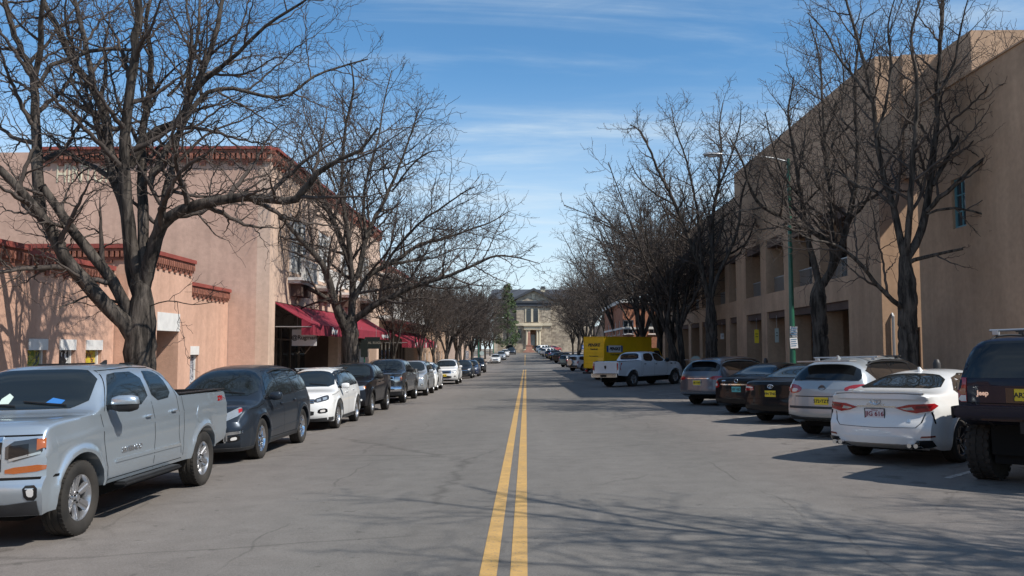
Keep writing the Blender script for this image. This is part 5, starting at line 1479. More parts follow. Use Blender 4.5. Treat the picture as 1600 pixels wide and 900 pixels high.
    def mirrors(s, x, z, m='paint', w_=.24, h=.16, d=.13, cap=None):
        for q in (1, -1):
            loc, nm = s.cast((x, q, z), Vector((0, q, 0)))
            if loc is None: continue
            mb = MB(); ng = 14; y0 = loc.y+q*.07
            prof = [(0, .35), (.06, .75), (.3, .97), (.7, 1.0), (.94, .78), (1.0, .4)]
            for (t, sc) in prof:
                for k in range(ng):
                    a = 2*math.pi*k/ng; cx_, sy = math.copysign(abs(math.cos(a))**.6, math.cos(a)), math.copysign(abs(math.sin(a))**.6, math.sin(a))
                    mb.v.append((x+cx_*d*.5*sc-(.04 if cx_ < 0 else 0)*0+.02*(1-t), y0+q*w_*t, z+.04+sy*h*.5*sc))
            for i in range(len(prof)-1):
                for k in range(ng): k2 = (k+1) % ng; mb.f.append((i*ng+k, i*ng+k2, (i+1)*ng+k2, (i+1)*ng+k)); mb.mi.append(0)
            mb.f += [tuple(range(ng)), tuple((len(prof)-1)*ng+k for k in range(ng))]; mb.mi += [0, 0]
            o = mb.build('mirror', s.p if m == 'paint' else MT[m], s.root, sm=50)
            MB().box(x-.03, x+.03, min(loc.y-q*.02, y0+q*.03), max(loc.y-q*.02, y0+q*.03), z-.03, z+.03).build('mirror_arm', MT['black'], o)
            MB().box(x-d*.5-.012, x-d*.5+.008, min(y0+q*.03, y0+q*(w_-.03)), max(y0+q*.03, y0+q*(w_-.03)), z-.02, z+.10).build('mirror_glass', MT['glass'], o)
            if cap:
                cm = MB(); cm.f = list(mb.f); cm.mi = list(mb.mi); zc_ = z+.04; xc_ = x; yc_ = y0+q*w_*.5
                cm.v = [(xc_+(v[0]-xc_)*1.05+.006, yc_+(v[1]-yc_)*1.03, max(zc_-.005+.0*v[2], zc_+(v[2]-zc_)*1.06)) for v in mb.v]
                cm.build('mirror_cap', s.p, o, sm=50)
    def wheels(s, kind, m='alloy', steer=0):
        sp = s.sp; R = sp['R']; tw = sp.get('tw', .23); key = (kind, round(R, 3), round(sp['rr'], 3), tw, m)
        if key not in WH: WH[key] = wheel_mesh(kind, R, sp['rr'], tw, m)
        rim, tyre = WH[key]
        for a in sp['axles']:
            for q in (1, -1):
                o = bpy.data.objects.new('wheel', rim); COL.objects.link(o); o.parent = s.root
                o.location = (a, q*(sp['track']), R); o.rotation_euler = (0, random.uniform(0, 6), 0 if q > 0 else math.pi)
                if a > 0 and steer: o.rotation_euler.z += D2R(steer)
                t = bpy.data.objects.new('tyre', tyre); COL.objects.link(t); t.parent = o
        W = sp['W']
        mb = MB().box(s.x0+.35, s.x1-.35, -W*.62, W*.62, R*.62, R*1.5)
        for a in sp['axles']: mb.box(a-.06, a+.06, -sp['track'], sp['track'], R-.06, R+.06)
        mb.build('underbody', MT['under'], s.root)
        # inner wheel houses
        for a in sp['axles']:
            MB().box(a-sp['ra']*.98, a+sp['ra']*.98, -(W*.62+.002), W*.62+.002, R*.9, R+sp['ra']*.98).build('wheel_house', MT['under'], s.root)
    def plate(s, y, z, txt, m='plate_y', ink='ink', front=False, size=.085, fr=None, top=None):
        D = Vector((1 if front else -1, 0, 0)); loc, nm = s.cast((0, y, z), D)
        q = 1 if front else -1; x = loc.x+q*.012
        o = MB().box(x-.006, x+.006, y-.155, y+.155, z-.078, z+.078).build('licence_plate', MT[m], s.root, bevel=.004)
        M = frame((0, q, 0), (0, 0, 1), (x+q*.0065, y, z-.005))
        text_mesh(txt, size, MT[ink], 'lettering', o, M, .001, .003, sx=1.0)
        if top: text_mesh(top, .026, MT[ink], 'lettering', o, frame((0, q, 0), (0, 0, 1), (x+q*.0065, y, z+.058)), .001, .001)
        if fr: MB().box(x-.008, x+.010, y-.165, y+.165, z-.09, z-.078).box(x-.008, x+.01, y-.165, y-.156, z-.078, z+.078).box(x-.008, x+.01, y+.156, y+.165, z-.078, z+.078).box(x-.008, x+.01, y-.165, y+.165, z+.078, z+.088).build('plate_frame', MT[fr], o)
    def text(s, txt, x, y, z, size, m, where='rear', bold=.003, sh=0, sx=1.0, name='lettering'):
        if where == 'rear': D = Vector((-1, 0, 0)); xa = (0, -1, 0)
        elif where == 'front': D = Vector((1, 0, 0)); xa = (0, 1, 0)
        elif where == 'left': D = Vector((0, 1, 0)); xa = (-1, 0, 0)
        else: D = Vector((0, -1, 0)); xa = (1, 0, 0)
        loc, nm = s.cast((x, y, z), D)
        if loc is None: return
        ya = Vector((0, 0, 1)); nm2 = (nm+D).normalized(); ya = (ya-nm*ya.dot(nm)).normalized(); xa = Vector(xa); xa = (xa-nm*xa.dot(nm)).normalized()
        return text_mesh(txt, size, MT[m], name, s.root, frame(xa, ya, loc+nm*.006), .002, bold, sh, sx=sx)
    def rings(s, y, z, rx, ry, m='chrome', front=False, inner=True, blank=False):
        D = Vector((1 if front else -1, 0, 0)); loc, nm = s.cast((0, y, z), D); q = D.x; mb = MB()
        ell = [(rx, ry, 0, 0)]+([(rx*.33, ry*.92, 0, 0), (rx*.78, ry*.34, 0, ry*.5)] if inner else [])
        for (a, b, oy, oz) in ell:
            P = [(loc.x+q*.012, y+oy+a*math.cos(t), z+oz+b*math.sin(t)) for t in np.linspace(0, 2*math.pi, 25)]
            mb.tube(P, .0075, 6, cap=False)
        if blank: mb.lathe([(0, .001), (.004, rx*.9), (.008, .001)], 20, 'x', (loc.x, y, z))
        mb.build('emblem', MT[m], s.root, sm=60)
    def rails(s, x0, x1, y, m='steel', cross=(), h=.05):
        mb = MB()
        for q in (1, -1):
            P = []
            for t in np.linspace(0, 1, 9):
                x = x0+(x1-x0)*t; loc, nm = s.cast((x, q*y, 2), Vector((0, 0, 1))); lift = h*math.sin(math.pi*min(1, max(0, t*1.0)))**.35
                if loc is not None: P.append((x, q*y, loc.z+lift))
            mb.tube(P, .018, 6)
        o = mb.build('roof_rails', MT[m], s.root, sm=60)
        for i, x in enumerate(cross):
            c = MB(); loc, nm = s.cast((x, y*.9, 2), Vector((0, 0, 1))); zz = loc.z+h+.05
            c.tube([(x, -y-.08, zz), (x, y+.08, zz)], .017, 8)
            for q in (1, -1): c.box(x-.04, x+.04, q*y-.035, q*y+.035, loc.z+h-.01, zz)
            c.build('crossbar', MT['steel' if i % 2 == 0 else 'dark'], s.root, sm=50)
    def fin(s, x, m='paint'):
        loc, nm = s.cast((x, 0, 3), Vector((0, 0, 1)))
        MB().prism([(x-.07, loc.z-.01), (x+.10, loc.z-.01), (x-.03, loc.z+.07), (x-.07, loc.z+.07)], -.018, .018, lambda u, v, h: (u, h, v)).build('antenna_fin', s.p if m == 'paint' else MT[m], s.root, bevel=.008)
    def finish(s, x, y, heading, z=None):
        s.root.location = (x, y, gz(x, y) if z is None else z)
        # follow the cross fall of the road
        ca, sa = math.cos(heading), math.sin(heading); e = 1.2
        dzf = (gz(x+ca*e, y+sa*e)-gz(x-ca*e, y-sa*e))/(2*e); dzl = (gz(x-sa*.8, y+ca*.8)-gz(x+sa*.8, y-ca*.8))/1.6
        s.root.rotation_mode = 'QUATERNION'
        X = Vector((ca, sa, dzf)).normalized(); Yv = Vector((-sa, ca, dzl)); Z = X.cross(Yv).normalized(); Yv = Z.cross(X)
        s.root.rotation_quaternion = Matrix(((X.x, Yv.x, Z.x), (X.y, Yv.y, Z.y), (X.z, Yv.z, Z.z))).to_quaternion()
        return s.root
def dup_car(c, label, pnt, x, y, heading, sx=1, sz=1, cat=None, group=None):
    r = copy_tree(c.root if isinstance(c, Car) else c); r['label'] = label
    if cat: r['category'] = cat
    if group: r['group'] = group
    for ch in r.children:
        for sl in ch.material_slots:
            if sl.material == c.p: sl.link = 'OBJECT'; sl.material = PAINT[pnt]
        for g in ch.children:
            for sl in g.material_slots:
                if sl.material == c.p: sl.link = 'OBJECT'; sl.material = PAINT[pnt]
    tmp = c.root; c.root = r; c.finish(x, y, heading); c.root = tmp
    r.scale = (sx, 1, sz)
    return r

WH = {}
def wheel_mesh(kind, R, rr, tw, m):
    h = tw/2
    t = MB(); blocky = kind == 'mud'
    prof = [(-h*.80, rr*.97), (-h*.93, rr*1.06), (-h, (R+rr)*.5), (-h*.96, R*.93), (-h*.84, R*.985), (-h*.55, R), (-h*.53, R*.985), (-h*.47, R*.985), (-h*.45, R), (-.02, R*1.002), (-.018, R*.985), (.018, R*.985), (.02, R*1.002), (h*.45, R), (h*.47, R*.985), (h*.53, R*.985), (h*.55, R), (h*.84, R*.985), (h*.96, R*.93), (h, (R+rr)*.5), (h*.93, rr*1.06), (h*.80, rr*.97)]
    t.lathe(prof, 40, 'y'); t.f = t.f[:-2]; t.mi = t.mi[:-2]
    nb = 26 if blocky else 44
    for k in range(nb):      # tread blocks on the shoulders
        a = 2*math.pi*k/nb; M = Matrix.Rotation(a, 4, 'Y')
        d = .016 if blocky else -.004; wd = math.pi*R/nb*(1.1 if blocky else .8)
        for q in (1, -1): t.box(-wd/2, wd/2, q*h*.62, q*h*(.99 if blocky else .85), R*.94, R+(d*.4 if blocky else .0012), 0, M)
        if blocky:
            M2 = Matrix.Rotation(a+math.pi/nb, 4, 'Y')
            for q in (1, -1): t.box(-wd/2, wd/2, q*h*.08, q*h*.55, R*.96, R+d*.5, 0, M2)
    ty = t.build('tyre', MT['rubber'], None, sm=35); tyre = ty.data; bpy.data.objects.remove(ty)
    r = MB(); yo = h*.78
    r.lathe([(yo-.012, rr*1.0), (yo+.004, rr*.99), (yo, rr*.95), (yo-.03, rr*.90), (yo-.10, rr*.86), (-h*.7, rr*.86)], 36, 'y', mi=0); r.f = r.f[:-2]; r.mi = r.mi[:-2]
    r.lathe([(yo-.115, .001), (yo-.11, rr*.87)], 36, 'y', mi=1)
    r.lathe([(yo-.10, rr*.55), (yo-.09, rr*.56), (yo-.088, .05)], 28, 'y', mi=2)       # brake disc
    def spoke(a, w0, w1, yh, yr, r0, r1, sk=0, mi=0):
        M = Matrix.Rotation(a, 4, 'Y'); M1 = Matrix.Rotation(a+sk, 4, 'Y')
        d = .028
        P = []
        for (rad_, w_, y_, MM) in ((r0, w0, yh, M), (r1, w1, yr, M1)):
            P += [MM @ Vector((-w_, y_, rad_)), MM @ Vector((w_, y_, rad_)), MM @ Vector((w_*1.15, y_-d, rad_)), MM @ Vector((-w_*1.15, y_-d, rad_))]
        r.add(P, [(0, 1, 2, 3), (7, 6, 5, 4), (0, 4, 5, 1), (1, 5, 6, 2), (2, 6, 7, 3), (3, 7, 4, 0)], mi)
    n = {'five': 5, 'six': 6, 'ten': 10, 'twin5': 5, 'mud': 5, 'multi': 10, 'y5': 5}[kind]
    yc = yo-.045
    for k in range(n):
        a = 2*math.pi*k/n
        if kind == 'five': spoke(a, rr*.12, rr*.16, yc, yo-.02, rr*.16, rr*.93)
        elif kind == 'six': spoke(a, rr*.12, rr*.19, yc-.01, yo-.015, rr*.2, rr*.93); spoke(a, rr*.05, rr*.07, yc+.004, yo-.006, rr*.2, rr*.9)
        elif kind == 'ten': spoke(a, rr*.06, rr*.06, yc, yo-.02, rr*.16, rr*.93)
        elif kind == 'twin5': spoke(a-.10, rr*.05, rr*.06, yc, yo-.02, rr*.2, rr*.93, -.1); spoke(a+.10, rr*.05, rr*.06, yc, yo-.02, rr*.2, rr*.93, .1)
        elif kind == 'multi': spoke(a, rr*.035, rr*.05, yc, yo-.015, rr*.2, rr*.94, .12 if k % 2 else -.12)
        elif kind == 'y5': spoke(a, rr*.08, rr*.10, yc, yo-.03, rr*.18, rr*.55); spoke(a, rr*.05, rr*.05, yo-.03, yo-.02, rr*.5, rr*.94, .22); spoke(a, rr*.05, rr*.05, yo-.03, yo-.02, rr*.5, rr*.94, -.22)
        elif kind == 'mud': spoke(a, rr*.14, rr*.2, yc-.03, yo-.05, rr*.2, rr*.9)
    r.lathe([(yc-.03, rr*.3), (yc+.008, rr*.27), (yc+.014, rr*.15), (yc+.03, rr*.13), (yc+.034, .005)], 20, 'y', mi=0)
    nl = 6 if kind in ('six',) else 5
    for k in range(nl):
        a = 2*math.pi*(k+.5)/nl; r.lathe([(yc, .013), (yc+.022, .011)], 6, 'y', (rr*.205*math.cos(a), 0, rr*.205*math.sin(a)), mi=1)
    ro = r.build('wheel', [MT[m], MT['under'], MT['steel']], None, sm=30); rim = ro.data; bpy.data.objects.remove(ro)
    return rim, tyre
PLAN = lambda x0, x1, f=.90, r=.93: [(x0, r), (x0+.35, .975), (x0+1.0, 1.0), (x1-1.1, 1.0), (x1-.45, .97), (x1, f)]
# ------------------------------------------------------------- pickup (front seen)
SP = {}
SP['pickup_a'] = dict(paint='silver', W=1.0, R=.41, rr=.262, ra=.50, tw=.27, track=.86, axles=(-1.83, 1.83), flare=.042,
  top=[(-2.90, 1.40), (-2.84, 1.425), (-.98, 1.425), (-.955, 1.43), (-.74, 1.845), (-.55, 1.885), (-.1, 1.90), (.62, 1.89), (.86, 1.84), (1.48, 1.36), (1.60, 1.335), (2.2, 1.31), (2.47, 1.27), (2.60, 1.21), (2.66, 1.13)],
  belt=[(-2.90, 1.37), (-.96, 1.39), (-.74, 1.35), (.6, 1.32), (1.45, 1.29), (2.1, 1.24), (2.5, 1.19), (2.66, 1.08)],
  sill=[(-2.90, .62), (-2.4, .55), (-1.3, .47), (1.25, .47), (2.4, .36), (2.66, .34)], plan=PLAN(-2.90, 2.66, .965, .98),
  nose=[(.3, .10), (.45, .02), (.66, -.02), (.72, .05), (1.0, .06), (1.2, .10)], tail=[(.5, .0), (1.4, .02)], cf=.11, cr=.03, n=5.0, tum=.34,
  side=[(0, .95), (.1, .975), (.3, .985), (.55, 1.0), (.8, .985), (1, .955)], crease=[(.78, .05, .012), (.25, .05, .010)], bed=(-2.80, -1.06, .80, .85))
SP['frontier'] = dict(paint='black', W=.925, R=.385, rr=.23, ra=.47, tw=.255, track=.80, axles=(-1.60, 1.60), flare=.040,
  top=[(-2.68, 1.30), (-2.6, 1.32), (-1.08, 1.32), (-1.055, 1.33), (-.88, 1.70), (-.7, 1.755), (-.2, 1.78), (.25, 1.765), (.46, 1.72), (1.08, 1.26), (1.2, 1.235), (2.1, 1.16), (2.42, 1.07), (2.55, .95)],
  belt=[(-2.68, 1.27), (-1.06, 1.29), (-.88, 1.25), (.5, 1.20), (1.1, 1.17), (2.0, 1.08), (2.55, .90)],
  sill=[(-2.68, .58), (-1.2, .44), (1.1, .44), (2.2, .36), (2.55, .36)], plan=PLAN(-2.68, 2.55, .90, .96), nose=[(.3, .12), (.5, 0), (.75, .04), (1.1, .14)], tail=[(.5, 0), (1.3, .03)], cf=.22, n=4.4, tum=.36, bed=(-2.58, -1.14, .74, .8),
  side=[(0, .95), (.3, .985), (.6, 1.0), (1, .955)])
SP['ram'] = dict(paint='truckwhite', W=1.01, R=.43, rr=.255, ra=.53, tw=.27, track=.87, axles=(-1.93, 1.93), flare=.035,
  top=[(-3.20, 1.44), (-3.1, 1.46), (-1.18, 1.46), (-1.155, 1.47), (-1.0, 1.88), (-.82, 1.95), (-.2, 1.985), (.35, 1.97), (.62, 1.91), (1.32, 1.45), (1.45, 1.42), (2.3, 1.36), (2.72, 1.27), (2.86, 1.10)],
  belt=[(-3.2, 1.42), (-1.16, 1.43), (-1.0, 1.40), (.6, 1.36), (1.3, 1.33), (2.2, 1.22), (2.86, 1.02)],
  sill=[(-3.2, .66), (-1.3, .56), (1.3, .56), (2.86, .45)], plan=PLAN(-3.2, 2.86, .9, .98), nose=[(.4, .08), (.7, 0), (1.3, .1)], tail=[(.5, 0), (1.4, .02)], cf=.2, cr=.02, n=4.6, tum=.34, bed=(-3.08, -1.26, .80, .9),
  side=[(0, .95), (.3, .985), (.6, 1.0), (1, .955)])
# ------------------------------------------------------------- crossovers and suvs
SP['traverse'] = dict(paint='bluegrey', W=.985, R=.385, rr=.262, ra=.455, tw=.25, track=.85, axles=(-1.51, 1.51), flare=.030,
  top=[(-2.60, 1.12), (-2.54, 1.24), (-2.36, 1.62), (-2.15, 1.74), (-1.2, 1.80), (-.4, 1.815), (.25, 1.78), (.62, 1.70), (1.42, 1.19), (1.55, 1.13), (2.2, 1.04), (2.48, .92), (2.58, .80)],
  belt=[(-2.6, 1.05), (-2.4, 1.12), (-1.4, 1.14), (0, 1.10), (1.4, 1.04), (2.2, .93), (2.58, .74)],
  sill=[(-2.6, .36), (-2, .28), (2, .24), (2.58, .24)], plan=PLAN(-2.6, 2.58, .86, .9), nose=[(.2, .10), (.4, 0), (.6, 0), (.95, .15)], tail=[(.3, .02), (.6, 0), (1.1, .08)], cf=.24, cr=.16, n=3.9, tum=.34, crease=[(.82, .06, .012)])
SP['tiguan'] = dict(paint='white', W=.905, R=.355, rr=.245, ra=.42, tw=.235, track=.78, axles=(-1.30, 1.30), flare=.026,
  top=[(-2.18, 1.05), (-2.1, 1.15), (-1.88, 1.50), (-1.7, 1.60), (-1.0, 1.665), (-.3, 1.68), (.25, 1.64), (.5, 1.58), (1.22, 1.13), (1.34, 1.09), (1.95, 1.0), (2.18, .90), (2.27, .78)],
  belt=[(-2.18, 1.0), (-1.9, 1.08), (-1, 1.08), (0, 1.05), (1.2, 1.0), (1.95, .90), (2.27, .72)],
  sill=[(-2.18, .34), (-1.6, .25), (1.7, .23), (2.27, .25)], plan=PLAN(-2.18, 2.27, .86, .9), nose=[(.2, .10), (.42, 0), (.6, .01), (.95, .14)], tail=[(.3, .02), (.6, 0), (1.1, .06)], cf=.28, cr=.18, n=3.4, tum=.36, crease=[(.80, .06, .012)])
SP['boxy'] = dict(paint='silver2', W=.935, R=.375, rr=.235, ra=.45, tw=.25, track=.81, axles=(-1.38, 1.40), flare=.032,
  top=[(-2.32, 1.15), (-2.28, 1.3), (-2.16, 1.68), (-2.0, 1.77), (-1.2, 1.80), (-.3, 1.80), (.28, 1.77), (.5, 1.71), (1.08, 1.24), (1.2, 1.20), (2.0, 1.13), (2.26, 1.04), (2.38, .90)],
  belt=[(-2.32, 1.12), (-1.9, 1.17), (0, 1.15), (1.1, 1.12), (2.0, 1.03), (2.38, .84)],
  sill=[(-2.32, .42), (-1.6, .34), (1.7, .32), (2.38, .34)], plan=PLAN(-2.32, 2.38, .90, .94), nose=[(.3, .08), (.5, 0), (.7, .01), (1.1, .10)], tail=[(.3, 0), (1.2, .03)], cf=.2, cr=.1, n=4.2, tum=.30)
SP['santafe'] = dict(paint='sand', W=.945, R=.37, rr=.24, ra=.44, tw=.235, track=.81, axles=(-1.38, 1.40), flare=.024,
  top=[(-2.42, 1.02), (-2.34, 1.15), (-2.02, 1.52), (-1.84, 1.60), (-1.1, 1.665), (-.3, 1.68), (.3, 1.64), (.55, 1.58), (1.36, 1.12), (1.5, 1.07), (2.1, .98), (2.3, .88), (2.4, .75)],
  belt=[(-2.42, .98), (-2.2, 1.08), (-1.4, 1.12), (0, 1.06), (1.3, 1.0), (2.1, .88), (2.4, .70)],
  sill=[(-2.42, .40), (-1.7, .27), (1.7, .24), (2.4, .26)], plan=PLAN(-2.42, 2.4, .86, .90), nose=[(.2, .10), (.42, 0), (.95, .14)], tail=[(.3, .10), (.5, -.02), (.68, 0), (1.0, .04), (1.1, .06)], cf=.28, cr=.22, n=3.2, tum=.38, crease=[(.78, .06, .012)])
SP['glc'] = dict(SP['santafe'], paint='steelgrey', W=.93)
SP['cherokee'] = dict(paint='navy', W=.875, R=.44, rr=.215, ra=.50, archz=.02, tw=.31, track=.76, axles=(-1.28, 1.30), flare=.05,
  top=[(-2.05, 1.32), (-2.03, 1.42), (-1.80, 1.90), (-1.7, 1.94), (-1.0, 1.96), (0, 1.95), (.35, 1.92), (.48, 1.88), (.90, 1.42), (1.0, 1.40), (1.9, 1.35), (2.05, 1.30), (2.10, 1.18)],
  belt=[(-2.05, 1.30), (-1.8, 1.38), (0, 1.38), (.9, 1.36), (1.9, 1.27), (2.1, 1.12)],
  sill=[(-2.05, .86), (-1.7, .78), (-.6, .66), (1, .64), (2.1, .72)], plan=PLAN(-2.05, 2.1, .93, .97), nose=[(.5, 0), (1.2, .02)], tail=[(.5, 0), (1.35, .02)], cf=.1, cr=.05, n=6, tum=.22,
  side=[(0, .98), (.3, .99), (.6, 1.0), (1, .98)])
# ------------------------------------------------------------- sedans
SP['camry'] = dict(paint='white', W=.92, R=.335, rr=.235, ra=.395, tw=.235, track=.795, axles=(-1.42, 1.41), flare=.020,
  top=[(-2.49, 1.04), (-2.44, 1.12), (-2.3, 1.135), (-1.95, 1.15), (-1.78, 1.17), (-.92, 1.40), (-.6, 1.44), (-.15, 1.45), (.2, 1.43), (.46, 1.38), (1.28, .99), (1.4, .965), (2.05, .86), (2.27, .75), (2.35, .64)],
  belt=[(-2.49, 1.0), (-2.3, 1.06), (-1.6, 1.04), (-.8, 1.0), (0, .96), (1.2, .90), (2.0, .78), (2.35, .58)],
  sill=[(-2.49, .33), (-2.1, .24), (-1.0, .20), (1.0, .19), (2.35, .22)], plan=PLAN(-2.49, 2.35, .84, .90), nose=[(.15, .10), (.35, 0), (.7, .12)], tail=[(.2, .10), (.42, -.015), (.62, 0), (.72, .05), (.8, .075), (1.0, .07), (1.08, .01), (1.13, 0)], cf=.3, cr=.20, n=3.2, tum=.42, crease=[(.76, .07, .014), (.3, .1, -.006)])
SP['sedan'] = dict(SP['camry'], paint='black', top=[(-2.44, .98), (-2.40, 1.06), (-2.1, 1.10), (-1.75, 1.13), (-.98, 1.41), (-.65, 1.46), (-.15, 1.47), (.2, 1.45), (.46, 1.40), (1.28, 1.0), (1.4, .975), (2.05, .87), (2.27, .76), (2.35, .65)],
  belt=[(-2.44, .94), (-2.3, 1.01), (-1.6, 1.01), (-.8, .98), (0, .96), (1.2, .91), (2.0, .79), (2.35, .59)], plan=PLAN(-2.44, 2.35, .84, .9), tail=[(.2, .08), (.45, 0), (.7, .03), (1.05, .05)],
  sill=[(-2.44, .33), (-2.1, .24), (-1.0, .20), (1.0, .19), (2.35, .22)])

def slanted(c, name, a, b, z0, z1, m, q, extra=None, off=.006):
    def fx(z):
        loc, nm = c.cast((0, .02, z), Vector((q, 0, 0))); return loc.x
    xa, xb = fx(z0), fx(z1); T = Vector((xb-xa, 0, z1-z0)).normalized(); D = Vector((T.z*q, 0, -T.x*q)).normalized()
    if D.z < 0: D = Vector((q, 0, 0))
    P = extra or [(-a, z0), (0, z0-.012), (a, z0), (b, z1), (0, z1+.012), (-b, z1)]
    pts = [(xa+(xb-xa)*(z-z0)/(z1-z0), y, z) for y, z in P]
    return c.patch(name, pts, D, m, rnd=1, off=off)

def glazing(c, dlo, wins, ws, rw, gl='glass', trim='gloss', ws_m='glass'):
    """dlo/wins side polygons (x,z); ws/rw = (half width low, high, z low, z high)"""
    if dlo: c.sidep('window_surround', dlo, MT[trim], off=.004, lip=.01)
    for w_ in wins: c.sidep('side_window', w_, MT[gl], off=.008, rnd=1)
    if ws:
        a, b, z0, z1 = ws; slanted(c, 'windshield', a, b, z0, z1, MT[ws_m], 1)
        w_ = MB()
        for y0, y1 in ((-.05, -a*.78), (a*.70, .02)):
            P = []
            for t in np.linspace(0, 1, 7):
                loc, nm = c.cast((0, y0+(y1-y0)*t, z0+.02+.05*t), Vector((1, 0, 0)))
                if loc is not None: P.append(tuple(loc+nm*.02))
            if len(P) > 2: w_.tube(P, .009, 5)
        if w_.v: w_.build('wiper', MT['black'], c.root)
    if rw:
        a, b, z0, z1 = rw; slanted(c, 'rear_window', a, b, z0, z1, MT[gl], -1)

def fogs(c, poly, ang=12, inner=None):
    o = c.endp('fog_lamp_bezel', poly, MT['gloss'], True, ang, off=.006, rnd=1)
    cy, cz2 = sum(p[0] for p in poly)/len(poly), sum(p[1] for p in poly)/len(poly)
    q = [(cy+(y-cy)*.5, cz2+(z-cz2)*.5) for y, z in poly]
    for pr, s_ in zip(o, (1, -1)):
        a = D2R(ang); c.patch('fog_lamp', [(c.x1-.1, s_*y, z) for y, z in q], (math.cos(a), s_*math.sin(a), 0), MT['whitelens'], off=.012, rnd=1, parent=pr)
def headlamp(c, poly, ang=22, inner=(), m='lampdark', off=.006):
    o = c.endp('headlight', poly, MT[m], True, ang, off=off, rnd=1, res=.04)
    for (pl, mm) in inner:
        for pr, s_ in zip(o, (1, -1)):
            a = D2R(ang); c.patch('lamp_element', [(c.x1-.1, s_*y, z) for y, z in pl], (math.cos(a), s_*math.sin(a), 0), MT[mm], off=off+.006, rnd=0, parent=pr, res=.04)
def grille(c, poly, bars, m='black', bm='chrome', bh=.022, border=None):
    if border: c.endp('grille_surround', border, MT['chrome'], True, mirror=False, off=.004)
    o = c.endp('grille', poly, MT[m], True, mirror=False, off=.009)[0]
    for (z, w0, w1) in bars:
        c.endp('grille_bar', [(-w0, z), (w0, z), (w1, z+bh), (-w1, z+bh)], MT[bm], True, mirror=False, off=.02, lip=.02, parent=o)
def arches(c, wd=.055, m='cladding', sides=(1, -1)):
    sp = c.sp
    for a in sp['axles']:
        r0 = sp['ra']+.003; r1 = r0+wd; zc_ = sp['R']+sp.get('archz', 0)
        t = np.linspace(-.15, math.pi+.15, 22)
        poly = [(a+r1*math.cos(k), zc_+r1*math.sin(k)) for k in t]+[(a+r0*math.cos(k), zc_+r0*math.sin(k)) for k in t[::-1]]
        c.sidep('wheel_arch_trim', poly, MT[m], off=.010, lip=.012, res=.04, sides=sides)

# ======================= 1: silver double cab pickup, front left of the picture
LG = 'vehicles parked along the left kerb'; RG_ = 'vehicles parked at an angle on the right'
def along_left(px, py, car, steer=0):
    """put the street side front wheel of a car that faces the camera on pixel (px,py)"""
    g = ground_at(px, py); sp = car.sp
    return g.x-(sp['track']+sp['tw']/2), g.y+sp['axles'][1]
H_ = -math.pi/2
c = Car(SP['pickup_a'], 'silver double cab pickup truck parked at the left edge, nearest vehicle on the left', 'pickup truck', LG, 'pickup_truck')
glazing(c, None, [[(1.18, 1.345), (1.16, 1.41), (.90, 1.69), (.76, 1.775), (.04, 1.785), (.02, 1.36)], [(-.12, 1.375), (-.09, 1.785), (-.42, 1.78), (-.60, 1.70), (-.72, 1.41)]], (.80, .70, 1.385, 1.83), (.68, .62, 1.47, 1.80))
c.seams([[(1.36, 1.30), (1.34, .95), (1.24, .66), (1.20, .50)], [(-.04, 1.38), (-.05, .50)], [(-.86, 1.42), (-.84, .9), (-.95, .62), (-1.0, .50)], [(1.20, .52), (-.98, .52)], [(-1.02, 1.40), (-1.03, .55)], [(1.26, 1.33), (.84, 1.81), (.0, 1.84), (-.5, 1.83), (-.80, 1.60), (-.86, 1.42)]])
c.handles([(.16, 1.20), (-.66, 1.22)]); c.mirrors(1.14, 1.37, 'black', .30, .20, .16, cap='alloy')
c.sidep('rocker_trim', [(1.05, .70), (-.9, .70), (-.9, .74), (1.05, .74)], c.p, off=.014, lip=.02)
headlamp(c, [(.56, .88), (.975, .98), (.975, 1.14), (.56, 1.10)], 25, [([(.60, .925), (.80, .96), (.80, 1.08), (.60, 1.06)], 'gloss'), ([(.885, 1.01), (.97, 1.03), (.97, 1.13), (.885, 1.12)], 'amber'), ([(.60, .905), (.93, .975), (.93, 1.0), (.60, .93)], 'lampclear')], m='lampdark')
headlamp(c, [(.56, .77), (.985, .80), (.985, .87), (.56, .835)], 25, [], m='amber', off=.007)
grille(c, [(-.53, .80), (.53, .80), (.53, 1.12), (-.53, 1.12)], [(.93, .53, .53), (1.10, .53, .54)], m='gloss', bh=.05)
c.endp('grille_badge', [(-.16, .935), (.16, .935), (.16, .985), (-.16, .985)], MT['amber'], True, mirror=False, off=.035, lip=.02)
c.endp('bumper_gap', [(-.98, .715), (.98, .715), (.98, .74), (-.98, .74)], MT['gap'], True, mirror=False, off=.004)
c.endp('hood_gap', [(-.96, 1.155), (.96, 1.155), (.96, 1.17), (-.96, 1.17)], MT['gap'], True, mirror=False, off=.004, xr=2.7)
c.endp('front_valance', [(-.90, .35), (.90, .35), (.90, .50), (.6, .47), (-.6, .47), (-.90, .50)], MT['cladding'], True, mirror=False, off=.012)
c.endp('bumper_intake', [(-.42, .49), (.42, .49), (.48, .63), (-.48, .63)], MT['black'], True, mirror=False, off=.008, rnd=1)
fogs(c, [(.78, .51), (.90, .50), (.91, .66), (.76, .66)], 14)
c.endp('taillight', [(.86, .98), (.955, .98), (.955, 1.34), (.88, 1.34)], MT['red'], False, 5, off=.008)
mb = MB().box(-3.05, -2.91, -.93, .93, .52, .72); mb.build('rear_bumper', MT['chrome'], c.root, bevel=.03)
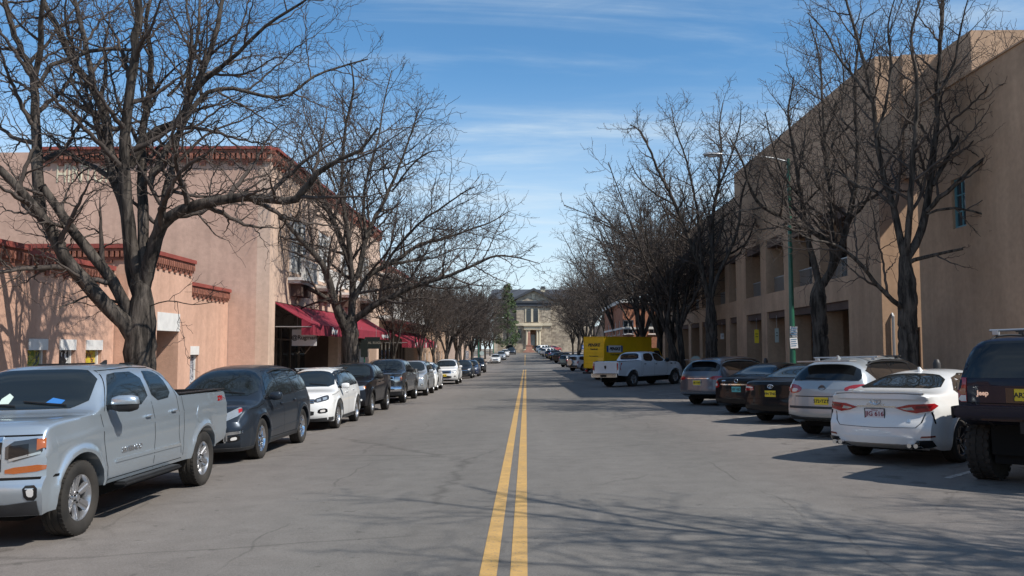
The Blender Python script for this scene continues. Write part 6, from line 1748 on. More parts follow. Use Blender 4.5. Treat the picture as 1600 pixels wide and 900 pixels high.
for q in (1, -1):
    sb = MB().box(-.72, .98, q*.93, q*1.09, .40, .455); o = sb.build('side_step', MT['black'], c.root, bevel=.02)
    MB().tube([(.6, q*.7, .55), (.6, q*1.0, .43)], .03, 6).build('step_bracket', MT['black'], o); MB().tube([(-.4, q*.7, .55), (-.4, q*1.0, .43)], .03, 6).build('step_bracket', MT['black'], o)
    MB().box(-.68, .94, q*.96, q*1.06, .456, .462).build('step_tread', MT['cladding'], o)
rl = MB()
for q in (1, -1): rl.box(-2.86, -1.0, q*.80, q*.95, 1.425, 1.445)
rl.box(-2.88, -2.80, -.93, .93, 1.425, 1.445); rl.build('bed_rail_cap', MT['black'], c.root, bevel=.006)
for x, L in ((.1, .06), (-.45, .05)):
    MB().box(x, x+.16, -.45, .25, 1.89, 1.915).build('roof_marker', MT['black'], c.root, bevel=.01) if x > 0 else None
MB().prism([(.02, 1.885), (.20, 1.885), (.02, 1.95)], -.02, .02, lambda u, v, h: (u, h+.35, v)).build('antenna_fin', MT['black'], c.root, bevel=.006)
MB().box(-.30, -.16, .44, .58, 1.885, 1.905).build('roof_antenna', MT['black'], c.root, bevel=.006)
c.text('SILVERADO', .62, 1, .83, .085, 'chrome', 'left', .004, sx=1.25); c.text('Z71', -2.60, 1, 1.29, .10, 'red', 'left', .006, .3, sx=1.3)
c.sidep('fuel_door', [(-1.62+.11*math.cos(t), 1.10+.13*math.sin(t)) for t in np.linspace(0, 6.28, 14)[:-1]], c.p, off=.006, lip=.008, sides=(1,))
c.endp('windshield_sticker', [(.28, 1.44), (.48, 1.43), (.50, 1.47), (.34, 1.50)], mat('blue_sticker', (.03, .16, .45)), True, mirror=False, off=.0085, lip=.004, res=.05)
c.endp('windshield_card', [(-.28, 1.44), (-.16, 1.44), (-.15, 1.52), (-.22, 1.56), (-.28, 1.50)], MT['interior'], True, mirror=False, off=.0085, lip=.004, res=.05)
c.wheels('six')
x, y = along_left(128, 836, c); c.finish(x, y, H_); CAR1 = c

# ======================= 2: dark blue grey crossover
c = Car(SP['traverse'], 'dark blue grey crossover parked directly behind the silver pickup', 'SUV', LG)
glazing(c, [(1.20, 1.13), (1.16, 1.20), (.68, 1.60), (.36, 1.685), (-.7, 1.72), (-1.5, 1.70), (-2.10, 1.60), (-2.30, 1.40), (-2.1, 1.20)],
        [[(1.06, 1.155), (.66, 1.565), (.30, 1.65), (.12, 1.655), (.10, 1.165)], [(.02, 1.17), (.04, 1.66), (-.5, 1.685), (-.86, 1.68), (-.92, 1.19)], [(-1.04, 1.20), (-.98, 1.675), (-1.5, 1.66), (-2.0, 1.57), (-2.2, 1.40), (-2.05, 1.235)]], (.80, .66, 1.22, 1.70), (.70, .6, 1.28, 1.6))
c.sidep('window_chrome', [(1.20, 1.118), (-2.0, 1.19), (-2.0, 1.203), (1.20, 1.132)], MT['chrome'], off=.009, lip=.012)
c.seams([[(1.20, 1.10), (1.18, .7), (1.02, .34)], [(.06, 1.16), (.04, .36)], [(-.98, 1.19), (-1.0, .85), (-1.12, .6)], [(1.0, .36), (-1.05, .36)], [(2.3, .98), (1.7, .99), (1.25, 1.06)]])
c.handles([(.22, 1.0), (-.78, 1.03)]); c.mirrors(1.0, 1.14, 'paint', .24, .17, .15)
headlamp(c, [(.50, .76), (.93, .90), (.97, 1.02), (.90, 1.02), (.56, .90)], 30, [([(.60, .81), (.80, .885), (.80, .96), (.64, .90)], 'lampclear'), ([(.87, .92), (.95, .95), (.96, 1.0), (.88, .99)], 'red')], m='lampclear')
grille(c, [(-.46, .56), (.46, .56), (.54, .88), (-.54, .88)], [(.62, .46, .47), (.68, .47, .48), (.78, .5, .51), (.84, .51, .53)], bh=.018, border=[(-.50, .53), (.50, .53), (.58, .91), (-.58, .91)])
c.endp('fog_lamp_chrome', [(.55, .53), (.90, .56), (.90, .61), (.62, .59), (.55, .56)], MT['chrome'], True, 22, off=.012)
fogs(c, [(.60, .40), (.86, .43), (.84, .54), (.62, .51)], 22)
c.endp('bumper_intake', [(-.5, .38), (.5, .38), (.5, .50), (-.5, .50)], MT['black'], True, mirror=False, off=.008)
c.endp('front_lip', [(-.95, .24), (.95, .24), (.95, .30), (-.95, .30)], MT['cladding'], True, mirror=False, off=.012)
c.sidep('rocker_trim', [(1.02, .26), (-1.02, .28), (-1.02, .35), (1.02, .33)], MT['cladding'], off=.012)
c.sidep('door_moulding', [(.98, .48), (-1.0, .52), (-1.0, .545), (.98, .505)], c.p, off=.012, lip=.016)
c.rails(-1.8, .2, .66, 'black'); c.wheels('y5', 'chrome')
x, y = along_left(411, 716, c); c.finish(x, y, H_); CAR2 = c

# ======================= 3: white compact SUV
c = Car(SP['tiguan'], 'white compact SUV with silver roof bar, third vehicle on the left', 'SUV', LG)
glazing(c, [(1.04, 1.09), (.52, 1.50), (.2, 1.565), (-.7, 1.60), (-1.4, 1.56), (-1.78, 1.36), (-1.66, 1.14)],
        [[(.92, 1.115), (.50, 1.46), (.20, 1.53), (.06, 1.535), (.04, 1.12)], [(-.04, 1.125), (-.02, 1.54), (-.5, 1.555), (-.82, 1.55), (-.92, 1.15)], [(-1.02, 1.155), (-.92, 1.545), (-1.35, 1.52), (-1.64, 1.34), (-1.58, 1.18)]], (.74, .60, 1.155, 1.575), (.62, .55, 1.2, 1.52))
c.seams([[(1.02, 1.04), (1.0, .62), (.90, .30)], [(0, 1.10), (-.02, .30)], [(-.96, 1.12), (-.95, .8), (-1.02, .55)], [(.9, .31), (-.85, .31)], [(2.0, .93), (1.5, .95), (1.05, 1.02)]])
c.handles([(.16, .97), (-.76, 1.0)]); c.mirrors(.86, 1.11, 'paint', .22, .16, .14)
headlamp(c, [(.42, .74), (.86, .80), (.89, .92), (.80, .94), (.42, .84)], 25, [([(.50, .77), (.62, .79), (.62, .85), (.50, .83)], 'lampclear'), ([(.68, .80), (.80, .83), (.80, .89), (.68, .87)], 'lampclear')], m='lampdark')
grille(c, [(-.42, .73), (.42, .73), (.42, .84), (-.42, .84)], [(.755, .42, .42), (.80, .42, .42)], m='black', bh=.016)
c.rings(0, .785, .06, .06, front=True, inner=False); c.text('W', 3, 0, .785, .09, 'chrome', 'front')
fogs(c, [(.50, .46), (.80, .48), (.78, .60), (.52, .58)], 20)
c.endp('bumper_intake', [(-.42, .40), (.42, .40), (.44, .55), (-.44, .55)], MT['black'], True, mirror=False, off=.008, rnd=1)
c.endp('front_lip', [(-.86, .25), (.86, .25), (.86, .36), (.45, .33), (-.45, .33), (-.86, .36)], MT['cladding'], True, mirror=False, off=.012)
arches(c, .05); c.sidep('rocker_trim', [(.86, .25), (-.86, .26), (-.86, .34), (.86, .33)], MT['cladding'], off=.012)
c.endp('windshield_sticker', [(-.52, 1.22), (-.46, 1.22), (-.46, 1.34), (-.52, 1.34)], mat('blue_tag', (.05, .3, .5)), True, mirror=False, off=.0085, lip=.004)
c.rails(-1.5, .1, .62, 'black', cross=(-.1, -.9)); c.wheels('five')
x, y = along_left(530, 669, c); c.finish(x, y, H_); CAR3 = c

# ======================= 4: black crew cab pickup
c = Car(SP['frontier'], 'black compact crew cab pickup behind the white compact SUV', 'pickup truck', LG, 'pickup_truck')
def pick_front(c, z0=.86, z1=1.02, m='lampclear'):
    w = c.sp['W']
    headlamp(c, [(.52, z0), (w-.04, z0+.03), (w-.02, z1), (.52, z1-.02)], 25, [([(w-.12, z0+.06), (w-.03, z0+.07), (w-.03, z1-.02), (w-.12, z1-.03)], 'amber')], m=m)
glazing(c, None, [[(.82, 1.245), (.46, 1.60), (.34, 1.655), (.02, 1.665), (.0, 1.26)], [(-.10, 1.265), (-.08, 1.67), (-.55, 1.655), (-.70, 1.58), (-.80, 1.29)]], (.74, .62, 1.28, 1.71), (.6, .55, 1.37, 1.66))
c.seams([[(1.05, 1.18), (1.0, .6), (.96, .46)], [(-.05, 1.26), (-.06, .48)], [(-.90, 1.28), (-.92, .8), (-1.0, .62)], [(.96, .48), (-.9, .48)], [(-1.06, 1.28), (-1.07, .5)]])
c.handles([(.10, 1.10), (-.74, 1.12)]); c.mirrors(.84, 1.25, 'black', .23, .18, .15)
pick_front(c); grille(c, [(-.46, .70), (.46, .70), (.48, .99), (-.48, .99)], [(.84, .48, .48)], m='black', bh=.03, border=[(-.49, .68), (.49, .68), (.51, 1.01), (-.51, 1.01)])
c.endp('bumper_intake', [(-.45, .42), (.45, .42), (.5, .58), (-.5, .58)], MT['black'], True, mirror=False, off=.008); fogs(c, [(.62, .50), (.76, .50), (.76, .62), (.62, .62)], 15)
c.endp('windshield_sticker', [(-.45, 1.42), (-.38, 1.42), (-.38, 1.52), (-.45, 1.52)], mat('blue_tag', (.05, .35, .6)), True, mirror=False, off=.0085, lip=.004)
arches(c, .06, 'black'); c.wheels('six'); x, y = along_left(583, 649, c); c.finish(x, y, H_); CAR4 = c

def simple_front_suv(c, glz=True):
    sp = c.sp
# ======================= 5: dark grey tall pickup
c5 = Car(SP['pickup_a'], 'dark grey full size pickup with chrome bumper behind the black crew cab', 'pickup truck', LG, 'pickup_truck', 'darkgrey')
c = c5
glazing(c, None, [[(1.18, 1.345), (1.16, 1.41), (.90, 1.69), (.76, 1.775), (.04, 1.785), (.02, 1.36)], [(-.12, 1.375), (-.09, 1.785), (-.42, 1.78), (-.60, 1.70), (-.72, 1.41)]], (.80, .70, 1.385, 1.83), (.68, .62, 1.47, 1.80))
c.seams([[(1.36, 1.30), (1.34, .95), (1.24, .66), (1.20, .50)], [(-.04, 1.38), (-.05, .50)], [(-.86, 1.42), (-.84, .9), (-1.0, .50)], [(1.08, .52), (-.98, .52)]])
c.handles([(.16, 1.20), (-.66, 1.22)]); c.mirrors(1.14, 1.36, 'black', .27, .2, .16)
headlamp(c, [(.60, .90), (.975, .92), (.975, 1.13), (.60, 1.12)], 25, [([(.87, .95), (.965, .96), (.965, 1.11), (.87, 1.10)], 'amber')], m='lampclear')
grille(c, [(-.56, .78), (.56, .78), (.56, 1.12), (-.56, 1.12)], [(.90, .56, .56), (1.0, .56, .56)], bh=.03, border=[(-.60, .76), (.60, .76), (.60, 1.14), (-.60, 1.14)])
c.endp('chrome_bumper', [(-.97, .52), (.97, .52), (.97, .74), (-.97, .74)], MT['chrome'], True, mirror=False, off=.02, lip=.03)
c.wheels('five'); x, y = along_left(636, 629, c); c.finish(x-.05, y, H_)
# ======================= 6+: boxy and rounded SUVs facing the camera
def boxy_suv(label, pnt, wheel='six', cat='SUV'):
    c = Car(SP['boxy'], label, cat, LG, pnt=pnt)
    glazing(c, None, [[(.82, 1.19), (.50, 1.60), (.36, 1.67), (.04, 1.68), (.02, 1.20)], [(-.08, 1.205), (-.06, 1.685), (-.78, 1.68), (-.86, 1.22)], [(-1.02, 1.23), (-.96, 1.675), (-1.75, 1.64), (-1.95, 1.28)]], (.76, .64, 1.26, 1.71), (.66, .6, 1.32, 1.66))
    c.seams([[(1.06, 1.14), (1.0, .6), (.92, .40)], [(-.02, 1.20), (-.04, .42)], [(-.93, 1.21), (-.95, .8), (-1.02, .62)], [(.92, .42), (-.85, .42)]])
    c.handles([(.12, 1.04), (-.76, 1.06)]); c.mirrors(.84, 1.20, 'paint', .23, .17, .14)
    headlamp(c, [(.50, .82), (.90, .86), (.92, 1.0), (.52, .99)], 25, [([(.56, .86), (.68, .87), (.68, .96), (.56, .95)], 'whitelens')], m='lampclear')
    grille(c, [(-.44, .80), (.44, .80), (.46, .98), (-.46, .98)], [(.86, .45, .45), (.92, .45, .45)], bh=.022, border=[(-.47, .78), (.47, .78), (.49, 1.0), (-.49, 1.0)])
    c.endp('bumper_intake', [(-.5, .46), (.5, .46), (.5, .62), (-.5, .62)], MT['black'], True, mirror=False, off=.008, rnd=1); fogs(c, [(.66, .52), (.80, .52), (.80, .63), (.66, .63)], 18)
    c.plate(0, .66, 'NM 505', 'plate_y', front=True)
    c.rails(-1.9, .0, .66, 'black'); c.wheels(wheel)
    return c
cb6 = boxy_suv('light silver boxy SUV behind the dark grey pickup on the left', 'silver2'); x, y = along_left(669, 618, cb6); cb6.finish(x, y, H_)
c7 = Car(SP['tiguan'], 'small white crossover hidden behind the silver boxy SUV', 'SUV', LG, pnt='white')
def round_suv(c):
    glazing(c, [(1.04, 1.09), (.52, 1.50), (.2, 1.565), (-.7, 1.60), (-1.4, 1.56), (-1.78, 1.36), (-1.66, 1.14)],
        [[(.92, 1.115), (.50, 1.46), (.20, 1.53), (.06, 1.535), (.04, 1.12)], [(-.04, 1.125), (-.02, 1.54), (-.5, 1.555), (-.82, 1.55), (-.92, 1.15)], [(-1.02, 1.155), (-.92, 1.545), (-1.35, 1.52), (-1.64, 1.34), (-1.58, 1.18)]], (.74, .60, 1.155, 1.575), (.62, .55, 1.2, 1.52))
    c.seams([[(1.02, 1.04), (1.0, .62), (.90, .30)], [(0, 1.10), (-.02, .30)], [(-.96, 1.12), (-1.02, .55)]])
    c.mirrors(.86, 1.11, 'paint', .22, .16, .14); c.handles([(.16, .97), (-.76, 1.0)])
    headlamp(c, [(.48, .72), (.86, .80), (.88, .92), (.80, .93), (.50, .84)], 25, [([(.55, .76), (.68, .79), (.68, .86), (.55, .83)], 'whitelens')], m='lampclear')
    grille(c, [(-.36, .58), (.36, .58), (.46, .82), (-.46, .82)], [(.70, .42, .43)], bh=.03)
    c.endp('bumper_intake', [(-.55, .36), (.55, .36), (.6, .48), (-.6, .48)], MT['black'], True, mirror=False, off=.008); fogs(c, [(.66, .44), (.78, .46), (.78, .56), (.66, .54)], 18)
    c.endp('front_chrome', [(-.5, .31), (.5, .31), (.5, .34), (-.5, .34)], MT['chrome'], True, mirror=False, off=.012)
    arches(c, .045); c.wheels('five'); return c
round_suv(c7); x, y = along_left(684, 610, c7); c7.finish(x+.02, y, H_)
dup_car(cb6, 'white boxy SUV facing the camera, first fully visible white one beyond the awnings', 'white', *along_left(717, 600, cb6), H_)
dup_car(c7, 'dark blue grey crossover right behind the second white boxy SUV on the left', 'bluegrey', *along_left(739, 591, c7), H_)
dup_car(c7, 'dark blue crossover, the lower of two dark ones before the black boxy SUV', 'blue', *along_left(749, 588, c7), H_, 1.0, .98)
dup_car(cb6, 'black boxy SUV at the left side street corner', 'black', *along_left(758, 582.5, cb6), H_, 1, 1.02)
dup_car(c7, 'white crossover parked just beyond the left side street', 'white', *along_left(782, 567.5, c7), H_)
dup_car(c7, 'silver crossover far down the left kerb', 'silver2', *along_left(790.3, 562.5, c7), H_, 1, 1.04)
dup_car(c7, 'small white car far down the left kerb', 'white', *along_left(795.5, 557.5, c7), H_, 1, .95)
dup_car(c7, 'dark grey car parked near the courthouse on the left', 'bluegrey', *along_left(806, 554, c7), H_, 1, .98)
dup_car(cb6, 'black van like car at the far end of the left kerb', 'black', *along_left(803.0, 551.5, cb6), H_, 1, 1.1)
dup_car(c7, 'white car parked nearest to the courthouse on the left', 'white', *along_left(812.5, 548.5, c7), H_, 1, .95)

# ======================= RIGHT: rear ends towards the camera
HR = D2R(42)
def angled(px, py, car, hd=HR):
    """put the left rear wheel contact of a car on pixel (px,py)"""
    g = ground_at(px, py); sp = car.sp; a = sp['axles'][0]; t = sp['track']
    return g.x-math.cos(hd)*a+math.sin(hd)*t, g.y-math.sin(hd)*a-math.cos(hd)*t, hd
# lifted navy boxy SUV at the right edge
c = Car(SP['cherokee'], 'lifted navy boxy SUV with mud tyres cut by the right edge of the photo', 'SUV', RG_)
glazing(c, None, [[(.74, 1.43), (.42, 1.82), (.30, 1.85), (.0, 1.855), (-.02, 1.43)], [(-.12, 1.43), (-.10, 1.86), (-.78, 1.86), (-.80, 1.43)], [(-.92, 1.44), (-.90, 1.855), (-1.62, 1.84), (-1.76, 1.46)]], (.74, .68, 1.45, 1.87), (.70, .64, 1.47, 1.86), gl='glass_tint')
c.endp('rear_glass_frame', [(-.79, 1.42), (.79, 1.42), (.72, 1.90), (-.72, 1.90)], MT['glass_tint'], False, mirror=False, off=.004, lip=.008)
c.seams([[(.9, 1.40), (.86, .9), (.82, .68)], [(-.06, 1.43), (-.08, .68)], [(-.86, 1.43), (-.85, 1.05)]])
tl = c.endp('taillight', [(.72, 1.10), (.865, 1.10), (.865, 1.42), (.72, 1.42)], MT['red'], False, 8, off=.014, lip=.02)
for pr, q in zip(tl, (1, -1)):
    c.patch('amber_lens', [(c.x0+.1, q*y, z) for y, z in ((.725, 1.20), (.86, 1.20), (.86, 1.28), (.725, 1.28))], (-math.cos(D2R(8)), q*math.sin(D2R(8)), 0), MT['amber'], off=.019, parent=pr)
    c.patch('reverse_lens', [(c.x0+.1, q*y, z) for y, z in ((.725, 1.11), (.86, 1.11), (.86, 1.19), (.725, 1.19))], (-math.cos(D2R(8)), q*math.sin(D2R(8)), 0), MT['whitelens'], off=.019, parent=pr)
MB().box(-2.22, -2.04, -.84, .84, .90, 1.06).build('rear_bumper', PAINT['navy'], c.root, bevel=.03)
for q in (1, -1): MB().box(-2.19, -2.04, q*.845, q*.875, .89, 1.05).build('bumper_cap', MT['black'], c.root, bevel=.008)
c.endp('plate_recess', [(-.24, 1.10), (.24, 1.10), (.24, 1.29), (-.24, 1.29)], MT['gloss'], False, mirror=False, off=.004)
c.text('Jeep', -3, .52, 1.22, .085, 'chrome', 'rear', .004)
c.plate(-.02, 1.205, 'ARZ 470', 'plate_y', size=.085, fr='gloss')
c.endp('tailgate_gap', [(-.73, 1.085), (.73, 1.085), (.73, 1.095), (-.73, 1.095)], MT['gap'], False, mirror=False, off=.003)
arches(c, .07, 'black'); c.handles([(.05, 1.20), (-.72, 1.20)], 'black'); c.mirrors(.70, 1.42, 'black', .2, .16, .13)
c.rails(-1.4, .2, .60, 'black', cross=(-1.2, -.2), h=.06)
ub = MB().tube([(-1.28, -.66, .44), (-1.28, .66, .44)], .06, 10).lathe([(-.14, .02), (-.1, .14), (.1, .14), (.14, .02)], 14, 'x', (-1.28, .1, .44))
for q in (1, -1): ub.tube([(-1.9, q*.5, .85), (-1.2, q*.5, .52), (-.5, q*.5, .75)], .035, 6); ub.tube([(-1.45, q*.42, .40), (-1.30, q*.36, .95)], .04, 8)
ub.tube([(-1.3, -.35, .6), (-1.7, -.42, .62), (-2.05, -.45, .60)], .035, 8)
ub.build('rear_axle', MT['black'], c.root, sm=50)
MB().box(-2.14, -2.06, -.06, .06, .72, .88).build('tow_hitch', MT['black'], c.root)
c.wheels('mud', 'dalloy')
c.finish(*angled(1549, 748, c))

# white sedan
c = Car(SP['camry'], 'white sports sedan with maroon lettered plate, second from the right edge', 'car', RG_)
glazing(c, [(1.08, .99), (.48, 1.31), (.15, 1.375), (-.5, 1.385), (-.95, 1.32), (-1.42, 1.14), (-1.3, 1.06)],
   [[(.96, 1.01), (.46, 1.28), (.15, 1.34), (-.02, 1.345), (-.02, 1.03)], [(-.10, 1.035), (-.10, 1.35), (-.5, 1.35), (-.84, 1.29), (-.98, 1.07)], [(-1.06, 1.08), (-.92, 1.28), (-1.30, 1.14), (-1.26, 1.09)]], (.76, .58, 1.03, 1.38), (.70, .54, 1.185, 1.385))
c.seams([[(1.2, .93), (1.18, .6), (.98, .26)], [(-.06, 1.02), (-.08, .26)], [(-1.02, 1.06), (-1.0, .8), (-1.1, .55)]])
c.handles([(.10, .88), (-.90, .93)]); c.mirrors(.86, .99, 'paint', .22, .14, .13)
tl = c.endp('taillight', [(.30, .90), (.52, .955), (.90, .97), (.96, .93), (.86, .86), (.62, .82), (.45, .85)], MT['red'], False, 22, off=.010, lip=.016, rnd=0, res=.04)
for pr, q in zip(tl, (1, -1)):
    D = (-math.cos(D2R(22)), q*math.sin(D2R(22)), 0)
    c.patch('reverse_lens', [(c.x0+.1, q*y, z) for y, z in ((.38, .89), (.56, .915), (.60, .87), (.48, .865))], D, MT['lampclear'], off=.015, parent=pr)
    c.patch('lamp_element', [(c.x0+.1, q*y, z) for y, z in ((.62, .93), (.88, .945), (.84, .905), (.62, .89))], D, MT['dred'], off=.015, parent=pr)
c.endp('side_vent', [(.88, .84), (.91, .84), (.955, .66), (.935, .66)], MT['gap'], False, 35, off=.008, res=.03)
c.endp('trunk_gap', [(-.62, .60), (0, .585), (.62, .60), (.70, .68), (.695, .69), (.612, .607), (0, .592), (-.612, .607), (-.695, .69), (-.70, .68)], MT['gap'], False, mirror=False, off=.003, res=.03)
c.endp('trunk_gap', [(.68, .68), (.70, .68), (.735, .82), (.725, .82)], MT['gap'], False, off=.003, res=.03)
c.endp('trunk_bar', [(-.32, .905), (.32, .905), (.32, .93), (-.32, .93)], MT['chrome'], False, mirror=False, off=.010)
c.rings(0, 1.0, .085, .055); c.plate(.02, .80, 'JIG 616', 'plate_w', 'inkred', size=.10, fr='gloss', top='Oklahoma')
c.text('CAMRY', -3, 0, .945, .035, 'chrome', 'rear', .001, sx=2.6); c.text('SE', -3, -.52, .70, .06, 'chrome', 'rear', .002)
c.endp('diffuser', [(-.70, .26), (.70, .26), (.60, .44), (.45, .46), (-.45, .46), (-.60, .44)], c.p, False, mirror=False, off=.022, lip=.04)
c.endp('diffuser_recess', [(.50, .27), (.86, .33), (.82, .42), (.62, .41)], MT['gloss'], False, 12, off=.026, lip=.012)
c.endp('lower_reflector', [(.66, .445), (.90, .46), (.89, .485), (.68, .475)], MT['dred'], False, 25, off=.010)
for q in (1, -1):
    for k in (0, 1): MB().lathe([(0, .034), (.10, .036), (.10, .028), (.02, .026)], 14, 'x', (-2.56, q*(.56+k*.10), .335)).build('exhaust_tip', MT['chrome'], c.root, sm=40)
sp_ = MB()
P = []
for t in np.linspace(-1, 1, 17):
    y = t*.72; loc, nm = c.cast((-2.42+.12*t*t, y, 3), Vector((0, 0, 1))); P.append((loc.x, y, loc.z))
for i in range(len(P)-1):
    a, b = P[i], P[i+1]; sp_.add([(a[0]-.05, a[1], a[2]+.03), (a[0]+.10, a[1], a[2]-.002), (b[0]+.10, b[1], b[2]-.002), (b[0]-.05, b[1], b[2]+.03), (a[0]-.05, a[1], a[2]+.008), (b[0]-.05, b[1], b[2]+.008), (a[0]+.1, a[1], a[2]-.02), (b[0]+.1, b[1], b[2]-.02)], [(0, 1, 2, 3), (0, 3, 5, 4), (4, 5, 7, 6), (1, 6, 7, 2)])
sp_.build('boot_spoiler', c.p, c.root, sm=40); c.fin(-.72); c.wheels('multi', 'dalloy')
c.finish(*angled(1346, 711, c)); CAMRY = c

# champagne SUV
def rear_suv(c, plate_t, pm='plate_y', rnd_lamp=False, strip=True):
    glazing(c, [(1.16, 1.08), (.56, 1.50), (.25, 1.57), (-.7, 1.60), (-1.5, 1.55), (-1.92, 1.38), (-1.72, 1.20)],
       [[(1.04, 1.10), (.54, 1.46), (.22, 1.535), (.06, 1.54), (.04, 1.13)], [(-.04, 1.13), (-.02, 1.545), (-.5, 1.56), (-.86, 1.55), (-.96, 1.16)], [(-1.06, 1.18), (-.96, 1.545), (-1.45, 1.52), (-1.78, 1.37), (-1.66, 1.22)]], (.76, .62, 1.17, 1.58), None, gl='glass_tint')
    slanted(c, 'rear_window', 0, 0, 1.20, 1.50, MT['glass_tint'], -1, [(-.70, 1.21), (0, 1.19), (.70, 1.21), (.76, 1.30), (.64, 1.51), (0, 1.53), (-.64, 1.51), (-.76, 1.30)], .008)
    c.seams([[(1.3, 1.02), (1.25, .7), (1.0, .33)], [(0, 1.12), (-.02, .33)], [(-1.0, 1.15), (-1.0, .8), (-1.08, .6)]])
    c.handles([(.16, .98), (-.80, 1.02)]); c.mirrors(.98, 1.10, 'paint', .22, .16, .14)
    sp_ = MB().box(-2.30, -1.98, -.60, .60, 1.575, 1.605); sp_.build('roof_spoiler', c.p, c.root, bevel=.012)
    c.endp('rear_wiper', [(-.02, 1.215), (.44, 1.235), (.44, 1.25), (-.02, 1.235)], MT['black'], False, mirror=False, off=.02, lip=.012)
    return c
c = rear_suv(Car(SP['santafe'], 'champagne silver SUV with black roof bars and yellow plate, third from the right edge', 'SUV', RG_), '')
tl = c.endp('taillight', [(.44, 1.03), (.62, 1.10), (.90, 1.12), (.985, 1.09), (.93, .97), (.72, .92), (.52, .95)], MT['red'], False, 25, off=.012, lip=.018, rnd=1)
for pr, q in zip(tl, (1, -1)): c.patch('reverse_lens', [(c.x0+.1, q*y, z) for y, z in ((.54, 1.02), (.72, 1.03), (.74, .96), (.60, .955))], (-math.cos(D2R(25)), q*math.sin(D2R(25)), 0), MT['whitelens'], off=.017, parent=pr, rnd=1)
c.endp('tailgate_recess', [(-.62, .69), (.62, .69), (.58, .86), (-.58, .86)], c.p, False, mirror=False, off=.006, lip=.010)
c.endp('tailgate_gap', [(-.62, .86), (.62, .86), (.62, .875), (-.62, .875)], MT['gap'], False, mirror=False, off=.010)
c.endp('tailgate_gap', [(-.80, .615), (.80, .615), (.80, .665), (-.80, .665)], MT['cladding'], False, mirror=False, off=.008)
c.endp('lower_bumper', [(-.96, .38), (.96, .38), (.96, .50), (.5, .44), (-.5, .44), (-.96, .50)], MT['cladding'], False, mirror=False, off=.012)
c.rings(0, 1.04, .075, .04, 'dalloy', inner=False, blank=True); c.plate(0, .775, '572•TZT', size=.092); c.fin(-1.6)
c.rails(-1.7, .2, .64, 'black', cross=(-1.35, -.3), h=.05); arches(c, .05)
c.wheels('twin5'); c.finish(*angled(1271, 677, c)); SF = c

# black sedans
def rear_sedan(c):
    glazing(c, [(1.08, .99), (.48, 1.33), (.15, 1.395), (-.5, 1.405), (-.95, 1.33), (-1.36, 1.12), (-1.25, 1.05)],
      [[(.96, 1.01), (.46, 1.30), (.15, 1.36), (-.02, 1.365), (-.02, 1.03)], [(-.10, 1.035), (-.10, 1.37), (-.5, 1.37), (-.84, 1.30), (-1.0, 1.06)]], (.76, .58, 1.04, 1.40), (.72, .56, 1.15, 1.405))
    c.seams([[(1.2, .93), (1.18, .6), (.98, .26)], [(-.06, 1.02), (-.08, .26)], [(-1.02, 1.06), (-1.1, .55)]])
    c.handles([(.10, .88), (-.90, .93)]); c.mirrors(.86, .99, 'paint', .22, .14, .13); return c
c = rear_sedan(Car(SP['sedan'], 'black sedan with yellow plate beside the champagne SUV', 'car', RG_))
tl = c.endp('taillight', [(.50, .84), (.90, .82), (.93, .98), (.86, 1.0), (.50, .93)], MT['red'], False, 20, off=.010, lip=.016)
for pr, q in zip(tl, (1, -1)): c.patch('reverse_lens', [(c.x0+.1, q*y, z) for y, z in ((.52, .895), (.80, .895), (.80, .95), (.52, .92))], (-math.cos(D2R(20)), q*math.sin(D2R(20)), 0), MT['whitelens'], off=.015, parent=pr)
c.rings(0, .94, .075, .05); c.plate(0, .76, '394 TNG', size=.09); c.text('LE', -3, -.55, .76, .06, 'chrome', 'rear')
c.endp('trunk_gap', [(-.7, .62), (.7, .62), (.7, .63), (-.7, .63)], MT['gap'], False, mirror=False, off=.003)
c.wheels('ten'); c.finish(*angled(1197, 657, c)); SED = c
c = rear_sedan(Car(SP['sedan'], 'black sedan with chrome trunk strip and turquoise plate', 'car', RG_))
tl = c.endp('taillight', [(.62, .80), (.86, .76), (.93, .94), (.88, 1.02), (.70, .96)], MT['red'], False, 25, off=.010, lip=.016, rnd=1)
for pr, q in zip(tl, (1, -1)): c.patch('reverse_lens', [(c.x0+.1, q*y, z) for y, z in ((.72, .84), (.80, .82), (.82, .90), (.74, .91))], (-math.cos(D2R(25)), q*math.sin(D2R(25)), 0), MT['whitelens'], off=.015, parent=pr, rnd=1)
c.endp('trunk_bar', [(-.58, .86), (.58, .86), (.58, .895), (-.58, .895)], MT['chrome'], False, mirror=False, off=.014, lip=.016)
c.rings(0, .985, .055, .055, inner=False); c.plate(0, .74, '107 VJD', 'plate_t', size=.09); c.text('ALTIMA', -3, .45, .985, .04, 'chrome', 'rear')
c.wheels('ten'); x, y, h = angled(1147, 644, c); c.finish(x, y, h); ALT = c
# steel grey crossover
c = rear_suv(Car(SP['glc'], 'steel grey crossover with silver roof rails and yellow plate beside the black sedans', 'SUV', RG_), '')
tl = c.endp('taillight', [(.46, .95), (.60, 1.02), (.94, 1.03), (.95, .93), (.80, .89), (.58, .90)], MT['red'], False, 25, off=.012, lip=.018, rnd=1)
c.endp('tailgate_bar', [(-.46, .93), (.46, .93), (.46, .955), (-.46, .955)], MT['chrome'], False, mirror=False, off=.014)
c.endp('chrome_bumper_strip', [(-.80, .42), (.80, .42), (.76, .47), (-.76, .47)], MT['chrome'], False, mirror=False, off=.016, lip=.02)
c.endp('lower_bumper', [(-.94, .38), (.94, .38), (.94, .41), (-.94, .41)], MT['cladding'], False, mirror=False, off=.01)
c.plate(0, .80, '100 VWV', size=.09, fr='whitelens'); c.rails(-1.8, .2, .66, 'steel', h=.05); c.wheels('five')
c.finish(*angled(1089, 631, c)); GLC = c

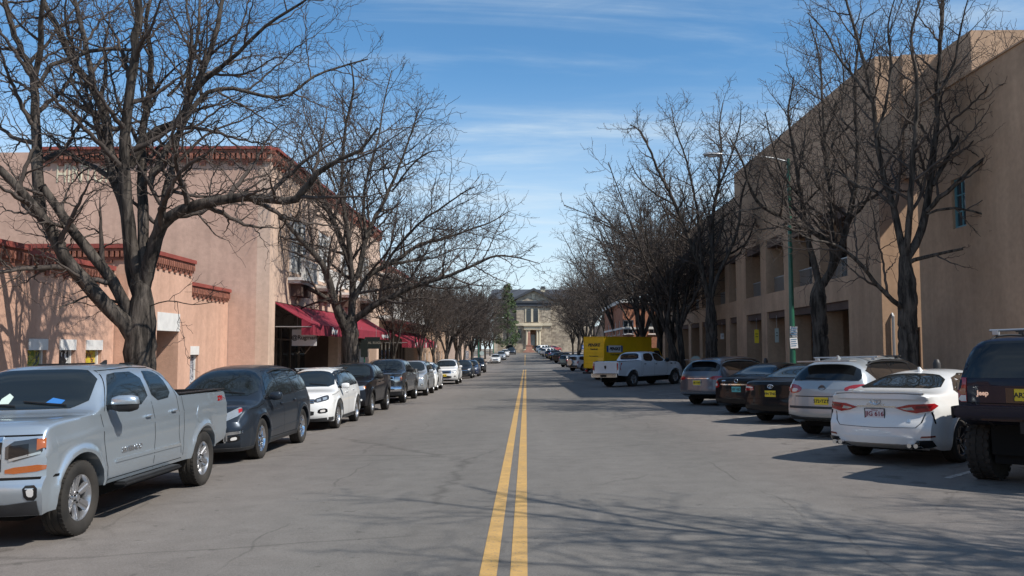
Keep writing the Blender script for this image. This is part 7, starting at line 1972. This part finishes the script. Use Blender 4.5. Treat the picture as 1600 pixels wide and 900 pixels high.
# white crew cab pickup
HP = D2R(43)
c = Car(SP['ram'], 'white crew cab pickup with chrome bumper beside the yellow truck', 'pickup truck', RG_, 'pickup_truck')
glazing(c, None, [[(1.0, 1.39), (.62, 1.79), (.50, 1.85), (.06, 1.865), (.04, 1.41)], [(-.06, 1.41), (-.04, 1.87), (-.62, 1.86), (-.82, 1.78), (-.94, 1.44)]], (.80, .70, 1.47, 1.91), (.72, .64, 1.53, 1.88), gl='glass_tint')
c.seams([[(1.25, 1.35), (1.2, .9), (1.12, .6)], [(-.01, 1.42), (-.02, .58)], [(-1.04, 1.45), (-1.02, .9), (-1.1, .62)], [(1.1, .6), (-1.05, .6)], [(-1.17, 1.44), (-1.18, .6)]])
c.handles([(.14, 1.24), (-.86, 1.26)], 'black'); c.mirrors(1.02, 1.42, 'black', .26, .24, .15)
c.endp('taillight', [(.84, .96), (1.0, .96), (1.0, 1.36), (.84, 1.36)], MT['red'], False, 10, off=.01)
c.endp('tailgate_gap', [(-.83, .78), (.83, .78), (.83, .79), (-.83, .79)], MT['gap'], False, mirror=False, off=.004)
c.endp('tailgate_gap', [(.825, .79), (.835, .79), (.835, 1.42), (.825, 1.42)], MT['gap'], False, off=.004)
MB().box(-3.38, -3.21, -.98, .98, .56, .78).build('rear_bumper', MT['chrome'], c.root, bevel=.035)
MB().box(-3.40, -3.381, -.22, .22, .58, .72).build('bumper_step', MT['black'], c.root)
MB().prism([(-.07, 1.22), (.07, 1.22), (.06, 1.08), (0, 1.02), (-.06, 1.08)], -3.215, -3.20, lambda u, v, h: (h, u, v)).build('tailgate_emblem', MT['black'], c.root)
c.text('2500', 1.6, -1, 1.24, .09, 'ink', 'right', .006); c.text('HEMI', 2.0, -1, 1.24, .07, 'ink', 'right', .004)
c.endp('fender_lamp', [(.3, .1), (.31, .1), (.31, .11)], MT['red'], False) if False else None
rl = MB()
for q in (1, -1): rl.box(-3.15, -1.2, q*.80, q*.96, 1.46, 1.478)
rl.build('bed_rail_cap', MT['black'], c.root, bevel=.005)
mk = MB()
for k in range(5): mk.box(.42, .50, -.4+k*.2-.04, -.4+k*.2+.04, 1.965, 1.99)
mk.build('cab_lamps', MT['amber'], c.root)
c.wheels('six')
g = ground_at(988, 604); sp = c.sp    # right rear wheel on that pixel
c.finish(g.x-math.cos(HP)*sp['axles'][0]-math.sin(HP)*(sp['track']), g.y-math.sin(HP)*sp['axles'][0]+math.cos(HP)*(sp['track']), HP)

# ---- yellow box truck
bt = empty('box_truck', (0, 0, 0), 0, 'yellow rental box truck parked at an angle behind the white pickup', 'truck', RG_)
BL, BW, BZ0, BZ1 = 4.9, 1.12, .85, 3.12
b_ = MB().box(0, BL, -BW, BW, BZ0, BZ1); bo = b_.build('cargo_box', MT['tyellow'], bt, bevel=.02)
MB().box(-.015, -.0, -BW+.12, BW-.12, BZ0+.08, BZ1-.2).build('rear_door', MT['tyellow'], bo)
d = MB()
for k in range(1, 8): d.box(-.019, -.0155, -BW+.14, BW-.14, BZ0+.08+k*.26, BZ0+.088+k*.26)
d.build('door_grooves', mat('groove_shadow', (.25, .13, .01)), bo)
MB().box(-.03, BL+.03, -BW-.025, BW+.025, BZ1+.001, BZ1+.05).box(-.03, .03, -BW-.025, -BW+.04, BZ0, BZ1).box(-.03, .03, BW-.04, BW+.025, BZ0, BZ1).build('corner_rail', MT['tyellow'], bo)
def tx(t, s_, xa, loc, m='ink', sh=.25, bold=.01, sx=1.1): return text_mesh(t, s_, MT[m], 'lettering', bo, frame(xa, (0, 0, 1), loc), .002, bold, sh, sx=sx)
tx('PENSKE', .30, (0, -1, 0), (-.022, 0, 2.55), bold=.014, sx=1.3); tx('Truck Rental', .14, (0, -1, 0), (-.022, 0, 2.25)); tx('Reserve at gopenske.com', .09, (0, -1, 0), (-.022, 0, 1.75), sh=0, bold=.004)
tx('800', .13, (0, -1, 0), (-.022, -.35, 1.35), sh=0); tx('LOW RATES', .10, (0, -1, 0), (-.022, -.35, 1.18), sh=0)
MB().box(.25, 1.85, -BW-.012, -BW-.002, 2.05, 2.50).build('blue_band', MT['bluesign'], bo)
MB().box(.42, 1.68, -BW-.02, -BW-.013, 2.02, 2.53).build('white_panel', MT['inkwhite'], bo)
text_mesh('PENSKE', .30, MT['ink'], 'lettering', bo, frame((1, 0, 0), (0, 0, 1), (1.05, -BW-.024, 2.27)), .002, .014, .25, sx=1.05)
text_mesh('Truck Rental', .17, MT['ink'], 'lettering', bo, frame((1, 0, 0), (0, 0, 1), (1.05, -BW-.006, 1.86)), .002, .005, .2)
cabp = [(BL+.05, .55), (BL+.05, 2.35), (BL+.9, 2.35), (BL+1.35, 1.62), (BL+2.15, 1.35), (BL+2.25, .55)]
cab = MB().prism(cabp, -1.0, 1.0, lambda u, v, h: (u, h, v)).build('cab', MT['tyellow'], bt, bevel=.06)
for q in (1, -1): MB().prism([(BL+.35, 1.55), (BL+.35, 2.15), (BL+.88, 2.15), (BL+1.22, 1.6)], q*1.003, q*1.012, lambda u, v, h: (u, h, v)).build('side_window', MT['glass'], cab)
MB().add([(BL+.98, -.85, 2.27), (BL+.98, .85, 2.27), (BL+1.33, .88, 1.70), (BL+1.33, -.88, 1.70)], [(0, 1, 2, 3)]).build('windshield', MT['glass'], cab)
MB().box(-.25, .1, -1.0, 1.0, .45, .58).box(-.02, .12, -.9, -.75, .58, .85).box(-.02, .12, .75, .9, .58, .85).build('rear_bumper', MT['black'], bt)
for q in (1, -1):
    o = MB().box(-.035, -.02, q*.72, q*.98, .62, .74).build('taillight', MT['red'], bt)
MB().box(.1, BL+1.8, -.4, .4, .5, .84).build('chassis', MT['under'], bt)
MB().box(-.27, -.251, -.6, -.3, .5, .62).build('licence_plate', MT['plate_w'], bt)
if ('mudT') not in WH: WH['mudT'] = wheel_mesh('five', .40, .24, .24, 'steel')
for xx in (1.15, BL+1.25):
    for q in (1, -1):
        o = bpy.data.objects.new('wheel', WH['mudT'][0]); COL.objects.link(o); o.parent = bt; o.location = (xx, q*.9, .40); o.rotation_euler = (0, 0, 0 if q > 0 else math.pi)
        t = bpy.data.objects.new('tyre', WH['mudT'][1]); COL.objects.link(t); t.parent = o
BH = D2R(36)
pl = at(913, 590, 64.0); bt.rotation_euler = (0, 0, BH)
bx_, by_ = pl.x+math.sin(BH)*BW, 64.0-math.cos(BH)*BW
bt.location = (bx_, by_, gz(bx_, by_)); bt.scale = (.97, 1, 1)

# ---- far cars on the right
w = boxy = Car(SP['boxy'], 'white SUV with covered spare wheel on its tailgate left of the yellow truck', 'SUV', RG_, pnt='white')
glazing(w, None, [[(.82, 1.19), (.50, 1.60), (.36, 1.67), (.04, 1.68), (.02, 1.20)], [(-.08, 1.205), (-.06, 1.685), (-.78, 1.68), (-.86, 1.22)], [(-1.02, 1.23), (-.96, 1.675), (-1.75, 1.64), (-1.95, 1.28)]], (.76, .64, 1.26, 1.71), (.74, .64, 1.24, 1.66))
w.endp('taillight', [(.76, .85), (.92, .85), (.90, 1.15), (.78, 1.15)], MT['red'], False, 15, off=.01); w.mirrors(.84, 1.20, 'paint', .23, .17, .14)
w.seams([[(1.06, 1.14), (1.0, .6), (.92, .40)], [(-.02, 1.20), (-.04, .42)], [(-.93, 1.21), (-1.02, .62)]])
MB().box(-2.46, -2.32, -.92, .92, .48, .66).build('rear_bumper', MT['cladding'], w.root, bevel=.03)
w.wheels('five'); rsv_base = w
nospare = copy_tree(w.root)   # the same SUV without its spare serves for the others
class _P: pass
def far_copy(src, p, label, pnt, px, py, hd=HR, sx=1, sz=1, cat='SUV'):
    cc = _P(); cc.root = src; cc.p = p.p; cc.sp = p.sp; cc.finish = lambda x, y, h: Car.finish(cc, x, y, h)
    x, y, h = angled(px, py, p, hd)
    r = copy_tree(src); r['label'] = label; r['category'] = cat; r['group'] = RG_
    for ch in r.children:
        for sl in ch.material_slots:
            if sl.material == p.p: sl.link = 'OBJECT'; sl.material = PAINT[pnt]
        for g in ch.children:
            for sl in g.material_slots:
                if sl.material == p.p: sl.link = 'OBJECT'; sl.material = PAINT[pnt]
    cc.root = r; cc.finish(x, y, h); r.scale = (sx, 1, sz); return r
MB().lathe([(0, .05), (.0, .36), (.05, .385), (.20, .385), (.22, .3), (.22, .05)], 24, 'x', (-2.56, .12, 1.02)).build('spare_wheel_cover', MT['alloy'], w.root, sm=35)
w.plate(-.5, .58, '221 KLP')
w.finish(*angled(895, 579.5, w))
far_copy(nospare, w, 'dark grey SUV left of the white SUV with the spare wheel', 'darkgrey', 880, 573.5)
far_copy(nospare, w, 'black SUV in the middle of the far right row', 'black', 869, 567.0, sz=1.03)
far_copy(SED.root, SED, 'black sedan in the far right row before the black SUV', 'black', 861.5, 563, cat='car')
far_copy(SF.root, SF, 'dark blue crossover in the far right row', 'blue', 855.5, 560)
far_copy(nospare, w, 'white SUV far down the right row, the nearer of the far white ones', 'white', 849.5, 557, sz=1.0)
far_copy(SF.root, SF, 'silver crossover far down the right row', 'silver2', 845.5, 554.5)
far_copy(nospare, w, 'white van like SUV near the courthouse on the right', 'white', 842, 552.2, sz=1.06)
far_copy(SED.root, SED, 'red car far down the right row', 'red', 854.5, 549.8, cat='car')
far_copy(SF.root, SF, 'black crossover nearest to the courthouse on the right', 'black', 838.5, 549.8)
bpy_rm = []
def rm(o):
    for ch in list(o.children): rm(ch)
    bpy.data.objects.remove(o)
rm(nospare)
# cars parked beyond the champagne row in the shade, between grey crossover and white pickup
